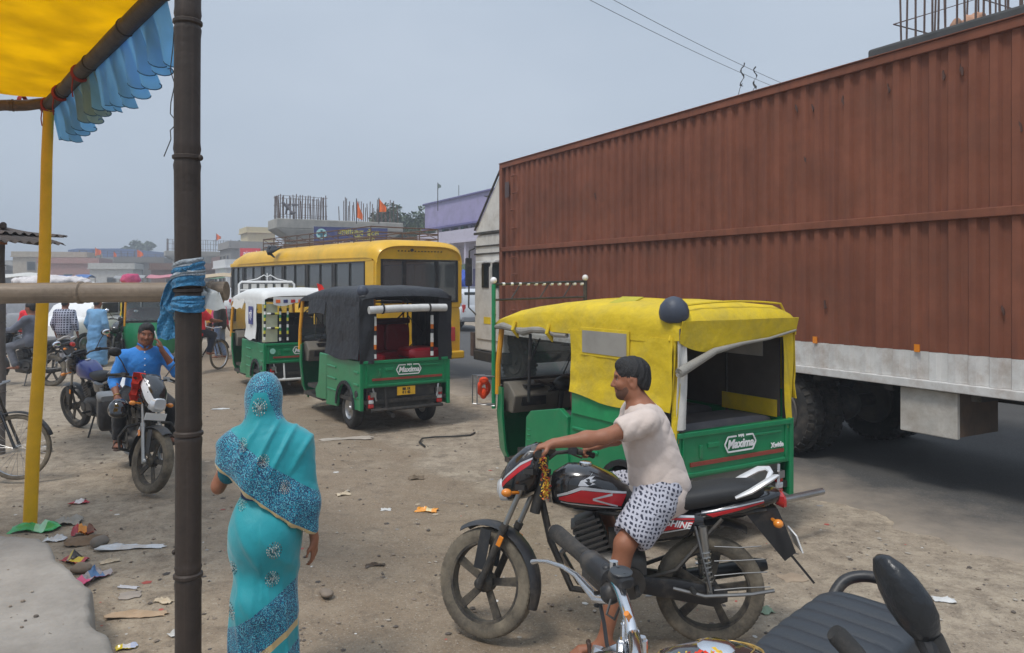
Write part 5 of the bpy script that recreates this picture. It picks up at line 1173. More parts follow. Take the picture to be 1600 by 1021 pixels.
    mb = MB(); mb.loft([(-.36, 0, .835, .05, .035), (-.4, 0, .825, .06, .045), (-.415, 0, .815, .05, .035)], 14, 3); mb.build('tail_lamp', K_lampred, t)
    gm = o.get('rail', mat('rail_silver', (.66, .66, .66), .4, .3))
    for s_ in (1, -1):
        mb = MB(); mb.tube([(-.12, s_*.13, .86), (-.2, s_*.14, .9), (-.3, s_*.125, .96), (-.345, s_*.09, .975), (-.35, s_*.04, .965), (-.32, 0, .93)], [.016, .03, .03, .021, .015, .012], 8, sq=.5); mb.build('grab_rail', gm, t)
        mb = MB(); a, b = V(.02, s_*.14, .33), V(.06, s_*.135, .7); mb.cyl(a, a.lerp(b, .35), .016); mb.cyl(a.lerp(b, .55), b, .024); mb.cyl(a, b, .01); mb.build('shock_absorber', K_fork, t)
        sp_ = MB(); pts = []
        for k in range(57): q = k/56; c_ = a.lerp(b, .18+.5*q); pts.append(c_+V(.026*cos(q*44), .026*sin(q*44), 0))
        sp_.tube(pts, .005, 5); sp_.build('spring', K_fork, t)
        mb = MB(); mb.bar((0, s_*.11, R), (.42, s_*.1, .36), .03, .045); mb.build('swingarm', K_iron, t, sm=0, bev=.005)
        mb = MB(); mb.tube([(-.33, s_*.06, .73), (-.34, s_*.12, .73)], .01, 6); mb.ell((-.345, s_*.145, .73), (.028, .032, .024)); mb.build('indicator', K_lampor, t)
        mb = MB(); mb.tube([(.42, s_*.12, .36), (.42, s_*.26, .36)], .014, 8); mb.build('foot_peg', K_rubber, t); mb = MB(); mb.tube([(.12, s_*.15, .36), (.12, s_*.25, .38)], .013, 8); mb.build('foot_peg', K_rubber, t)
    P = []
    for i in range(13):
        a = radians(60+62*i/12); r = []
        for q in range(7): b = -1+2*q/6; rr = R+.05+.03*(i/12)-.02*b*b; r.append((rr*cos(a), .07*b, R+rr*sin(a)+.03))
        P.append(r)
    mb = MB(); mb.sheet(P, .005); mb.prism([(-.16, .79), (-.36, .79), (-.40, .7), (-.46, .55), (-.40, .50), (-.30, .62)], 1, -.07, .07); mb.bar((-.42, 0, .55), (-.56, 0, .38), .13, .012, up=(.8, 0, .6)); mb.build('rear_mudguard', mat('mudguard_black', (.025, .025, .027), .4, dirt=.35, dscale=5), t, sm=45)
    mb = MB(); mb.box((-.475, 0, .60), (.008, .18, .1), rotm('Y', .35).to_3x3()); mb.build('number_plate', K_white, t, sm=0)
    if o.get('fplate'): mb = MB(); mb.T = T; mb.box((1.17, 0, .72), (.008, .22, .07), rotm('Y', .2).to_3x3()); mb.build('number_plate', K_white, t, sm=0)
    # frame, engine, exhaust
    mb = MB(); mb.tube([(.95, 0, .78), (.9, 0, .55), (.78, 0, .28), (.5, 0, .25), (.38, 0, .4), (.4, 0, .68)], .02, 8)
    for s_ in (1, -1): mb.tube([(.9, 0, .83), (.6, s_*.06, .74), (.2, s_*.1, .72), (-.3, s_*.07, .78)], .014, 6); mb.tube([(.4, s_*.1, .38), (.2, s_*.12, .45), (-.05, s_*.12, .74)], .012, 6)
    mb.build('frame', K_iron, t)
    mb = MB(); mb.loft([(.36, 0, .4, .1, .1), (.42, 0, .4, .14, .14), (.62, 0, .39, .15, .13), (.72, 0, .38, .1, .09)], 16, 4); mb.lathe([(-.16, .001), (-.16, .09), (.16, .09), (.16, .001)], (.46, 0, .38), (0, 1, 0), 20); mb.lathe([(-.165, .001), (-.165, .06), (.165, .06), (.165, .001)], (.62, 0, .4), (0, 1, 0), 18)
    for k in range(7): mb.box((.63+.012*k, 0, .5+.03*k), (.17, .17, .014), rotm('Y', .35).to_3x3())
    mb.box((.67, 0, .6), (.12, .13, .22), rotm('Y', .35).to_3x3()); mb.build('engine', K_engine, t, sm=40)
    mb = MB(); mb.box((.52, .06, .6), (.1, .09, .09)); mb.cyl((.5, 0, .6), (.36, 0, .64), .035); mb.build('carburettor', K_iron, t, sm=0)
    mb = MB(); mb.tube([(.74, -.05, .56), (.84, -.1, .45), (.74, -.13, .27), (.4, -.16, .25), (.15, -.17, .3)], .02, 8); mb.build('exhaust_pipe', K_steel, t)
    mb = MB(); mb.tube([(.2, -.17, .29), (.14, -.175, .3), (-.3, -.18, .38), (-.36, -.18, .39)], [.022, .042, .045, .03], 12); mb.build('silencer', mat('silencer_black', (.04, .04, .04), .4, .5, dirt=.3), t)
    mb = MB(); mb.loft([(.4, .105, .36, .02, .05), (.2, .105, .34, .025, .06), (0, .105, .31, .025, .06), (-.08, .105, .31, .015, .03)], 12, 4); mb.build('chain_cover', K_black, t)
    if o.get('ladyguard', True):
        mb = MB()
        for (za, zb) in ((.36, .38), (.44, .46), (.52, .53), (.6, .6)): mb.tube([(.0, .16, za), (-.14, .165, zb), (-.3+.05*(za-.36)*4, .16, zb+.01)], .0032, 5)
        mb.tube([(.22, .15, .36), (.05, .17, .33), (-.2, .17, .35), (-.32, .16, .37)], .010, 6); mb.tube([(.1, .14, .7), (.02, .17, .36)], .008, 5); mb.build('saree_guard', mat('worn_steel', (.2, .2, .2), .45, .8, dirt=.4), t)
    if o.get('crash', False):
        mb = MB()
        for s_ in (1, -1): mb.tube([(.88, s_*.05, .62), (.9, s_*.2, .6), (.88, s_*.27, .5), (.86, s_*.26, .38), (.8, s_*.06, .3)], .016, 8)
        mb.build('crash_guard', K_iron, t)
    if o.get('box'):
        mb = MB(); mb.loft([(-.2, -.27, .62, .1, .15), (-.17, -.27, .62, .13, .18), (.13, -.27, .62, .13, .18), (.16, -.27, .62, .1, .15)], 16, 6); bo = mb.build('side_box', K_black, t, sm=50)
        mb = MB(); mb.loft([(-.2, -.27, .79, .11, .03), (-.17, -.27, .79, .135, .045), (.13, -.27, .79, .135, .045), (.16, -.27, .79, .11, .03)], 16, 5); mb.build('box_lid', mat('grey_lid', (.16, .165, .17), .4, dirt=.2), bo, sm=50)
    if o.get('stand', True):
        mb = MB(); mb.tube([(.45, .1, .28), (.38, .24, .02)], .012, 6); mb.box((.37, .25, .012), (.08, .04, .01)); mb.build('side_stand', K_iron, t)
    return t, T
# the bike in the foreground with its rider
redp = mat('red_graphic', lin(190, 24, 34), .3, coat=.5, var=.06); silv = mat('silver_graphic', (.6, .6, .62), .3, .3, coat=.5, var=.05); orng = mat('orange_graphic', lin(235, 150, 70), .4)
wing = [[(.742, .905), (.73, .93), (.705, .952), (.66, .972), (.676, .955), (.648, .957), (.668, .942), (.64, .938), (.664, .928), (.645, .918), (.69, .906)]]
B1 = dict(steer=-27, mirrors=False, sa=.5, stand=False, crash=False, silverfork=False,
    tstripe=[([(.86, .845), (.72, .905), (.47, .868)], [(.86, .832), (.72, .885), (.47, .858)], silv), ([(.85, .83), (.72, .883), (.47, .856)], [(.85, .815), (.7, .808), (.5, .79)], redp), ([(.66, .838), (.55, .866)], [(.66, .828), (.55, .852)], silv), ([(.66, .836), (.52, .795)], [(.66, .826), (.52, .785)], silv), ([(.84, .808), (.7, .8), (.5, .78)], [(.84, .802), (.7, .792), (.5, .773)], silv)],
    decal=(wing, silv),
    pstripe=[([(.42, .755), (.1, .752)], [(.42, .738), (.1, .742)], silv), ([(.42, .735), (.1, .74)], [(.42, .72), (.1, .73)], redp), ([(.42, .69), (.1, .725)], [(.42, .635), (.12, .695)], redp), ([(.42, .63), (.12, .69)], [(.42, .622), (.12, .684)], silv)],
    cstripe=[([(.06, .775), (-.28, .845)], [(.06, .765), (-.28, .838)], silv), ([(.04, .763), (-.28, .836)], [(.0, .748), (-.28, .828)], redp)],
    ptext='SHINE', fstripe=[([(1.17, .88), (1.02, 1.0), (.96, 1.03)], [(1.17, .87), (1.02, .985), (.96, 1.02)], silv), ([(1.165, .868), (1.02, .983), (.965, 1.015)], [(1.165, .84), (1.02, .95), (.97, .99)], redp)])
B1L, B1A = (1.12, 4.36, 0), pi-radians(5)
bike1, T1 = motorcycle('black motorcycle with red and silver stripes ridden by the man in shorts', B1L, B1A, B1)
def garland(label, pts, r, cols, seed, cat='garland'):
    rr = random.Random(seed); mb = MB(); pts = [Vector(p) for p in pts]
    for i in range(len(pts)-1):
        n = max(2, int((pts[i+1]-pts[i]).length/(r*.07)))
        for k in range(n):
            p = pts[i].lerp(pts[i+1], k/n)+V(rr.gauss(0, 1), rr.gauss(0, 1), rr.gauss(0, 1))*r*.5; mb.cur = rr.randrange(len(cols)); u = V(rr.gauss(0, 1), rr.gauss(0, 1), rr.gauss(0, 1)).normalized(); v = u.orthogonal().normalized(); q = r*rr.uniform(.25, .6); w_ = u.cross(v)*q*.25
            mb.add([p-u*q, p+v*q*.5+w_, p+u*q, p-v*q*.5+w_, p-w_*1.5], [(0, 1, 4), (1, 2, 4), (2, 3, 4), (3, 0, 4), (0, 3, 2, 1)])
    return tag(mb.build('garland', cols, None, sm=60), label, cat)
M1 = Matrix.Translation(B1L) @ rotm('Z', B1A)
gy_, go_, gr_ = mat('petal_yellow', lin(220, 180, 60), .9), mat('petal_orange', lin(205, 110, 50), .9), mat('petal_red', lin(170, 50, 40), .9)
garland('dry yellow and orange flower garland hung on the ridden bike handlebar', [M1 @ T1 @ V(.9, .12, 1.07), M1 @ T1 @ V(.86, .13, .96), M1 @ T1 @ V(.84, .15, .82), M1 @ T1 @ V(.86, .1, .9)], .022, [gy_, go_, gy_, gr_], 3)
# other parked bikes
whp = mat('white_graphic', (.75, .75, .76), .3, coat=.5)
B2L, B2A = (-4.15, 8.53, 0), atan2(-.85, .53)
bike2, T2 = motorcycle('black and white motorcycle with a side box, man in blue sitting on it', B2L, B2A, dict(steer=26, crash=True, box=True, fplate=True, silverfork=True, sa=.1, spokes=5, tyre=K_dust,
    fairing=K_blackpaint, fstripe=[([(1.18, .9), (1.05, 1.06), (.97, 1.08)], [(1.18, .8), (1.03, .98), (.97, 1.0)], whp)], tstripe=[([(.86, .9), (.6, .92)], [(.86, .86), (.6, .87)], whp)]))
blue_t = mat('blue_tank', lin(34, 52, 128), .3, coat=.6)
bike3, T3 = motorcycle('black motorcycle with a blue tank parked behind the man in blue', (-5.1, 10.0, 0), atan2(.55, -.7), dict(tank=blue_t, steer=10, lean=-6, sa=.2, tyre=K_rubber))
bike4, T4 = motorcycle('black motorcycle parked at the left edge behind the yellow pole', (-9.0, 15.0, 0), radians(172), dict(steer=-8, lean=6, tyre=K_dust, mirrors=True))
bike5, T5 = motorcycle('dusty motorcycle seen from behind beside the pale blue cloth', (-10.2, 19.2, 0), radians(98), dict(steer=8, lean=6))
bike6, T6 = motorcycle('dark motorcycle on the far side of the road under the truck', (6.6, 11.6, 0), radians(150), dict(steer=4, lean=6, mirrors=False))
# ------------------------------------------------------------------ roadside cruiser in front of the camera, on the platform
def cruiser():
    pz = .3; a = radians(220); h = V(cos(a), sin(a), 0); o0 = V(.23, 1.47, pz)-h*1.13
    t = thing('motorcycle', 'nearest parked motorcycle with chrome handlebar and ribbed black seat', 'motorcycle', o0, a, 'motorcycles parked on the dirt')
    gold = mat('gold_pinstripe', lin(200, 165, 95), .35, .5); tkm = mat('grey_black_tank', (.028, .031, .034), .18, coat=1, var=.1)
    for (cx, n_) in ((0, 0), (1.38, 1)):
        mb = MB(); c = (cx, 0, .32); mb.lathe([(-.035, .25), (-.03, .235), (.03, .235), (.035, .25)], c, (0, 1, 0), 32, closed=True); mb.lathe([(-.06, .001), (-.06, .06), (.06, .06), (.06, .001)], c, (0, 1, 0), 16)
        for k in range(20): q = 2*pi*k/20; mb.cyl((cx+.05*cos(q), .04*(-1)**k, .32+.05*sin(q)), (cx+.24*cos(q+.2), 0, .32+.24*sin(q+.2)), .003, 4)
        wo_ = mb.build('wheel', K_chrome, t); tb = MB(); tb.lathe(tyre_prof(.33, .1, .74), c, (0, 1, 0), 36, closed=True); tb.build('tyre', K_rubber, wo_)
    for s_ in (1, -1): mb = MB(); mb.cyl((1.38, s_*.1, .32), (1.1, s_*.1, 1.0), .025); mb.build('fork_tube', K_chrome, t); mb = MB(); mb.cyl((.02, s_*.15, .35), (.1, s_*.14, .72), .028); mb.build('shock_absorber', K_chrome, t)
    mb = MB(); mb.box((.62, 0, .45), (.5, .3, .35)); mb.tube([(.95, 0, .75), (.85, 0, .3), (.4, 0, .3), (.3, 0, .7)], .025); mb.build('engine', K_engine, t, sm=0, bev=.04)
    for (cx, a0, a1) in ((0, .1, 2.6), (1.38, .4, 2.9)):
        P = [[(cx+(.37-.03*b*b)*cos(q), .08*b, .32+(.37-.03*b*b)*sin(q)) for b in (-1, -.6, 0, .6, 1)] for q in [a0+(a1-a0)*i/16 for i in range(17)]]; mb = MB(); mb.sheet(P, .005); mb.build('mudguard', K_blackpaint, t)
    # tank with pinstripes and cap
    tk = MB(); tk.loft([(1.06, 0, .82, .04, .06), (1.04, 0, .83, .1, .1), (.92, 0, .85, .14, .12), (.78, 0, .84, .135, .11), (.66, 0, .82, .1, .08), (.62, 0, .81, .05, .04)], 32, 2.4); to = tk.build('tank', tkm, t, sm=60); bv = bvh_of(tk)
    for (rx, ry, r_) in ((.21, .1, .0022), (.18, .082, .0014)):
        pts = []
        for k in range(33):
            q = 2*pi*k/32; p = proj(bv, (.86+rx*.8*cos(q), (-.03+ry*sin(q)), 2), (0, 0, -1), .001, 0)
            if p: pts.append(p)
        mb = MB(); mb.tube(pts, r_, 6, closed=True); mb.build('pinstripe', gold, to)
    mb = MB(); mb.lathe([(0, .04), (.012, .04), (.018, .028), (.018, .001)], (.86, 0, .958), (0, 0, 1), 20); mb.build('fuel_cap', K_chrome, to)
    # ribbed seat
    P = []; N = 90
    for i in range(N+1):
        u = i/N; x = .62-.53*u; hw = .118+.03*sin(min(1, u*1.7)*pi/2); e = min(1, min(u, 1-u)*9)**.5; hh = .035+.02*u; zc = .79+.035*u
        rib = .010*abs(sin(u*pi*9))**.6
        r = []
        for k in range(25):
            q = pi*k/24; c, s_ = cos(q), sin(q); y = hw*math.copysign(abs(c)**.55, c)*(.55+.45*e); z = zc+hh*(abs(s_)**.5)*(.4+.6*e)+(rib-.010)*abs(s_)
            r.append((x, y, z))
        P.append([(x, hw*e*.97, zc-.07)]+r+[(x, -hw*e*.97, zc-.07)])
    mb = MB(); mb.grid(P); mb.add([P[0][i] for i in range(len(P[0]))], [tuple(range(len(P[0])))]); mb.add([P[-1][i] for i in range(len(P[0]))], [tuple(range(len(P[0])))[::-1]]); mb.build('seat', mat('ribbed_vinyl', (.028, .033, .04), .5, bump=.15, bscale=260, var=.1), t, sm=70)
    mb = MB(); mb.tube(smooth([(.17, -.12, .74), (.13, -.125, .82), (.075, -.115, .875), (.035, -.07, .895), (.025, 0, .895), (.035, .07, .885), (.075, .12, .85), (.13, .125, .8), (.17, .12, .74)]), .0165, 12); mb.build('grab_rail', K_black, t)
    mb = MB(); mb.loft([(.08, 0, .72, .05, .04), (.0, 0, .71, .06, .05), (-.02, 0, .71, .04, .03)], 12); mb.build('tail_lamp', K_lampred, t)
    # bars; the head of the bike is at x = 1.13
    M_ = Matrix.Translation(t.location) @ rotm('Z', a); inv = M_.inverted(); wl = lambda px, py, Y: inv @ W(px, py, Y)
    zb = 1.1; qa = radians(178)-a; mir = lambda p, s_: p if s_ > 0 else V(1.13, 0, 0)+V((p.x-1.13)*cos(2*qa)+p.y*sin(2*qa), (p.x-1.13)*sin(2*qa)-p.y*cos(2*qa), p.z); alloy = mat('lever_alloy', (.62, .62, .63), .25, .95, var=.05)
    for s_ in (1, -1):
        bar = [wl(1000, 1035, 1.45), wl(989, 1000, 1.47), wl(981, 960, 1.52), wl(966, 917, 1.62), wl(948, 899, 1.69), wl(905, 862, 1.83), wl(874, 837, 1.94)]
        mb = MB(); mb.tube(smooth([mir(p, s_) for p in [V(1.13, 0, bar[0].z-.02)]+bar]), .0125, 12); mb.build('handlebar', K_chrome, t)
        gp = [mir(p, s_) for p in (wl(867, 831, 1.955), wl(871, 834, 1.945), wl(903, 861, 1.835), wl(921, 876, 1.775))]; mb = MB(); mb.tube(gp, [.0195, .021, .0185, .0205], 16); go = mb.build('grip', K_rubber, t)
        d = (gp[0]-gp[-1]).normalized(); mb = MB(); mb.cyl(gp[0], gp[0]+d*.012, .0185, 14, .013); mb.build('bar_end', K_chrome, go)
        hp = [mir(p, s_) for p in (wl(919, 875, 1.78), wl(922, 877, 1.77), wl(950, 902, 1.68), wl(954, 906, 1.665))]; mb = MB(); mb.tube(hp, [.022, .0265, .0275, .022], 14); mb.ell(hp[2]+V(0, 0, .02), (.016, .012, .01)); mb.build('switch_housing', K_black, t)
        lv = [mir(p, s_) for p in (wl(953, 938, 1.655), wl(934, 936, 1.69), wl(921, 922, 1.74), wl(902, 900, 1.81), wl(880, 886, 1.89), wl(856, 878, 1.97), wl(840, 877, 2.02), wl(833, 878, 2.04))]; mb = MB(); mb.tube(lv, [.012, .0155, .0125, .009, .0075, .007, .007, .009], 12, sq=.75); mb.build('lever', alloy, t)
        mb = MB(); mb.ell(lv[0].lerp(hp[3], .35), (.022, .024, .024)); mb.cyl(lv[1]-V(0, 0, .016), lv[1]+V(0, 0, .014), .009, 10); mb.build('lever_clamp', K_black, t)
        mb = MB(); mb.tube([mir(p, s_) for p in (wl(938, 945, 1.68), wl(944, 975, 1.66), wl(948, 1005, 1.62), wl(958, 1060, 1.55), wl(985, 1120, 1.5))], .0045, 6); mb.tube([mir(p, s_) for p in (wl(955, 935, 1.64), wl(948, 960, 1.62), wl(960, 968, 1.6), wl(972, 940, 1.58), wl(978, 990, 1.52), wl(990, 1060, 1.45))], .003, 6); mb.build('cable', K_black, t)
        mb = MB(); mb.tube([(1.1, s_*.12, .78), (1.12, s_*.17, .78)], .012); mb.ell((1.12, s_*.19, .78), (.03, .03, .03)); mb.build('indicator', K_lampor, t)
    rc0, rc1 = wl(955, 897, 1.655), wl(985, 925, 1.58); fr_ = frame(rc0.lerp(rc1, .5), rc1-rc0) @ Matrix.Scale(.74, 4); mb = MB(); mb.T = fr_; mb.loft([(-.036, 0, .012, .018, .012), (-.03, 0, .012, .026, .018), (.03, 0, .012, .026, .018), (.036, 0, .012, .018, .012)], 18, 3); ro = mb.build('brake_reservoir', K_black, t)
    mb = MB(); mb.T = fr_; mb.lathe([(0, .001), (0, .031), (.006, .033), (.009, .03), (.009, .001)], (0, 0, .028), (0, 0, 1), 22)
    for q in (-.02, .02): mb.cyl((q, 0, .036), (q, 0, .0385), .0045, 8)
    mb.build('reservoir_lid', mat('lid_grey', (.045, .05, .055), .45), ro, sm=50); p = wl(959, 890, 1.66); mb = MB(); mb.cyl(p, p+V(0, 0, .018), .0095, 12); mb.build('mirror_boss', K_chrome, t)
    p = wl(984, 966, 1.5); mb = MB(); mb.cyl(p, p+V(.01, 0, .012), .006, 8); mb.build('marker_lens', K_lampor, t)
    mb = MB()
    for (px, py, Y) in ((978, 975, 1.5), (990, 985, 1.49), (1003, 1000, 1.46), (972, 1003, 1.47)): p = wl(px, py, Y); mb.cyl(p-V(0, 0, .03), p, .011, 8); mb.cyl(p, p+V(0, 0, .006), .008, 6)
    mb.build('clamp_bolt', K_chrome, t, kind='stuff')
    mb = MB(); mb.lathe([(0, .001), (0, .075), (.02, .085), (.11, .1), (.13, .09), (.14, .001)], (1.15, 0, .97), (1, 0, -.1), 24); lo_ = mb.build('headlamp', K_chrome, t); mb = MB(); mb.lathe([(0, .088), (.02, .06), (.025, .001)], (1.285, 0, .958), (1, 0, -.1), 24); mb.build('lens', K_lampwh, lo_)
    mb = MB(); mb.lathe([(0, .001), (0, .034), (.02, .038), (.024, .001)], (1.14, .03, 1.005), (-.3, 0, 1), 20); mb.build('gauge', K_chrome, t)
    mb = MB(); mb.box((1.1, 0, .99), (.07, .2, .03)); mb.build('top_yoke', K_chrome, t, sm=30, bev=.006)
    # left mirror standing up, seen edge on
    mb = MB(); mb.tube([mir(wl(905, 862, 1.83), -1), wl(1430, 1150, 1.0), wl(1462, 1040, 1.02), wl(1445, 990, 1.04)], [.008, .009, .011, .015], 10); mo = mb.build('mirror_stem', K_black, t)
    mb = MB(); mb.tube([wl(1478, 1080, 1.02), wl(1470, 1035, 1.03), wl(1452, 1000, 1.04), wl(1443, 985, 1.04)], [.012, .017, .019, .016], 12); mb.build('mirror_boot', K_rubber, mo)
    p0, p1 = wl(1374, 868, 1.06), wl(1452, 1000, 1.04); mb = MB(); dd = p1-p0; fr_ = frame(p0, dd, tuple(inv.to_3x3() @ V(.25, -1, .1)))
    L_ = dd.length; mb.T = fr_
    prof = [(0, .012, .006), (.03, .026, .014), (.15, .042, .026), (.35, .054, .036), (.55, .058, .04), (.75, .05, .038), (.9, .034, .03), (1.0, .02, .02)]
    mb.loft([(x*L_, 0, .1*q, q*.62, p*.62, 2.3) for (x, p, q) in prof], 22, 2.3); mb.build('mirror', mat('wet_black_plastic', (.016, .018, .021), .3, bump=.25, bscale=70), mo, sm=60)
    mb = MB(); mb.T = fr_; rr = random.Random(3)
    for k in range(30): x = rr.uniform(.12, .8)*L_; y = rr.uniform(-.022, .022); mb.ell((x, y, .012+.034), (.0035, .003, .002), 6, 4)
    # footrest-like rubber sleeve of the clutch cable
    mb = MB(); mb.tube([wl(1303, 988, 1.25), wl(1309, 994, 1.25), wl(1335, 1022, 1.22), wl(1375, 1075, 1.16)], [.014, .017, .0165, .014], 12); mb.build('cable_boot', K_rubber, t)
    return t, M_
CR, CM = cruiser()
garland('yellow and red flower garland lying on the tank of the nearest motorcycle', [CM @ V(.98, .0, .972), CM @ V(.93, .04, .984), CM @ V(.9, .08, .966)], .014, [gy_, gr_, gy_, mat('petal_bright', lin(225, 60, 30), .8)], 5)
# ------------------------------------------------------------------ people
def skin_mat(name, c): return mat(name, c, .55, var=.12, scale=14, sss=.12, bump=.12, bscale=220)
SK1 = skin_mat('skin_brown', lin(150, 98, 72)); SK2 = skin_mat('skin_deep', lin(132, 84, 62))
K_hair = mat('black_hair', (.011, .010, .010), .55, bump=.7, bscale=160)
def head_sdf(s, c, F, U, k=1.0, female=False):
    c = Vector(c); F = Vector(F).normalized(); Lf = Vector(U).cross(F).normalized(); U = F.cross(Lf).normalized()
    R = [[F[i], Lf[i], U[i]] for i in range(3)]
    P = lambda f, l, u: c+(F*f+Lf*l+U*u)*k
    E = lambda f, l, u, r, kk=.012, cut=False: s.ell(P(f, l, u), [q*k for q in r], kk*k, R, cut)
    E(-.005, 0, .035, (.098, .077, .09)); E(.03, 0, -.02, (.066, .062, .085), .03); E(.048, 0, -.075, (.042, .044, .035), .03); E(.068, 0, -.09, (.022, .024, .02), .02)
    E(.078, 0, .032, (.018, .05, .014), .015)
    for q in (1, -1):
        E(.088, q*.03, .008, (.014, .02, .014), .012, True); E(.07, q*.042, -.022, (.024, .02, .022), .02); E(.074, q*.03, .008, (.014, .014, .011), .006)
        E(-.002, q*.076, -.008, (.026, .009, .033), .008); E(.006, q*.083, -.008, (.010, .006, .016), .006, True); E(-.01, q*.055, -.07, (.03, .02, .04), .03)
    s.cone(P(.09, 0, .015), P(.113, 0, -.028), .008*k, .012*k, .012*k)
    for q in (1, -1): E(.1, q*.011, -.032, (.01, .009, .008), .006)
    E(.091, 0, -.052, (.012, .023, .007), .008); E(.09, 0, -.064, (.011, .02, .008), .006)
    return P, R, E
def hair_obj(t, c, F, U, k, style='short', m=None, h=.006):
    s = SDF(); c = Vector(c); F = Vector(F).normalized(); Lf = Vector(U).cross(F).normalized(); U = F.cross(Lf).normalized(); R = [[F[i], Lf[i], U[i]] for i in range(3)]
    P = lambda f, l, u: c+(F*f+Lf*l+U*u)*k
    s.ell(P(-.007, 0, .039), [.103*k, .081*k, .0935*k], .01, R); s.ell(P(-.05, 0, -.01), [.056*k, .07*k, .075*k], .02, R); s.ell(P(.03, 0, .09), [.06*k, .055*k, .035*k], .02, R)
    for q in (1, -1): s.ell(P(.012, q*.069, .012), [.013*k, .008*k, .026*k], .012, R)
    s.ell(P(.115, 0, -.028), [.078*k, .075*k, .1*k], .006, R, True); s.ell(P(.0, 0, -.1), [.09*k, .1*k, .07*k], .01, R, True)
    for q in (1, -1): s.ell(P(-.004, q*.09, -.012), [.03*k, .02*k, .036*k], .006, R, True)
    v, f = s.mesh(h, lambda v: .0022*np.sin(v[:, 0]*420+v[:, 2]*90)*np.sin(v[:, 1]*380+v[:, 2]*120)+.0025*np.sin(v[:, 0]*120+v[:, 1]*150+v[:, 2]*60)); return np_obj('hair', v, f, m or K_hair, t)
def eyes(t, c, F, U, k):
    c = Vector(c); F = Vector(F).normalized(); Lf = Vector(U).cross(F).normalized(); U = F.cross(Lf).normalized(); R = Matrix((F, Lf, U)).transposed()
    mb = MB()
    for q in (1, -1):
        p = c+(F*.079+Lf*q*.03+U*.008)*k; mb.cur = 0; mb.ell(p, (.0095*k, .0135*k, .006*k), 10, 6, R); mb.cur = 1; mb.ell(p+F*.0055*k, (.0055*k,)*3, 8, 6, R); mb.ell(p+F*.003*k+U*.022*k, (.012*k, .026*k, .005*k), 10, 5, R)
    return mb.build('eyes', [mat('eye_white', (.42, .38, .35), .35), mat('iris_dark', (.012, .01, .009), .25)], t, sm=60)
def hand(s, w_, d, palm, curl=.5, k=1.0, side=1, point=None):
    """wrist, direction of the fingers, palm normal; curl 0 flat..1 gripping"""
    w_ = Vector(w_); d = Vector(d).normalized(); n = Vector(palm); n = (n-d*n.dot(d)).normalized(); x = d.cross(n)*side  # thumb side
    s.cone(w_, w_+d*.03*k, .026*k, .03*k, .02, (n, .75)); s.cone(w_+d*.03*k+x*.014*k, w_+d*.08*k+x*.02*k, .024*k, .02*k, .012, (n, .62)); s.cone(w_+d*.03*k-x*.014*k, w_+d*.078*k-x*.022*k, .024*k, .018*k, .012, (n, .62))
    for i, (o, l) in enumerate(((.029, .072), (.010, .082), (-.009, .076), (-.027, .06))):
        p = w_+d*(.083-.004*abs(i-1))*k+x*o*k; c = curl*(1 if i else .95); r = .0092*k
        for j, f in enumerate((.45, .32, .26)):
            a = c*(.7+1.15*j)*1.0; dd = d*cos(a)+n*sin(a); q = p+dd*l*f*k; s.cone(p, q, r*(1-.1*j), r*(.93-.1*j), .006); p = q
    p = w_+d*.025*k+x*.024*k; dd = (d*.62+x*.6+n*.45*(.4+curl)).normalized(); q = p+dd*.042*k; s.cone(p, q, .0125*k, .0105*k, .012); dd2 = (d*.75+n*.5*curl+x*.1).normalized(); s.cone(q, q+dd2*.032*k, .0105*k, .008*k, .006)
def foot(s, an, d, k=1.0):
    an = Vector(an); d = Vector(d); d.z = 0; d.normalize(); x = V(-d.y, d.x, 0); b = an-V(0, 0, an.z) if False else an
    z = an.z-.065*k
    s.cone(an, an+d*.02*k-V(0, 0, .03*k), .038*k, .04*k, .03); s.cone((an-d*.045*k)*1+V(0, 0, -.035*k), an+d*.13*k+V(0, 0, -.045*k), .033*k, .028*k, .03, ((0, 0, 1), .85))
    for i in range(5): o = (-.03+.016*i)*k; s.cone(an+d*.13*k+x*o+V(0, 0, -.05*k), an+d*(.185-.012*abs(i-3.2))*k+x*o*1.1+V(0, 0, -.054*k), .0115*k, .0095*k, .008)
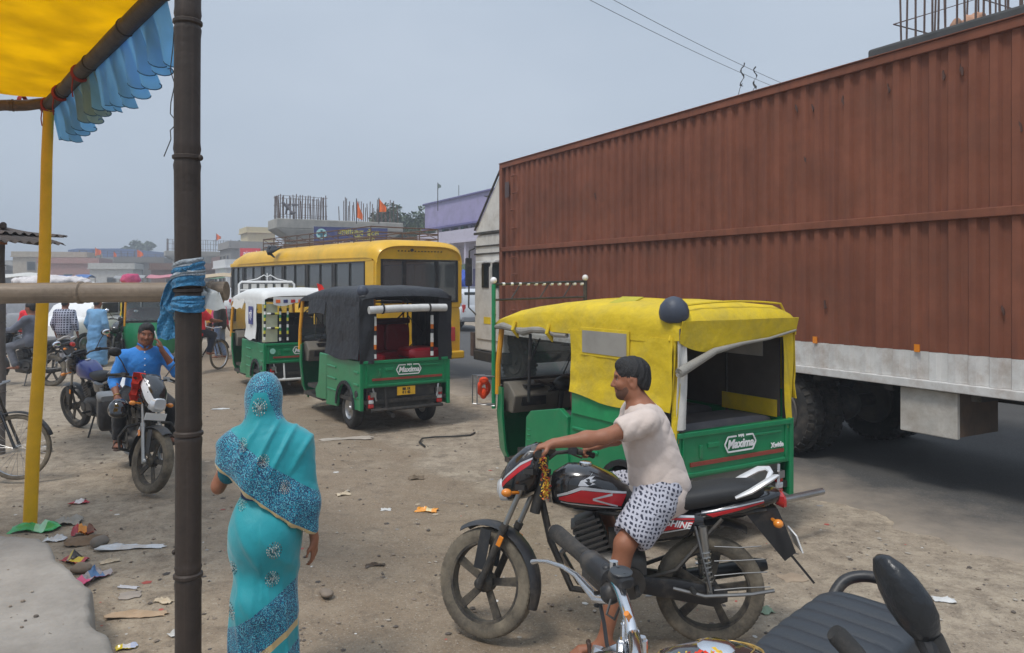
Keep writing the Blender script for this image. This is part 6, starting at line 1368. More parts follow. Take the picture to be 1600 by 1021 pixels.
def limb_body(J, k=1.0, hands=True, feet=True, belly=0.0):
    s = SDF(); pel, ch, nk, hd = (Vector(J[q]) for q in ('pel', 'chest', 'neck', 'head')); F = Vector(J['F']); U = Vector(J.get('U', (0, 0, 1))); lat = Vector(J.get('lat', (0, 1, 0)))
    up = (ch-pel).normalized(); fw = lat.cross(up); Rm = [[fw[i], lat[i], up[i]] for i in range(3)]
    s.ell(pel+up*.03, [.115*k, .155*k, .13*k], .06, Rm); s.cone(pel+up*.06, ch-up*.05, .125*k, .135*k, .07, (fw, .85)); s.ell(ch, [.115*k, .165*k, .17*k], .06, Rm)
    if belly: s.ell(pel+up*.16+fw*.04, [.12*k+belly, .14*k, .13*k], .05, Rm)
    s.cone(ch+up*.1, nk, .085*k, .058*k, .05); s.cone(nk, hd-U*.04*k, .055*k, .052*k, .025)
    head_sdf(s, hd, F, U, k)
    for q in 'LR':
        sg_ = 1 if q == 'L' else -1; sh, el, wr = (Vector(J[a+q]) for a in ('sh', 'el', 'wr')); s.cone(nk-up*.05, sh, .055*k, .055*k, .05)
        s.cone(sh, el, .054*k, .040*k, .03); s.cone(el, el.lerp(wr, .35), .040*k, .041*k, .02); s.cone(el.lerp(wr, .35), wr, .041*k, .026*k, .03)
        if hands and 'hd'+q in J: hand(s, wr, J['hd'+q], J['pn'+q], J.get('cu'+q, .5), k, J.get('sd'+q, sg_))
        elif hands: s.cone(wr, wr+(wr-el).normalized()*.12, .03, .02, .02)
        hp, kn, an = (Vector(J[a+q]) for a in ('hip', 'kn', 'an')); s.cone(hp, kn, .085*k, .056*k, .05); s.cone(kn, kn.lerp(an, .35), .054*k, .056*k, .03); s.cone(kn.lerp(an, .35), an, .056*k, .034*k, .03)
        if feet: foot(s, an, J['ft'+q], k)
    return s
def folds(amp, seed=0):
    r = np.random.RandomState(seed); ws = [(r.normal(size=3)*s_, r.uniform(0, 6.28), a) for s_, a in ((9, 1), (14, .8), (24, .55), (40, .35), (60, .2))]
    def f(v):
        o = 0
        for w_, p, a in ws: o = o+a*np.sin(v @ w_+p+1.2*np.sin(v @ w_[::-1]*.6))
        return amp*o
    return f
def shirtfolds(J, amp, seed):
    g = folds(amp*.3, seed); ch = np.array(Vector(J['chest'])); pe = np.array(Vector(J['pel']))
    def f(v):
        q = v-(ch+pe)/2; lo = np.clip(.5-q[:, 2]*2.2, 0, 1); s_ = q[:, 2]*30+q[:, 0]*16*np.sign(q[:, 1])+1.4*np.sin(v[:, 1]*17+v[:, 0]*9)
        arm = np.exp(-((v[:, 2]-ch[2]-.03)/.07)**2); return g(v)+amp*1.1*lo*(np.abs(np.sin(s_*.8))**.7-.6)+amp*.6*arm*(np.abs(np.sin(v[:, 0]*42+v[:, 2]*26))**.7-.6)
    return f
def shirt_sdf(J, k=1.0, sleeve=.5, grow=.016, hem=0.0, loose=.0):
    s = SDF(); pel, ch, nk = (Vector(J[q]) for q in ('pel', 'chest', 'neck')); lat = Vector(J.get('lat', (0, 1, 0))); up = (ch-pel).normalized(); fw = lat.cross(up); Rm = [[fw[i], lat[i], up[i]] for i in range(3)]; g = grow
    s.ell(pel+up*(.05-hem), [.12*k+g+loose, .155*k+g+loose, .14*k], .06, Rm); s.cone(pel-up*hem, pel+up*.16, .125*k+g+loose, .13*k+g+loose*.5, .06, (fw, .92)); s.cone(pel+up*(.02-hem), ch-up*.05, .135*k+g+loose, .138*k+g, .07, (fw, .88)); s.ell(ch, [.118*k+g, .168*k+g, .17*k+g*.6], .06, Rm)
    if J.get('belly'): s.ell(pel+up*.16+fw*.04, [.12*k+J['belly']+g, .145*k+g, .14*k], .05, Rm)
    for q in 'LR':
        sh, el, wr = (Vector(J[a+q]) for a in ('sh', 'el', 'wr')); s.cone(nk-up*.06, sh, .058*k, .06*k+g*.7, .05)
        if sleeve <= 1: s.cone(sh, sh.lerp(el, sleeve), .057*k+g*.8, .052*k+g*1.3, .035)
        else: s.cone(sh, el, .057*k+g*.7, .047*k+g*.9, .035); s.cone(el, el.lerp(wr, sleeve-1), .047*k+g*.9, .036*k+g*.8, .02)
        if sleeve <= 1: d = (el-sh).normalized(); e = sh.lerp(el, sleeve); s.ell(e+d*.062, [.03, .075, .075], .004, [[d[i], d.orthogonal().normalized()[i], d.cross(d.orthogonal().normalized())[i]] for i in range(3)], True)
    s.half(pel-up*(.10+hem), -up, .006); s.ell(nk+up*.035+fw*.01, [.07*k, .066*k, .05], .01, Rm, True)
    return s
def legs_sdf(J, k=1.0, length=1.0, grow=.014, waist=.12):
    s = SDF(); pel, ch = Vector(J['pel']), Vector(J['chest']); lat = Vector(J.get('lat', (0, 1, 0))); up = (ch-pel).normalized(); fw = lat.cross(up); Rm = [[fw[i], lat[i], up[i]] for i in range(3)]; g = grow
    s.ell(pel+up*.02, [.118*k+g, .158*k+g, .135*k], .05, Rm)
    for q in 'LR':
        hp, kn, an = (Vector(J[a+q]) for a in ('hip', 'kn', 'an'))
        if length <= 1: s.cone(hp, hp.lerp(kn, length), .089*k+g, .075*k+g*1.6, .05); d = (kn-hp).normalized(); e = hp.lerp(kn, length); o = d.orthogonal().normalized(); s.ell(e+d*.085, [.04, .1, .1], .004, [[d[i], o[i], d.cross(o)[i]] for i in range(3)], True)
        else: s.cone(hp, kn, .089*k+g, .062*k+g, .05); s.cone(kn, kn.lerp(an, length-1), .062*k+g, .044*k+g*1.3, .03)
    s.half(pel+up*waist, up, .005); return s
def cloth_mat(name, c, bump=.3, **kw): return mat(name, c, kw.pop('rough', .85), bump=bump+.3, bscale=kw.pop('bscale', 8.5), bdist=.035, sheen=.15, **kw)
def check_mat(name, c1, c2, sc, w_=.18, dist=1.2, axes='XZ'):
    m = mat(name, c1, .85, bump=.3, bscale=34); t, b = nodes_of(m); Lk = t.links.new; base = b.inputs['Base Color'].links[0].from_socket; tcn = [n for n in t.nodes if n.type == 'TEX_COORD'][0]
    acc = None
    for ax in axes:
        wv = _n(t, 'ShaderNodeTexWave', wave_type='BANDS', bands_direction=ax); wv.inputs['Scale'].default_value = sc; wv.inputs['Distortion'].default_value = dist; wv.inputs['Detail'].default_value = 2; wv.inputs['Detail Scale'].default_value = 1.6; mp_ = _n(t, 'ShaderNodeMapping'); mp_.inputs['Rotation'].default_value = (0, radians(16) if axes == 'XZ' else 0, 0) ; Lk(tcn.outputs['Object'], mp_.inputs['Vector']); Lk(mp_.outputs['Vector'], wv.inputs['Vector'])
        r = _n(t, 'ShaderNodeMapRange'); r.inputs['From Min'].default_value = 1-w_*2; r.inputs['From Max'].default_value = 1-w_; Lk(wv.outputs['Fac'], r.inputs['Value'])
        if acc is None: acc = r.outputs['Result']
        else:
            q = _n(t, 'ShaderNodeMath', operation='MAXIMUM'); Lk(acc, q.inputs[0]); Lk(r.outputs['Result'], q.inputs[1]); acc = q.outputs[0]
    k = _n(t, 'ShaderNodeMix', data_type='RGBA'); k.inputs['B'].default_value = tuple(c2)+(1,); Lk(acc, k.inputs['Factor']); Lk(base, k.inputs['A']); Lk(k.outputs['Result'], b.inputs['Base Color']); return m
# --- the man riding the foreground bike (local frame = the bike's frame)
gL = T1 @ V(.82, .31, 1.065); gR = T1 @ V(.82, -.31, 1.065)
aim = lambda a, b: (Vector(b)-Vector(a)).normalized()
bx = (T1.to_3x3() @ V(.2, 1, 0)).normalized()
wL = gL+V(-.085, .0, .05); wR = gR+V(-.085, -.0, .05)
JR = dict(pel=V(.28, 0, .9), chest=V(.355, 0, 1.2), neck=V(.4, .0, 1.36), head=V(.435, -.01, 1.488), F=(1, -.02, -.06), U=(.05, 0, 1), lat=(.1, 1, 0),
    shL=V(.37, .185, 1.285), shR=V(.41, -.175, 1.285), elL=V(.56, .27, 1.12), elR=V(.5, -.3, 1.06), wrL=wL, wrR=wR, hdL=aim(wL, gL+V(.01, 0, .025)), hdR=aim(wR, gR+V(.01, 0, .025)), pnL=(-.1, 0, -1), pnR=(-.1, 0, -1), cuL=.95, cuR=.95, sdL=1, sdR=-1,
    hipL=V(.28, .1, .86), hipR=V(.28, -.1, .86), knL=V(.49, .25, .63), knR=V(.66, -.22, .76), anL=V(.60, .27, .11), anR=V(.48, -.24, .44), ftL=(1, .1, 0), ftR=(1, -.1, 0), belly=.0)
JR['elL'] = JR['shL'].lerp(wL, .5)+V(-.02, .03, -.02)
JR['elR'] = JR['shR'].lerp(wR, .48)+V(-.05, -.05, -.05)
pr = thing('person', 'man in pale pink t-shirt and checked shorts riding the black and red motorcycle', 'person', B1L, B1A)
v, f = limb_body(JR, 1.0).mesh(.0068); np_obj('body', v, f, SK1, pr)
hair_obj(pr, JR['head'], JR['F'], JR['U'], 1.0); eyes(pr, JR['head'], JR['F'], JR['U'], 1.0)
def beard(t, J, k=1.0, low=True, h=.005):
    c = Vector(J['head']); F = Vector(J['F']).normalized(); Lf = Vector(J['U']).cross(F).normalized(); U = F.cross(Lf).normalized(); R = [[F[i], Lf[i], U[i]] for i in range(3)]; P = lambda f_, l, u: c+(F*f_+Lf*l+U*u)*k; s = SDF()
    if low:
        s.ell(P(.030, 0, -.02), [.0685*k, .0645*k, .0872*k], .03, R); s.ell(P(.048, 0, -.075), [.0448*k, .0468*k, .0375*k], .03, R); s.ell(P(.068, 0, -.09), [.0245*k, .0265*k, .0222*k], .02, R)
        for q in (1, -1): s.ell(P(-.01, q*.055, -.07), [.031*k, .021*k, .041*k], .03, R)
        s.ell(P(.07, 0, .03), [.085*k, .1*k, .07*k], .012, R, True); s.half(P(-.022, 0, 0), -F, .01); s.ell(P(.1, 0, -.06), [.03*k, .024*k, .013*k], .004, R, True)
    s.ell(P(.093, 0, -.044), [.012*k, .029*k, .005*k], .004, R)
    v, f = s.mesh(h); return np_obj('beard' if low else 'moustache', v, f, mat('stubble', lin(96, 65, 50), .75, bump=.5, bscale=400) if low else K_hair, t)
beard(pr, JR)
v, f = shirt_sdf(JR, 1.0, .5, .014, .07, .018).mesh(.0068, shirtfolds(JR, .009, 2)); np_obj('t_shirt', v, f, cloth_mat('pale_pink_cotton', lin(204, 188, 178), .1, var=.05), pr)
v, f = legs_sdf(JR, 1.0, .7, .028, .06).mesh(.008, folds(.0042, 3)); np_obj('shorts', v, f, check_mat('checked_cotton', lin(52, 54, 70), lin(182, 182, 192), 13.5, .3, dist=5.0), pr)
def sandal(t, J, q, m, k=1.0):
    an = Vector(J['an'+q]); d = Vector(J['ft'+q]).normalized(); x = V(-d.y, d.x, 0); s = SDF(); z = V(0, 0, -.078)
    s.cone(an-d*.055+z, an+d*.16+z, .036, .042, .02, ((0, 0, 1), .28)); a = an+d*.085; s.cone(a+x*.043+V(0, 0, -.07), a+x*.018+V(0, 0, -.01), .011, .011, .01); s.cone(a+x*.018+V(0, 0, -.01), a-x*.018+V(0, 0, -.01), .011, .011, .01); s.cone(a-x*.018+V(0, 0, -.01), a-x*.043+V(0, 0, -.07), .011, .011, .01)
    v, f = s.mesh(.006); np_obj('sandal', v, f, m, t)
for q in 'LR': sandal(pr, JR, q, mat('brown_leather', (.06, .035, .025), .6))
# --- the man in blue on the phone (local frame = his bike's frame, he faces its front and the camera)
fc = V(1, -.02, 0)
JB = dict(pel=V(.28, .02, .9), chest=V(.36, .01, 1.19), neck=V(.4, .015, 1.355), head=V(.435, .03, 1.48), F=(1, -.05, -.05), U=(.05, .08, 1), lat=(-.1, 1, .1),
    shL=V(.37, .185, 1.28), shR=V(.37, -.18, 1.255), elL=V(.46, .33, 1.07), elR=V(.36, -.27, 1.0), wrL=V(.52, .17, 1.32), wrR=V(.54, -.255, .85), hdL=(-.15, -.2, 1), pnL=(-.35, -1, -.1), cuL=.45, sdL=1, hdR=(.55, -.02, -.85), pnR=(-.6, .3, -.5), cuR=.25, sdR=1,
    hipL=V(.3, .1, .86), hipR=V(.3, -.1, .86), knL=V(.62, .27, .72), knR=V(.6, -.24, .74), anL=V(.55, .24, .42), anR=V(.55, -.25, .42), ftL=(1, .1, 0), ftR=(1, -.1, 0))
pb_ = thing('person', 'man in bright blue shirt sitting on a parked motorcycle with a phone at his ear', 'person', B2L, B2A)
v, f = limb_body(JB, .97).mesh(.009); np_obj('body', v, f, SK2, pb_); hair_obj(pb_, JB['head'], JB['F'], JB['U'], .99, h=.008); eyes(pb_, JB['head'], JB['F'], JB['U'], .97); beard(pb_, JB, .97, False, .004)
shb = cloth_mat('blue_cotton', lin(48, 128, 208), .25, var=.06)
v, f = shirt_sdf(JB, .97, 1.35, .018, .02).mesh(.01, shirtfolds(JB, .008, 5)); so_ = np_obj('shirt', v, f, shb, pb_)
bvs = BVHTree.FromPolygons([Vector(p) for p in v], [tuple(int(i) for i in q) for q in f])
mb = MB()
for k in range(6):
    a = JB['neck'].lerp(JB['pel'], .12+.15*k)
    h = proj(bvs, (a.x, a.y, a.z), (-1, .05, 0), .001)
    if h: mb.ell(h, .007, 8, 5)
mb.build('buttons', K_white, pb_)
mb = MB(); nk = JB['neck']
for s_ in (1, -1): mb.bar(nk+V(.07, s_*.012, -.01), nk+V(.02, s_*.07, .035), .012, .035, up=(1, 0, .6))
mb.build('collar', shb, pb_, sm=0, bev=.006)
v, f = legs_sdf(JB, .97, 1.9, .014, .1).mesh(.011, folds(.003, 6)); np_obj('trousers', v, f, cloth_mat('black_cotton', (.016, .016, .018), .3), pb_)
for q in 'LR': sandal(pb_, JB, q, mat('brown_leather', (.06, .035, .025), .6))
wrp = JB['wrR']; dd = aim(JB['elR'], wrp); o_ = dd.orthogonal().normalized(); mb = MB(); mb.tube([wrp-dd*.02+(o_*cos(a)+dd.cross(o_)*sin(a))*.033 for a in [2*pi*i/14 for i in range(14)]], .005, 6, closed=True); mb.build('bracelet', mat('brass', (.6, .42, .15), .3, 1), pb_)
ph = MB(); wl_ = JB['wrL']; ph.box((0, 0, 0), (.009, .07, .15)); po_ = ph.build('mobile_phone', K_white, None, sm=0, bev=.003); tag(po_, 'white mobile phone held to the ear of the man in blue', 'phone')
po_.matrix_world = Matrix.Translation(B2L) @ rotm('Z', B2A) @ Matrix.Translation(JB['head']+V(.05, .095, -.03)) @ Euler((.1, -.25, pi/2-.2)).to_matrix().to_4x4()
# helmet hanging on the blue man's bike, red cloth on its bar
M2 = Matrix.Translation(B2L) @ rotm('Z', B2A)
s = SDF(); s.ell((0, 0, 0), (.13, .12, .13), .03); s.ell((.09, 0, -.05), (.06, .09, .06), .03); s.half((0, 0, -.1), (0, 0, -1)); v, f = s.mesh(.012)
he = np_obj('helmet', v, f, mat('helmet_black', (.012, .012, .014), .12, coat=1)); he.matrix_world = M2 @ T2 @ Matrix.Translation((.84, -.2, .74)) @ rotm('Z', -.5) @ Matrix.Scale(.8, 4); tag(he, 'shiny black helmet hanging beside the tank of the bike under the man in blue', 'helmet')
mb = MB(); P = [[(.0+.05*sin(u*3+v_*2), .03*sin(v_*3)+.06*(v_-1.5)*.7*(1-u*.06), -.055*u) for v_ in range(4)] for u in range(6)]; mb.sheet(P, .005); rc = mb.build('cloth_strip', mat('red_cloth', lin(205, 50, 30), .85, bump=.3)); rc.matrix_world = M2 @ T2 @ Matrix.Translation((.95, -.13, 1.12)); tag(rc, 'red cloth tied to the handlebar of the bike under the man in blue', 'cloth')
# --- woman in the sari, walking away; local x = her facing direction
WL = V(-1.19, 3.72, 0); WA = pi/2+.12
def sari_mat(name, bands, base=lin(14, 146, 156)):
    """bands: (nx, ny, nz, c0, c1, kind) -> printed or golden strips across the cloth"""
    m = mat(name, base, .6, var=.09, scale=5, bump=.5, bscale=14, bdist=.012, sheen=.3); t, b = nodes_of(m); Lk = t.links.new; out = b.inputs['Base Color'].links[0].from_socket; tcn = [n for n in t.nodes if n.type == 'TEX_COORD'][0]
    vo = _n(t, 'ShaderNodeTexVoronoi', feature='DISTANCE_TO_EDGE'); vo.inputs['Scale'].default_value = 58; ns_ = _n(t, 'ShaderNodeTexNoise'); ns_.inputs['Scale'].default_value = 150; ns_.inputs['Detail'].default_value = 3
    for n in (vo, ns_): Lk(tcn.outputs['Object'], n.inputs['Vector'])
    r = _n(t, 'ShaderNodeValToRGB'); r.color_ramp.interpolation = 'CONSTANT'; e = r.color_ramp.elements; e[0].color = lin(90, 178, 196)+(1,); e[0].position = 0; e[1].position = .12; e[1].color = lin(8, 52, 92)+(1,)
    q = e.new(.34); q.color = lin(14, 92, 132)+(1,); q = e.new(.46); q.color = lin(22, 150, 172)+(1,)
    sm_ = _n(t, 'ShaderNodeMath', operation='MULTIPLY'); Lk(vo.outputs['Distance'], sm_.inputs[0]); sm_.inputs[1].default_value = 1.5; ad = _n(t, 'ShaderNodeMath', operation='ADD'); Lk(sm_.outputs[0], ad.inputs[0]); sb = _n(t, 'ShaderNodeMath', operation='MULTIPLY_ADD'); Lk(ns_.outputs['Fac'], sb.inputs[0]); sb.inputs[1].default_value = .9; sb.inputs[2].default_value = -.4; Lk(sb.outputs[0], ad.inputs[1]); Lk(ad.outputs[0], r.inputs['Fac'])
    for bd in bands:
        nx, ny, nz, c0, c1, kind = bd[:6]
        d = _n(t, 'ShaderNodeVectorMath', operation='DOT_PRODUCT'); d.inputs[1].default_value = (nx, ny, nz); Lk(tcn.outputs['Object'], d.inputs[0])
        g1 = _n(t, 'ShaderNodeMath', operation='GREATER_THAN'); Lk(d.outputs['Value'], g1.inputs[0]); g1.inputs[1].default_value = c0; g2 = _n(t, 'ShaderNodeMath', operation='LESS_THAN'); Lk(d.outputs['Value'], g2.inputs[0]); g2.inputs[1].default_value = c1
        mu = _n(t, 'ShaderNodeMath', operation='MULTIPLY'); Lk(g1.outputs[0], mu.inputs[0]); Lk(g2.outputs[0], mu.inputs[1]); 
        if len(bd) > 6:
            g3 = _n(t, 'ShaderNodeMath', operation='GREATER_THAN'); sp = _n(t, 'ShaderNodeSeparateXYZ'); Lk(tcn.outputs['Object'], sp.inputs[0]); Lk(sp.outputs[2], g3.inputs[0]); g3.inputs[1].default_value = bd[6]; m3 = _n(t, 'ShaderNodeMath', operation='MULTIPLY'); Lk(mu.outputs[0], m3.inputs[0]); Lk(g3.outputs[0], m3.inputs[1]); mu = m3
        k = _n(t, 'ShaderNodeMix', data_type='RGBA'); Lk(mu.outputs[0], k.inputs['Factor']); Lk(out, k.inputs['A'])
        if kind == 'gold': k.inputs['B'].default_value = lin(196, 170, 120)+(1,)
        else: Lk(r.outputs['Color'], k.inputs['B'])
        out = k.outputs['Result']
    Lk(out, b.inputs['Base Color']); return m
pw = thing('person', 'woman in a turquoise sari with dark blue borders walking away', 'person', WL, WA); pw.scale = (.92, .84, 1.0)
JW = dict(pel=V(0, 0, .88), chest=V(.01, 0, 1.15), neck=V(.02, .0, 1.31), head=V(.05, .02, 1.46), F=(1, .12, -.15), U=(.1, .02, 1), lat=(0, 1, 0),
    shL=V(0, .17, 1.25), shR=V(0, -.17, 1.25), elL=V(.03, .275, 1.06), wrL=V(.2, .14, 1.27), elR=V(-.02, -.24, 1.0), wrR=V(.0, -.27, .80), hdL=(.1, -.1, 1), pnL=(-.3, -1, 0), cuL=.5, hdR=(.06, 0, -1), pnR=(.3, 1, 0), cuR=.4,
    hipL=V(0, .09, .85), hipR=V(0, -.09, .85), knL=V(.05, .09, .47), knR=V(.0, -.09, .47), anL=V(.1, .09, .09), anR=V(-.06, -.09, .09), ftL=(1, .1, 0), ftR=(1, -.1, 0))
v, f = limb_body(JW, .93).mesh(.0085); np_obj('body', v, f, SK1, pw)
s = SDF(); s.cone(V(0, 0, .06), V(0, .0, .45), .205, .165, .05, ((1, 0, 0), .95)); s.cone(V(0, 0, .45), V(0, .0, .82), .168, .192, .06, ((1, 0, 0), .82)); s.ell(V(-.03, 0, .84), (.165, .192, .17), .08); s.cone(V(0, 0, .9), V(0, 0, 1.02), .165, .135, .06, ((1, 0, 0), .78)); s.cone(V(-.06, .05, .5), V(.02, .16, .14), .12, .06, .08)
s.half((0, 0, 1.03), (.05, 0, 1), .01); s.half((0, 0, .035), (0, 0, -1), .01)
def sarif(v):
    th = np.arctan2(v[:, 1], v[:, 0]); low = np.clip((.75-v[:, 2])/.6, 0, 1); d = v[:, 2]-.55*v[:, 1]
    rd = lambda p, w_: np.exp(-(np.sin(p)/w_)**2); return .012*low*(rd(th*6+v[:, 2]*2.5, .5)-.4)+.010*(rd(d*13+th*.8+.9*np.sin(v[:, 1]*8+d*3), .45)-.4)*np.clip((v[:, 2]-.35)*3, 0, 1)*np.clip((1.0-v[:, 2])*6, 0, 1)+folds(.0018, 8)(v)
v, f = s.mesh(.0075, sarif)
nz = .87; ny = .49      # borders climb from her left to her right: d = z*nz + y*ny  (her left is +y)
sk = np_obj('sari_skirt', v, f, sari_mat('sari_skirt_cloth', [(0, .5, .87, .28, .455, 'print'), (0, .5, .87, .25, .28, 'gold'), (0, .5, .87, .02, .19, 'print')]), pw)
sbv = BVHTree.FromPolygons([Vector(p) for p in v], [tuple(int(i) for i in q) for q in f])
# pallu over the head, shoulders and back
s = SDF(); c = JW['head']; s.ell(c+V(-.015, 0, .035), (.125, .103, .115), .02); s.ell(c+V(-.03, 0, -.02), (.105, .097, .11), .04); s.cone(c+V(-.035, 0, -.06), V(-.03, 0, 1.29), .082, .092, .05); s.ell(V(-.02, 0, 1.17), (.145, .2, .17), .07)
for q in (1, -1): s.cone(V(-.01, q*.05, 1.3), V(-.01, q*.18, 1.24), .085, .085, .07)
s.cone(V(-.0, .17, 1.24), V(.0, .245, 1.1), .085, .075, .05); s.cone(V(-.0, -.17, 1.24), V(-.03, -.235, .98), .09, .075, .06); s.cone(V(-.03, -.235, .98), V(-.03, -.25, .86), .075, .055, .05); s.cone(V(-.02, 0, 1.15), V(-.03, -.04, .95), .17, .165, .07, ((1, 0, 0), .85)); s.cone(V(-.04, -.12, 1.0), V(-.05, -.15, .86), .13, .1, .06, ((1, 0, 0), .8))
s.half(V(0, .2, 1.115), (0, .62, -1), .004); s.half(c+V(.095, 0, 0), (1, 0, .35), .01); s.half(V(.1, 0, 1.2), (1, 0, 0), .03); s.ell(c+V(.09, 0, -.02), (.1, .08, .1), .01, cut=True)
def palf(v):
    a = (v[:, 2]-1.42)*.9+v[:, 1]*.55; r_ = np.hypot(v[:, 1]*1.0, (v[:, 2]-1.5)*1.0); b_ = np.clip((1.36-v[:, 2])*8, 0, 1)
    rd = lambda p, w_: np.exp(-(np.sin(p)/w_)**2)
    back = np.clip((.02-v[:, 0])*25+.5, 0, 1); y, z = v[:, 1], v[:, 2]
    p1 = 17*(z-1.30)+9.5*np.sin(2.6*(y+.18))+1.2*np.sin(y*7)            # swags hanging between the nape and the far shoulder
    p2 = 13*(y*.85+z*.62)+.8*np.sin(z*9)                                 # long folds falling to the lower corner
    up = np.clip((z-1.12)*9, 0, 1)*np.clip((1.40-z)*14, 0, 1); lo = np.clip((1.2-z)*8, 0, 1); hd_ = np.clip((z-1.33)*12, 0, 1)
    p3 = 30*(y-.02)*(1.72-z)*1.6
    edge = np.clip(1-np.abs(z-.62*y-.991)/.03, 0, 1)
    return back*(.015*(rd(p1, .5)-.45)*up+.013*(rd(p2, .5)-.45)*lo)+.006*(rd(p3, .5)-.4)*hd_*np.clip((1.5-z)*12, 0, 1)-.012*edge*(.4+.6*np.sin(y*38)**2)+folds(.0012, 9)(v)
v, f = s.mesh(.007, palf)
dz = lambda y, z: (z-.62*y)/1.1767
e0 = dz(.2, 1.115)
pal = np_obj('sari_pallu', v, f, sari_mat('sari_pallu_cloth', [(0, -.527, .85, e0-.1, e0+.024, 'gold'), (0, -.527, .85, e0+.024, e0+.20, 'print'), (0, 0, 1, 1.522, 2, 'print'), (0, 1, .42, .69, 2, 'print', 1.39), (0, -1, .42, .655, 2, 'print', 1.39), (1, 0, 0, .06, .2, 'print')]), pw)
pbv = BVHTree.FromPolygons([Vector(p) for p in v], [tuple(int(i) for i in q) for q in f])
silver = [mat('silver_thread', lin(205, 200, 192), .4, .3, var=.2, scale=90), mat('dark_thread', lin(60, 62, 66), .6), mat('grey_thread', lin(140, 132, 126), .5, .2)]
def motif(bv, y, z, r_, par):
    rings = [(0.0, 10), (.22, 7), (.44, 11), (.68, 14), (.95, 17)]; mb = MB(); rr = random.Random(int(z*1000))
    for R_, n in rings:
        for k in range(n if R_ else 1):
            a = 2*pi*k/n+R_*3; p = proj(bv, (-1, y+r_*R_*cos(a), z+r_*R_*sin(a)*1.05), (1, 0, 0), .0015, .5)
            mb.cur = rr.choice((0, 0, 1, 2))
            if p: mb.ell(p, (.0025, r_*.085, r_*.11), 6, 4)
    if mb.v: mb.build('embroidered_motif', silver, par, kind='stuff')
for y, z, r_ in ((.018, 1.455, .04), (.1, 1.285, .028), (-.02, 1.215, .03), (-.13, 1.085, .03)): motif(pbv, y, z, r_, pal)
for y, z, r_ in ((.115, 1.0, .028), (-.08, .80, .038), (-.06, .655, .036), (.165, .70, .03), (.17, .5, .034), (-.02, .30, .034)): motif(sbv, y, z, r_, sk)
mb = MB(); mb.lathe([(-.01, .131), (-.01, .137), (.02, .139), (.02, .13)], (.0, 0, 1.03), (0, 0, 1), 24, closed=True); mb.build('petticoat_band', mat('navy_band', lin(22, 50, 90), .8), pw)
s = SDF(); s.ell(V(.0, 0, 1.16), (.125, .16, .13), .05)
for q in (1, -1): s.cone(V(0, q*.14, 1.24), V(.01, q*.215, 1.13), .066, .058, .03)
v, f = s.mesh(.012); np_obj('blouse', v, f, mat('blouse_teal', lin(20, 96, 110), .8), pw)
# --- people further off
def walker(label, base, rz, shirt, pants, k=1.0, seat=False, arms='down', group='people in the distance on the left', hair=True, skirt=False, sleeve=1.6, hh=.02, phase=0):
    t = thing('person', label, 'person', base, rz, group); z = 0
    J = dict(pel=V(0, 0, .92), chest=V(.01, 0, 1.22), neck=V(.02, 0, 1.39), head=V(.04, 0, 1.53), F=(1, 0, -.1), U=(.1, 0, 1), lat=(0, 1, 0), shL=V(0, .18, 1.31), shR=V(0, -.18, 1.31), elL=V(-.02, .25, 1.05), elR=V(-.02, -.25, 1.05), wrL=V(.1, .25, .82), wrR=V(.08, -.25, .82),
        hipL=V(0, .09, .9), hipR=V(0, -.09, .9), knL=V(.06+phase, .1, .5), knR=V(.0, -.1, .5), anL=V(.04+phase, .1, .09), anR=V(-.1-phase, -.1, .09), ftL=(1, .1, 0), ftR=(1, -.1, 0))
    if arms == 'bars': J.update(elL=V(.2, .26, 1.12), elR=V(.2, -.26, 1.12), wrL=V(.45, .26, 1.1), wrR=V(.45, -.26, 1.1))
    if seat:
        for q, s_ in (('L', 1), ('R', -1)): J['kn'+q] = V(.36, s_*.17, .78); J['an'+q] = V(.22, s_*.17, .42)
    v, f = limb_body(J, k).mesh(hh); np_obj('body', v, f, SK2, t)
    if hair: hair_obj(t, J['head'], J['F'], J['U'], k, h=.016)
    v, f = shirt_sdf(J, k, sleeve, .022, .04, .01).mesh(hh, folds(.004, 4)); np_obj('shirt', v, f, shirt, t)
    if skirt: s = SDF(); s.cone(V(0, 0, .1), V(0, 0, .9), .24, .19, .05); s.half((0, 0, .06), (0, 0, -1)); v, f = s.mesh(hh, folds(.007, 5)); np_obj('skirt', v, f, pants, t)
    else: v, f = legs_sdf(J, k, 1.92, .018, .1).mesh(hh, folds(.004, 6)); np_obj('trousers', v, f, pants, t)
    return t
c_ = lambda n, r, g, b: cloth_mat(n, lin(r, g, b), .2)
walker('person in grey sitting on the motorcycle at the left edge, back turned', (-9.35, 14.98, 0), radians(172), c_('grey_cotton', 92, 96, 108), c_('grey_denim', 98, 100, 108), seat=True, arms='bars')
walker('person in a red shirt and dark trousers behind the yellow pole', (-11.0, 17.6, 0), radians(100), c_('red_cotton', 222, 28, 46), c_('dark_denim', 28, 32, 48))
walker('person in a navy checked shirt and pale trousers walking away', (-10.6, 18.2, 0), radians(95), check_mat('navy_check', lin(28, 36, 62), lin(170, 175, 190), 5.5, .2, dist=0, axes='YZ'), c_('pale_trousers', 165, 162, 165), phase=.08)
walker('person wrapped in pale blue cloth beside the checked shirt', (-9.95, 18.4, 0), radians(80), c_('sky_cloth', 112, 158, 196), c_('sky_cloth2', 100, 148, 190), skirt=True)
walker('person in an orange top near the bus nose', (-8.6, 22.0, 0), radians(200), c_('orange_cotton', 232, 160, 50), c_('brown_trousers', 70, 60, 60), k=.98)
walker('person in a pink top and dark trousers left of the white canopied auto', (-8.0, 21.0, 0), radians(60), c_('pink_cotton', 215, 70, 120), c_('black_denim', 30, 32, 40), k=.98, phase=.06)
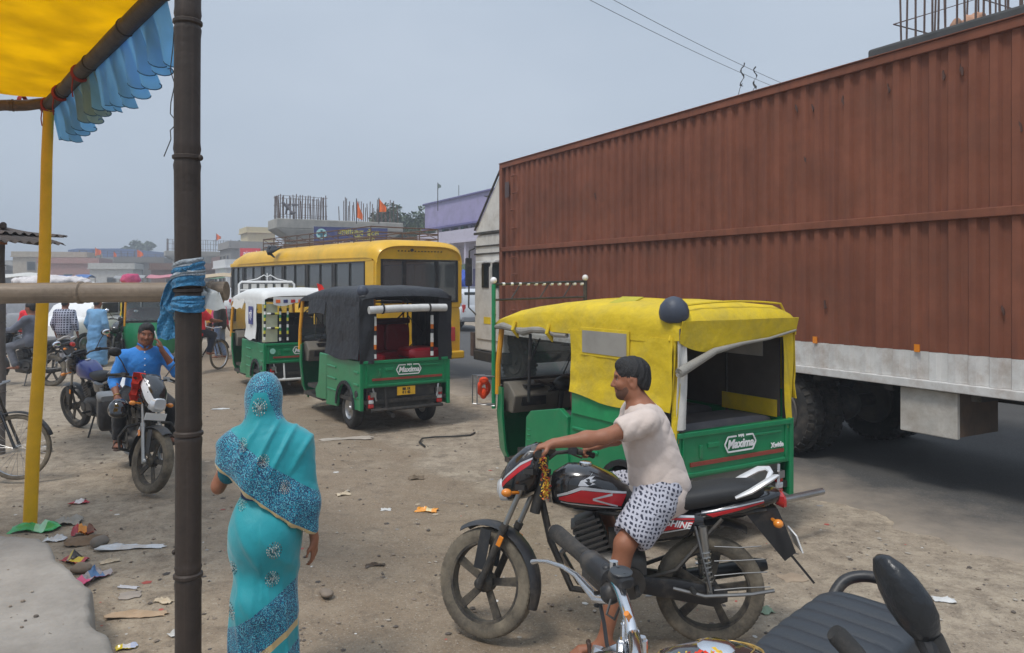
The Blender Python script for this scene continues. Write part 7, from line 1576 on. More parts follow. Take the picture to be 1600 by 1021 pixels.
walker('person in a black top standing by the bus door', (-7.75, 20.4, 0), radians(180), c_('black_top', 28, 26, 32), c_('blue_jeans', 110, 130, 165), k=.98)
# --- bicycles: one ridden by a person in red, one at the left edge
def bicycle(label, loc, rz, fender, group='bicycles'):
    t = thing('bicycle', label, 'bicycle', loc, rz, group); R = .34
    for cx in (0, 1.05):
        mb = MB(); mb.lathe([(-.012, R-.045), (-.014, R-.03), (.014, R-.03), (.012, R-.045)], (cx, 0, R), (0, 1, 0), 40, closed=True); mb.cyl((cx, -.05, R), (cx, .05, R), .018)
        for k in range(28): a = 2*pi*k/28; mb.cyl((cx+.018*cos(a+.9), .03*(-1)**k, R+.018*sin(a+.9)), (cx+(R-.04)*cos(a), 0, R+(R-.04)*sin(a)), .0016, 4)
        w1 = mb.build('wheel', K_steel, t); tb = MB(); tb.lathe(tyre_prof(R, .045, .87), (cx, 0, R), (0, 1, 0), 44, closed=True); tb.build('tyre', K_dust, w1)
        P = [[(cx+(R+.03-.012*b*b)*cos(q), .035*b, R+(R+.03-.012*b*b)*sin(q)) for b in (-1, -.5, 0, .5, 1)] for q in [radians(-20 if cx == 0 else 20)+radians(215 if cx == 0 else 150)*i/20 for i in range(21)]]
        if cx == 0: P = [[(2*cx-p[0], p[1], p[2]) if False else p for p in r] for r in P]
        mb = MB(); mb.sheet(P, .004); mb.build('mudguard', fender, t)
    mb = MB(); mb.tube([(0, .04, R), (.38, 0, .3)], .011, 6); mb.tube([(.38, 0, .3), (.25, 0, .85)], .014, 6); mb.tube([(.38, 0, .3), (.85, 0, .78)], .016, 6); mb.tube([(.28, 0, .75), (.84, 0, .86)], .016, 6); mb.tube([(0, .04, R), (.27, 0, .78)], .01, 6); mb.tube([(1.05, .05, R), (.9, .04, .72), (.83, 0, .95)], .014, 6); mb.tube([(1.05, -.05, R), (.9, -.04, .72)], .014, 6); mb.build('frame', K_blackpaint, t)
    mb = MB(); mb.tube([(.75, .28, .98), (.86, .2, 1.0), (.83, 0, .97), (.86, -.2, 1.0), (.75, -.28, .98)], .012, 6); mb.build('handlebar', K_steel, t)
    mb = MB(); mb.loft([(.1, 0, .9, .1, .04), (.2, 0, .9, .09, .035), (.38, 0, .89, .03, .025)], 12); mb.build('saddle', K_seat, t)
    mb = MB(); mb.box((-.05, 0, .73), (.4, .13, .02)); mb.build('carrier', K_steel, t, sm=0); mb = MB(); mb.lathe([(0, .001), (0, .09), (.006, .09), (.006, .001)], (.38, .05, .3), (0, 1, 0), 20); mb.tube([(.38, .06, .3), (.5, .07, .2), (.5, .15, .2)], .01, 6); mb.tube([(.38, -.06, .3), (.26, -.07, .4), (.26, -.15, .4)], .01, 6); mb.build('pedal_crank', K_steel, t)
    return t
bicycle('bicycle half in view at the left edge with a white mudguard tip', (-6.15, 7.85, 0), radians(4), K_black)
mb = MB(); 
bicycle('bicycle ridden by the person in red behind the bamboo post', (-7.1, 16.9, 0), radians(75), K_black)
walker('person in a red shirt riding a bicycle, half hidden by the bamboo post', (-7.03, 17.1, .05), radians(75), c_('red_cotton', 222, 28, 46), c_('dark_denim', 28, 32, 48), seat=True, arms='bars', sleeve=.6)
# ------------------------------------------------------------------ awning and bamboo at the left
def thin_cloth(name, c, trans=.5, clear=0.0):
    if name in _mats: return _mats[name]
    m = bpy.data.materials.new(name); m.use_nodes = True; t = m.node_tree; t.nodes.remove(t.nodes['Principled BSDF']); Lk = t.links.new
    tcn = _n(t, 'ShaderNodeTexCoord'); n = _n(t, 'ShaderNodeTexNoise'); n.inputs['Scale'].default_value = 2.6; n.inputs['Detail'].default_value = 8; Lk(tcn.outputs['Object'], n.inputs['Vector'])
    r = _n(t, 'ShaderNodeValToRGB'); r.color_ramp.elements[0].position = .35; r.color_ramp.elements[1].position = .65; r.color_ramp.elements[0].color = tuple(q*.8 for q in c)+(1,); r.color_ramp.elements[1].color = tuple(min(1, q*1.12) for q in c)+(1,); Lk(n.outputs['Fac'], r.inputs['Fac'])
    n2 = _n(t, 'ShaderNodeTexNoise'); n2.inputs['Scale'].default_value = 11; bp = _n(t, 'ShaderNodeBump'); bp.inputs['Strength'].default_value = .3; Lk(tcn.outputs['Object'], n2.inputs['Vector']); Lk(n2.outputs['Fac'], bp.inputs['Height'])
    d = _n(t, 'ShaderNodeBsdfDiffuse'); l = _n(t, 'ShaderNodeBsdfTranslucent')
    for q in (d, l): Lk(r.outputs['Color'], q.inputs['Color']); Lk(bp.outputs['Normal'], q.inputs['Normal'])
    mx_ = _n(t, 'ShaderNodeMixShader'); mx_.inputs[0].default_value = trans; Lk(d.outputs[0], mx_.inputs[1]); Lk(l.outputs[0], mx_.inputs[2]); o = mx_
    if clear: tr = _n(t, 'ShaderNodeBsdfTransparent'); m3 = _n(t, 'ShaderNodeMixShader'); m3.inputs[0].default_value = clear; Lk(mx_.outputs[0], m3.inputs[1]); Lk(tr.outputs[0], m3.inputs[2]); o = m3
    Lk(o.outputs[0], t.nodes['Material Output'].inputs['Surface']); _mats[name] = m; return m
def bamboo_mb(a, b, r, nodes, seed, wob=.006, r2=None, knots=True):
    rr = random.Random(seed); a, b = Vector(a), Vector(b); L_ = (b-a).length; ts = sorted(set([0, 1]+[i/40 for i in range(41)]+sum([[q-.005/L_, q, q+.005/L_, q-.010/L_, q+.010/L_, q+.028/L_, q-.028/L_, q+.05/L_, q-.05/L_] for q in nodes], [])))
    ts = [q for q in ts if 0 <= q <= 1]; pts = []; rs = []; o = V(mnoise.noise(V(seed, 1, 1)), mnoise.noise(V(seed, 5, 2)), 0)
    for q in ts:
        p = a.lerp(b, q)+V(mnoise.noise(V(q*4, seed, 0)), mnoise.noise(V(q*4, seed, 7)), mnoise.noise(V(q*4, seed, 9)))*wob*4; d = min([abs(q-n)*L_ for n in nodes] or [9])
        f = 1+(.13 if d < .006 else -.03 if d < .011 else .05 if d < .03 else 0)+.015*mnoise.noise(V(q*9, seed, 3)); pts.append(p); rs.append((r if r2 is None else r+(r2-r)*q)*f)
    mb = MB(); mb.tube(pts, rs, 18); return mb
def bamboo_mat(name, c, c2):
    m = mat(name, c, .55, var=.25, scale=4, dirt=.45, dcol=c2, dscale=5, bump=.25, bscale=60); t, b = nodes_of(m); Lk = t.links.new; src = b.inputs['Base Color'].links[0].from_socket; tcn = [n for n in t.nodes if n.type == 'TEX_COORD'][0]
    mp_ = _n(t, 'ShaderNodeMapping'); mp_.inputs['Scale'].default_value = (70, 70, 1.6) if 'dark' in name else (1.6, 70, 70); Lk(tcn.outputs['Object'], mp_.inputs['Vector']); n = _n(t, 'ShaderNodeTexNoise'); n.inputs['Scale'].default_value = 1; n.inputs['Detail'].default_value = 6; Lk(mp_.outputs['Vector'], n.inputs['Vector'])
    r = _n(t, 'ShaderNodeMapRange'); r.inputs['From Min'].default_value = .5; r.inputs['From Max'].default_value = .72; r.inputs['To Max'].default_value = .6; Lk(n.outputs['Fac'], r.inputs['Value']); k = _n(t, 'ShaderNodeMix', data_type='RGBA'); k.inputs['B'].default_value = tuple(q*1.9 for q in c)+(1,); Lk(r.outputs['Result'], k.inputs['Factor']); Lk(src, k.inputs['A']); Lk(k.outputs['Result'], b.inputs['Base Color']); return m
K_bdark = bamboo_mat('bamboo_dark', (.036, .0235, .0165), (.014, .010, .008)); K_bpale = bamboo_mat('bamboo_pale_brown', (.2, .15, .105), (.085, .06, .045))
def awning():
    t = thing('awning', 'yellow awning with blue frills on bamboo beams and a yellow pole', 'awning', (-4.02, 6.45, 0))
    I = V(-4.02, 6.45, 0); A = V(-3.86, 6.4, 3.52)-I; B = V(-1.62, 3.8, 3.6)-I
    yp = mat('yellow_wrap', lin(222, 172, 12), .6, var=.1, scale=5, bump=.3, bscale=20, dirt=.15, dcol=(.4, .28, .03))
    p0 = G(47, 815)-I; mb = MB(); mb.tube([p0-V(0, 0, .15), p0, W(52, 700, 6.58)-I, W(62, 560, 6.55)-I, W(70, 400, 6.5)-I, W(73, 250, 6.45)-I, A-V(0, 0, .02)], [.056, .054, .053, .05, .046, .043, .04], 14); mb.build('pole', yp, t)
    ex = (B-A).normalized(); bamboo_mb(A-ex*.12, B, .052, (.2, .45, .7, .9), 4, .004).build('beam', K_bdark, t)
    C = W(-60, 170, 6.25)-I; bamboo_mb(A+V(.1, .03, .03), C, .045, (.5, .9), 6, .004).build('beam', bamboo_mat('bamboo_mid_brown', (.1, .062, .04), (.04, .03, .022)), t)
    # sheet above the beams, sagging between them
    a0 = A+V(.0, -.03, .055); b0 = B+V(.01, .0, .05); c0 = W(-330, 60, 6.0)-I; d0 = V(-6.5, 3.4, 3.9)-I; P = []
    for i in range(31):
        u = i/30; r = []
        for j in range(31):
            v = j/30; p = (a0.lerp(b0, u)).lerp(c0.lerp(d0, u), v); s_ = sin(pi*min(1, v*1.0))*.16+.05*sin(v*9+u*3)*(v > .02)+.03*sin(u*14+v*5)*v
            if v < .06: p = p
            p.z += -s_*.5+(.04*sin(u*22) if i == 0 else 0)+.10*v*(1-u)*(1-v)
            r.append(p)
        P.append(r)
    mb = MB(); mb.sheet(P, .003); mb.build('tarpaulin', thin_cloth('yellow_tarp', lin(246, 210, 0), .72), t, sm=70)
    # frills
    m1 = thin_cloth('blue_organza', lin(150, 208, 242), .55, .12); m2 = thin_cloth('grey_organza', lin(150, 172, 168), .5, .15); N = 11; r = random.Random(4)
    for k in range(N):
        q0, q1 = .85*k/N-.01, .85*(k+1)/N+.04; P = []; ln = .30+.05*r.random(); n = 22
        for i in range(n+1):
            u = i/n; base = A.lerp(B, q0+(q1-q0)*u); row = []; ph = u*2*pi*2.2+k
            for j in range(9):
                v = j/8; off = V(.75, .66, 0)*(.05*v+.035*v*sin(ph)+.03+(.06*u*v)); row.append(base+off+V(0, 0, -.03-ln*v*(.72+.28*u)-.02*v*cos(ph)))
            P.append(row)
        mb = MB(); mb.sheet(P, .0015); fo = mb.build('frill', m2 if k in (3, 4) else m1, t, sm=70)
        hb = MB(); hb.tube([row[-1] for row in P], .0035, 5); hb.build('hem', mat('hem_blue', lin(40, 88, 124), .8), fo)
    # red cords
    rc_ = mat('red_cord', lin(150, 52, 38), .85, bump=.4)
    for q in (0, .14, .34):
        mb = MB(); c = A.lerp(B, q); o1 = ex.orthogonal().normalized(); o2 = ex.cross(o1)
        for w_ in range(5): mb.tube([c+ex*(.012*w_-.02)+(o1*cos(a)+o2*sin(a))*(.058+.003*(w_ % 2)) for a in [2*pi*i/12 for i in range(12)]], .007, 5, closed=True)
        mb.tube([c+o1*.06, c+o1*.07-V(0, 0, .08), c+o1*.05-V(.01, 0, .15)], .005, 5); mb.build('cord', rc_, t)
    mb = MB(); c = W(33, 160, 6.4)-I
    for w_ in range(3): mb.tube([c+V(.012*w_, .05*cos(a), .05*sin(a)) for a in [2*pi*i/10 for i in range(10)]], .007, 5, closed=True)
    mb.build('cord', rc_, t)
    return t
awning()
PB = V((294-800)*2.62/1200, 2.62, 0)
mb = bamboo_mb((0, 0, -.1), (0.0, 0, 4.2), .0425, (.155, .267, .379, .493, .598, .705, .81, .92), 11, .0015); o = mb.build('bamboo_post', K_bdark); o.location = PB; tag(o, 'thick dark bamboo post standing in the foreground with a crossbar tied to it', 'post')
nb = MB(); nb.ell((.045, -.01, 2.47), (.01, .01, .011)); nb.ell((-.043, -.01, 1.13), (.008, .01, .009)); n_ = nb.build('bud', K_bdark, o, kind='stuff')
a, b = W(-420, 464, 2.70), W(354, 455, 2.70); mb = bamboo_mb((0, 0, 0), tuple(b-a), .0395, (.1, .42, .705, .97), 13, .0012, .034); o = mb.build('bamboo_crossbar', K_bpale); o.location = a; tag(o, 'pale horizontal bamboo bar tied across the dark post', 'pole')
def binding():
    t = thing('cloth_binding', 'blue and white cloth strips wound round the bamboo joint', 'cloth', PB+V(0, 0, 2.0)); bl = cloth_mat('binding_blue', lin(52, 118, 158), .5, bscale=60); wh = cloth_mat('binding_white', lin(158, 166, 172), .5, bscale=60); zc = lambda py: HC-(py-440)*2.62/1200-2.0
    for (ya, yb, m, tilt, r_) in ((408, 418, wh, .012, .0465), (416, 428, bl, .012, .049), (426, 433, wh, .010, .051), (432, 449, bl, .008, .05), (464, 474, bl, .004, .049), (472, 486, bl, -.004, .051)):
        z0, z1 = zc(ya), zc(yb); P = []
        for i in range(29):
            a = 2*pi*i/28; row = []
            for j in range(8):
                v = j/7; rr = r_+.003*sin(v*pi*3+a*1)+.002*mnoise.noise(V(a*2, v*5, ya)); row.append((rr*cos(a), rr*sin(a), z0+(z1-z0)*v+tilt*cos(a)+.003*sin(a*2+ya)))
            P.append(row)
        mb = MB(); mb.sheet(P, .003); mb.f = [f[::-1] for f in mb.f]; mb.build('wrap', m, t, sm=60)
    # strip crossing the bar and the hanging tail
    def strip(pts, w0, w1, m, n=16, tw=0, nm='strip'):
        P = []
        for i in range(n+1):
            u = i/n; k = min(len(pts)-2, int(u*(len(pts)-1))); f = u*(len(pts)-1)-k; p = Vector(pts[k]).lerp(Vector(pts[k+1]), f); wd = w0+(w1-w0)*u
            P.append([p+V(wd*(q-.5), -.012*abs(sin(q*5+u*4+tw)), .004*sin(q*9)) for q in [j/8 for j in range(9)]])
        mb = MB(); mb.sheet(P, .003); mb.build(nm, m, t, sm=60)
    L2 = lambda px, py, Y: W(px, py, Y)-t.location
    strip([L2(290, 420, 2.565), L2(270, 447, 2.62), L2(261, 478, 2.64), L2(262, 495, 2.66)], .03, .05, bl)
    strip([L2(263, 480, 2.645), L2(260, 500, 2.66), L2(262, 530, 2.66)], .04, .066, bl, tw=2)
    strip([L2(263, 470, 2.645), L2(268, 487, 2.625), L2(300, 478, 2.56)], .03, .025, bl, tw=1)
    strip([L2(318, 450, 2.66), L2(330, 458, 2.64), L2(336, 484, 2.63)], .03, .085, mat('milky_plastic_bag', lin(176, 178, 176), .4, bump=.5, bscale=30), tw=3, nm='plastic_scrap')
binding()
def thread(label, pts, r=.0018):
    mb = MB(); mb.tube(pts, r, 5); tag(mb.build('string', K_iron), label, 'string')
thread('thin frayed string hanging beside the top of the bamboo post', [W(272, 45, 2.6), W(270, 75, 2.6), W(266, 110, 2.6), W(273, 132, 2.6), W(267, 160, 2.6), W(266, 178, 2.6), W(274, 188, 2.6)])
thread('short loose string end below the upper string on the bamboo post', [W(272, 198, 2.6), W(266, 204, 2.6), W(267, 218, 2.6), W(256, 245, 2.6)])
def lean_to():
    t = thing('lean_to', 'old lean-to roof of corrugated sheets on a grey pole at the left edge', 'shelter', (-6.15, 9.2, 0)); m = mat('rusty_sheet', (.085, .07, .062), .8, .2, dirt=.5, dcol=(.16, .1, .07)); I = t.location
    bamboo_mb(V(.02, 0, -.1), V(.02, 0, 2.65), .055, (.3, .6, .85), 21, .004).build('pole', mat('grey_pole', (.13, .115, .105), .8, dirt=.4), t)
    for k in range(3):
        a, b = W(-60, 356-k*3, 9.2-k*.5)-I, W(66-k*3, 366+k*6-(6 if k == 1 else 0), 9.3-k*.3)-I; P = []
        for i in range(25):
            u = i/24; p = a.lerp(b, u); P.append([p+V(0, y, .016*sin(y*40+k)+.02*(y+.6)-.03*u+.01*sin(u*7+k)) for y in [-.75+.03*q for q in range(44)]])
        mb = MB(); mb.sheet(P, .004); mb.build('sheet', m, t, sm=60)
    bamboo_mb(W(-50, 364, 9.15)-I, W(60, 380, 9.25)-I, .03, (.3, .7), 22, .003).build('rafter', K_bdark, t); bamboo_mb(W(5, 352, 8.6)-I, W(3, 372, 9.9)-I, .035, (.3, .7), 23, .003).build('rafter', K_bdark, t)
    mb = MB()
    for w_ in range(4): mb.tube([V(.02+.065*cos(a), .065*sin(a), 2.5+.014*w_) for a in [2*pi*i/10 for i in range(10)]], .008, 5, closed=True)
    mb.build('rope', mat('rope_orange', lin(170, 110, 60), .9), t)
lean_to()
# ------------------------------------------------------------------ vehicles further off
def car(label, loc, rz, m, kind='suv', group='cars and vans in the left distance', sc=1.0, load=None):
    t = thing('car' if kind != 'van' else 'van', label, 'car' if kind != 'van' else 'van', loc, rz, group); t.scale = (sc,)*3; hw = .86; H = 1.75 if kind != 'van' else 2.0
    mb = MB(); mb.loft([(-2.0, 0, .72, hw-.14, .28), (-1.95, 0, .74, hw-.03, .34), (-1.2, 0, .74, hw, .36), (1.0, 0, .74, hw, .36), (1.75, 0, .7, hw-.04, .3), (2.0, 0, .64, hw-.25, .22)], 24, 5); mb.build('body', m, t, sm=50)
    top = [(-1.93, 0, 1.05, hw-.08, .05), (-1.85, 0, 1.3, hw-.1, .3), (-1.65, 0, (1.05+H)/2, hw-.14, (H-1.05)/2), (.1, 0, (1.05+H)/2, hw-.13, (H-1.05)/2), (.95, 0, 1.2, hw-.1, .2), (1.15, 0, 1.05, hw-.12, .05)]
    mb = MB(); mb.loft(top, 24, 6); mb.build('cabin', m, t, sm=50)
    for s_ in (1, -1):
        for (a, b) in ((-1.55, -.8), (-.72, .02), (.08, .62)):
            mb = MB(); mb.box(((a+b)/2, s_*(hw-.11), 1.38 if b < .5 else 1.3), (b-a, .05, .42 if b < .5 else .3)); mb.build('window', K_black, t, sm=0, bev=.04)
    mb = MB(); mb.box((-1.82, 0, 1.42), (.06, 1.25, .4), rotm('Y', -.2).to_3x3()); rw = mb.build('rear_window', K_glass if False else mat('dark_glass', (.03, .05, .06), .08, coat=.5), t, sm=0, bev=.02)
    mb = MB(); mb.box((.72, 0, 1.4), (.06, 1.3, .52), rotm('Y', -.95).to_3x3()); mb.build('windscreen', mat('dark_glass', (.03, .05, .06), .08, coat=.5), t, sm=0, bev=.02)
    for s_ in (1, -1):
        mb = MB(); mb.box((-1.96, s_*.7, .95), (.08, .14, .32)); mb.build('tail_lamp', K_lampred, t, sm=0, bev=.02); mb = MB(); mb.box((1.86, s_*.6, .8), (.12, .26, .16)); mb.build('headlamp', K_lampwh, t, sm=0, bev=.02)
        for x in (-1.25, 1.25): wheel_disc(t, (x, s_*(hw-.1), .33), .33, .2, .6, K_steel, K_rubber, 6, out=s_)
    mb = MB(); mb.box((-2.02, 0, .52), (.12, 1.6, .2)); mb.build('bumper', mat('bumper_grey', (.22, .22, .23), .5), t, sm=0, bev=.03); mb = MB(); mb.box((2.0, 0, .48), (.12, 1.5, .2)); mb.build('bumper', mat('bumper_grey', (.22, .22, .23), .5), t, sm=0, bev=.03); mb = MB(); mb.box((-2.0, 0, .78), (.02, .5, .12)); mb.build('number_plate', K_white, t, sm=0)
    if kind == 'suv': mb = MB(); [mb.tube([(-1.5, s_*.6, H+.05), (.0, s_*.6, H+.05)], .018, 6) for s_ in (1, -1)]; [mb.tube([(x, .6, H+.06), (x, -.6, H+.06)], .015, 6) for x in (-1.3, -.6, 0)]; mb.build('roof_carrier', K_steel, t)
    return t
silverp = mat('silver_paint', (.42, .44, .46), .35, .3, coat=.5, var=.05, dirt=.2)
suv = car('silver white car with a roof carrier seen from behind, between bus and truck', (-2.35, 33.0, 0), radians(121), mat('pearl_paint', (.6, .62, .64), .3, coat=.6, var=.04, dirt=.15))
s = SDF(); s.ell((0, 0, .2), (.42, .4, .3), .05); s.ell((.15, .1, .42), (.25, .25, .25), .08); v, f = s.mesh(.04, folds(.02, 3)); bo = np_obj('bundle', v, f, mat('blue_tarp', lin(40, 78, 170), .6, bump=.3)); bo.location = (-2.12, 32.4, 1.86); tag(bo, 'blue tarpaulin bundle on the roof of the car beside the truck cab', 'bundle')
def load(label, loc, r_, m, seed):
    s = SDF(); rr = random.Random(seed)
    for i in range(6): s.ell((rr.uniform(-1, 1)*r_[0]*.6, rr.uniform(-1, 1)*r_[1]*.5, r_[2]*.5), (r_[0]*.5, r_[1]*.5, r_[2]*rr.uniform(.45, .6)), .12)
    v, f = s.mesh(.07, folds(.02, seed)); o = np_obj('bundle', v, f, m); o.location = loc; tag(o, label, 'bundle', 'luggage on vehicle roofs')
car('white van with a wrapped load on its roof behind the yellow pole', (-15.6, 25.5, 0), radians(112), mat('grey_van', (.3, .31, .33), .4, coat=.4), 'van'); load('white wrapped load on the roof of the van behind the yellow pole', (-15.6, 25.6, 1.86), (1.25, .7, .34), mat('white_wrap', (.62, .58, .57), .8, bump=.4), 2)
car('small white car above the crossbar, half way to the bamboo post', (-14.4, 30, 0), radians(170), K_white)
car('pale blue and white van behind the beam, left of the yellow topped auto', (-15.2, 34, 0), radians(120), mat('pale_blue_paint', (.42, .5, .6), .4, coat=.4), 'van')
car('white car with a dark wheel just under the beam behind the man in blue', (-12.1, 22.6, 0), radians(250), K_white)
car('white van close to the left side of the bamboo post', (-12.6, 28.8, 0), radians(118), K_white, 'van')
car('far beige car behind the low shop right of the post', (-14.2, 44, 0), radians(110), mat('beige_paint', (.45, .4, .32), .4, coat=.4))
load('pink bundle far off above the beam, left of the yellow topped auto', (-17.2, 34.6, 1.95), (.4, .35, .4), mat('pink_cloth', lin(190, 70, 110), .85), 5)
load('brown sacks beside the white load above the crossbar', (-17.2, 30, 1.5), (.5, .5, .7), mat('sack_brown', lin(150, 105, 85), .9), 6)
fa = auto('auto rickshaw with a green body seen under the beam behind the man in blue', (-10.6, 22.3, 0), radians(-62), 'yellow')
for ch in list(fa.children):
    if ch.name.split('.')[0] in ('roof_rail', 'knob', 'rail_band', 'tassel', 'mirror_guard', 'marker_post'): bpy.data.objects.remove(ch)
for lab, x, y, rz in (('yellow topped auto rickshaw above the beam, left of the bamboo post', -17.9, 36.5, -1.3), ('left of two distant autos between the post and the grey wall', -30, 60, -1.2), ('right of two distant autos by the white shop', -22, 50, -1.0), ('auto rickshaw farthest left in the distance, by the lean-to', -29, 46, -.6)):
    n = copy_tree(fa); n.location = (x, y, 0); n.rotation_euler.z = rz; n['label'] = lab
# market stalls, umbrellas and more traffic far off on the left
def stall(label, loc, rz, m, w_=2.6):
    t = thing('market_stall', label, 'stall', loc, rz, 'market stalls along the far road'); mb = MB(); P = [[(w_*(u/8-.5), -1.1+2.2*v/4, 2.35+.25*sin(pi*v/4)-.06*sin(pi*u/4)) for v in range(5)] for u in range(9)]; mb.sheet(P, .02); mb.f = [q[::-1] for q in mb.f]; mb.build('canopy', m, t)
    for (x, y) in ((-.48, -1), (.48, -1), (-.48, 1), (.48, 1)): q = MB(); q.cyl((x*w_, y, 0), (x*w_, y, 2.4), .03, 6); q.build('pole', K_wood, t)
    mb = MB(); mb.box((0, -.3, .45), (w_*.9, .9, .85)); mb.build('counter', mat('stall_counter', lin(110, 92, 78), .9, dirt=.4), t, sm=0)
    r = random.Random(int(loc[0]*10))
    for k in range(6): g = MB(); g.ell((w_*(-.36+.14*k), -.3+r.uniform(-.2, .2), .95), (.16, .2, .13), 8, 6); g.build('goods', [mat('goods_'+q, c, .8) for q, c in (('red', lin(170, 60, 50)), ('green', lin(80, 130, 70)), ('yellow', lin(200, 170, 70)), ('pale', lin(190, 185, 175)))][k % 4], t)
for lab, px, Y, rz, c in (('stall with a white sheet roof at the far left', 28, 52, .3, (200, 198, 192)), ('stall with a blue sheet roof under the shed', 118, 66, .2, (70, 110, 170)), ('stall with a pinkish sheet roof by the far pier', 262, 62, .1, (190, 120, 130)), ('stall with a tan sheet roof right of the bamboo post', 335, 54, .2, (180, 160, 130)), ('stall with a green sheet roof far off between post and bus', 352, 68, .1, (90, 130, 100)), ('stall with a grey sheet roof left of the far pier', 205, 72, .25, (150, 150, 150))):
    stall(lab, ((px-800)/1200*Y, Y, 0), rz, mat('sheet_%d_%d_%d' % c, lin(*c), .8, dirt=.3))
for lab, px, Y, rz, m, k in (('dark blue car far off under the shed', 62, 48, 1.4, mat('navy_paint', (.03, .045, .09), .35, coat=.5), 'suv'), ('red car half hidden by the stalls', 176, 58, 1.9, mat('red_paint', (.35, .04, .04), .35, coat=.5), 'suv'), ('tall white truck-like van under the far wall', 96, 70, 1.8, K_white, 'van'), ('silver car in the middle of the far row', 222, 46, 2.1, silverp, 'suv'), ('white car far right of the bamboo post', 340, 42, 1.9, K_white, 'suv'), ('grey van at the far end of the row', 150, 84, 1.7, silverp, 'van')):
    car(lab, ((px-800)/1200*Y, Y, 0), rz, m, k)
far_p = [walker('person far off in a white shirt by the lean-to', (-20.5, 33, 0), 1.9, c_('white_cotton', 200, 198, 192), c_('dark_denim', 28, 32, 48), hh=.03)]
pcols = ['green_cotton', 'orange_cotton', 'red_cotton', 'pink_cotton', 'sky_cloth', 'grey_cotton']
cloth_mat('green_cotton', lin(70, 130, 80), .2)
for k, (lab, px, Y) in enumerate((('person in green far off under the shed', 112, 40), ('person in orange beside the far white car', 152, 44), ('person in red crossing the far road', 186, 36), ('person in pink beside the yellow topped auto', 258, 40), ('person in pale blue far right of the bamboo post', 327, 37), ('person in grey between the far stalls', 345, 46))):
    n = copy_tree(far_p[0]); n.location = ((px-800)/1200*Y, Y, 0); n.rotation_euler.z = k*1.3; n['label'] = lab
    for ch in n.children:
        if ch.name.startswith('shirt'):
            ch.data = ch.data.copy(); ch.data.materials[0] = _mats[pcols[k]]
# ------------------------------------------------------------------ rubbish on the ground
def scrap(name, label, px, py, L_, Wd, m, seed, h=.02, rot=0.0, group=None, z=0.0, parts=None, nu=12, nv=8, cat='litter', taper=0):
    r = random.Random(seed); p = G(px, py, z); P = []; ph = [r.uniform(0, 6.28) for _ in range(6)]
    for i in range(nu+1):
        u = i/nu-.5; row = []
        for j in range(nv+1):
            v = j/nv-.5; w_ = 1-taper*(u+.5); x = u*L_*(1+.08*sin(v*9+ph[0])); y = v*Wd*w_*(1+.15*sin(u*8+ph[1])); zz = h*(.45+.5*sin(u*7+v*4+ph[2])*.5+.5*sin(v*9-u*3+ph[3])*.5+.4*mnoise.noise(V(u*9+seed, v*9, 0)))*(1-.75*max(abs(u), abs(v))*2*.9)
            row.append((x*cos(rot)-y*sin(rot), x*sin(rot)+y*cos(rot), max(.003, zz)+.004))
        P.append(row)
    mb = MB(); mb.sheet(P, .003); mb.cur = 0
    if isinstance(m, (list, tuple)):
        n = len(m); mb.m = [int((k//nv % nu)/nu*n*.999) if k < 2*nu*nv else 0 for k in range(len(mb.f))]; mb.m = [min(n-1, int(((k//2)//nv)/nu*n)) if k < 2*nu*nv else 0 for k in range(len(mb.f))]
    o = mb.build(name, m, sm=40); gz = z if z else float(gh(np.float64(p.x), np.float64(p.y))); o.location = (p.x, p.y, gz); tag(o, label, cat, group); return o
pl = lambda n, r, g, b, ro=.3: mat('foil_'+n, lin(r, g, b), ro, coat=.4, var=.15, scale=20)
scrap('plastic_bag', 'crumpled green plastic bag at the foot of the yellow pole', 56, 826, .36, .16, [pl('green', 40, 160, 85), pl('green', 40, 160, 85), pl('mint', 150, 200, 165), pl('green', 40, 160, 85)], 1, .13, .05, cat='bag')
scrap('wrapper', 'red and white wrapper on the dirt right of the yellow pole', 124, 783, .16, .08, [pl('red', 170, 40, 50), pl('white', 210, 205, 205), pl('white', 210, 205, 205), pl('red', 170, 40, 50)], 2, .05, .1, 'food wrappers')
scrap('plastic_sleeve', 'long clear plastic sleeve lying left of the bamboo post', 204, 857, .5, .1, mat('clear_sleeve', (.6, .62, .64), .2, coat=.6, bump=.3), 3, .05, .1, taper=.4)
scrap('wrapper', 'yellow and black snack packet at the edge of the concrete platform', 118, 874, .19, .13, [pl('red', 170, 40, 50), pl('yellow', 215, 190, 40), pl('dark', 50, 40, 35), pl('yellow', 215, 190, 40), pl('red', 170, 40, 50)], 4, .09, -.5, 'food wrappers')
scrap('wrapper', 'pink and blue pouch lying against the platform edge', 142, 904, .24, .13, [pl('pink', 200, 60, 110), pl('grey', 160, 150, 150), pl('blue', 80, 120, 165), pl('grey', 160, 150, 150)], 5, .12, 1.2, 'food wrappers')
scrap('wrapper', 'crumpled orange snack packet alone in the open dirt', 667, 797, .19, .11, [pl('orange', 230, 150, 40), pl('orange', 230, 150, 40), pl('cream', 220, 205, 160), pl('orange', 230, 150, 40)], 6, .05, -.15, 'food wrappers')
scrap('wrapper', 'small yellow packet with white end at the lower edge near the platform', 198, 1009, .11, .06, [pl('yellow', 215, 190, 40), pl('white', 210, 205, 205), pl('pale', 170, 180, 205)], 7, .04, .3, 'food wrappers')
scrap('cardboard', 'torn tan strip of cardboard on the dirt beside the bamboo post', 214, 958, .36, .1, mat('cardboard', lin(176, 152, 126), .9), 8, .05, .12, 'paper scraps', taper=.3)
scrap('paper', 'grey folded leaflet beside the platform edge', 203, 930, .13, .12, mat('leaflet_grey', lin(160, 150, 140), .85), 9, .01, .4, 'paper scraps')
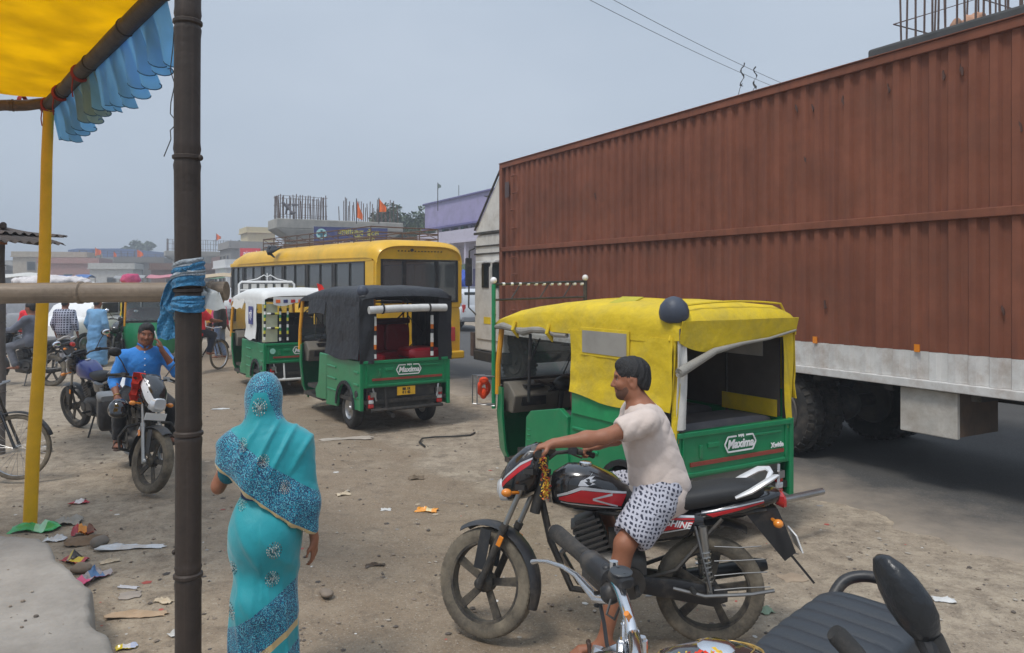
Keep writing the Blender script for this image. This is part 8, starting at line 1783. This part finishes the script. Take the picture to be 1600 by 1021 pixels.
scrap('paper', 'narrow white paper strip above the grey leaflet', 200, 917, .14, .04, mat('leaflet_white', lin(196, 196, 200), .8), 10, .02, -.2, 'paper scraps')
scrap('cardboard', 'flattened brown carton behind the yellow packet', 135, 845, .3, .2, mat('carton_brown', lin(120, 100, 80), .9), 11, .09, .5)
scrap('wrapper', 'orange red foil on the flattened brown carton', 130, 834, .16, .09, [pl('red', 170, 40, 50), pl('orange', 230, 150, 40), pl('brown', 120, 70, 45)], 12, .16, .2, 'food wrappers')
scrap('plastic_bag', 'heap of grey plastic shreds right of the green bag', 108, 815, .2, .16, mat('shred_grey', lin(150, 146, 138), .6), 13, .11, .3, cat='bag')
scrap('plastic_strip', 'long dirty plastic strip on the dirt behind the black canopied auto', 541, 686, .66, .14, mat('dirty_plastic', lin(176, 165, 152), .5), 14, .04, .25, taper=-.3)
scrap('cardboard', 'square piece of cardboard on the dirt behind the ridden bike', 1238, 900, .17, .14, mat('cardboard_grey', lin(158, 140, 120), .9), 15, .015, .2, 'paper scraps')
scrap('plastic_cup', 'crushed pale green cup near the rear wheel of the ridden bike', 1196, 954, .09, .08, mat('cup_green', lin(130, 150, 125), .5), 16, .06, .4)
scrap('paper', 'white crumpled paper at the right edge of the dirt', 1475, 938, .13, .07, mat('paper_white', lin(200, 200, 198), .8), 17, .035, -.3, 'paper scraps')
scrap('stick', 'flat dark stick in the dirt between the woman and the bike', 586, 881, .14, .035, mat('dark_stick', lin(80, 68, 58), .9), 18, .03, .15)
scrap('paper', 'small white scrap left of the orange packet', 603, 793, .09, .05, mat('paper_white', lin(200, 200, 198), .8), 19, .03, .1, 'paper scraps')
scrap('paper', 'pale torn scrap with dark soil right of the woman head', 536, 768, .13, .08, mat('paper_cream', lin(196, 180, 155), .8), 20, .05, .5, 'paper scraps')
scrap('paper', 'grey leafy scrap in the trodden earth left of the near auto', 650, 747, .16, .08, mat('leaf_litter', lin(120, 105, 88), .9), 21, .07, .3, 'paper scraps')
scrap('paper', 'white paper by the front wheel of the parked bikes', 345, 640, .26, .1, mat('paper_white', lin(200, 200, 198), .8), 22, .02, .2, 'paper scraps')
scrap('plastic_bag', 'clear bag lying under the platform corner', 86, 842, .16, .1, mat('clear_sleeve', (.6, .62, .64), .2, coat=.6, bump=.3), 23, .06, .2, cat='bag')
scrap('paper', 'torn cream paper right of the yellow snack packet', 172, 877, .13, .06, mat('paper_cream', lin(196, 180, 155), .8), 24, .03, .6, 'paper scraps')
scrap('paper', 'cream crumpled sheet just left of the bamboo post', 256, 938, .12, .06, mat('paper_cream', lin(196, 180, 155), .8), 25, .04, -.4, 'paper scraps')
scrap('paper', 'folded white card on the dirt at the foot of the bamboo post', 272, 990, .06, .05, mat('paper_white', lin(200, 200, 198), .8), 26, .05, -.2, 'paper scraps')
def rock(label, px, py, r_, m, seed):
    s = SDF(); rr = random.Random(seed)
    for i in range(4): s.ell((rr.uniform(-.4, .4)*r_, rr.uniform(-.4, .4)*r_, r_*.35), (r_*rr.uniform(.5, .9), r_*rr.uniform(.5, .9), r_*rr.uniform(.4, .7)), r_*.2)
    v, f = s.mesh(r_*.14, folds(r_*.03, seed)); o = np_obj('stone', v, f, m); o.location = G(px, py); tag(o, label, 'stone', 'stones on the dirt')
rock('brown clod of earth in front of the woman, nearest the bottom', 510, 931, .045, K_st[1], 1); rock('grey brick bit right of the flattened carton', 152, 852, .07, mat('brick_grey', (.2, .175, .15), .95), 2); rock('small dark stone beside the platform edge corner', 128, 893, .06, K_st[1], 3); rock('pale stone by the yellow pole near the bicycle wheel', 70, 706, .07, K_st[0], 4)
mb = MB(); pts = [G(px, py)+V(0, 0, .016) for px, py in ((664, 700), (655, 693), (660, 687), (680, 685), (710, 684), (735, 682), (742, 678))]; mb.tube(pts, .012, 6); tag(mb.build('cable', K_iron), 'thin dark cable lying in a curl on the sandy shoulder', 'cable')
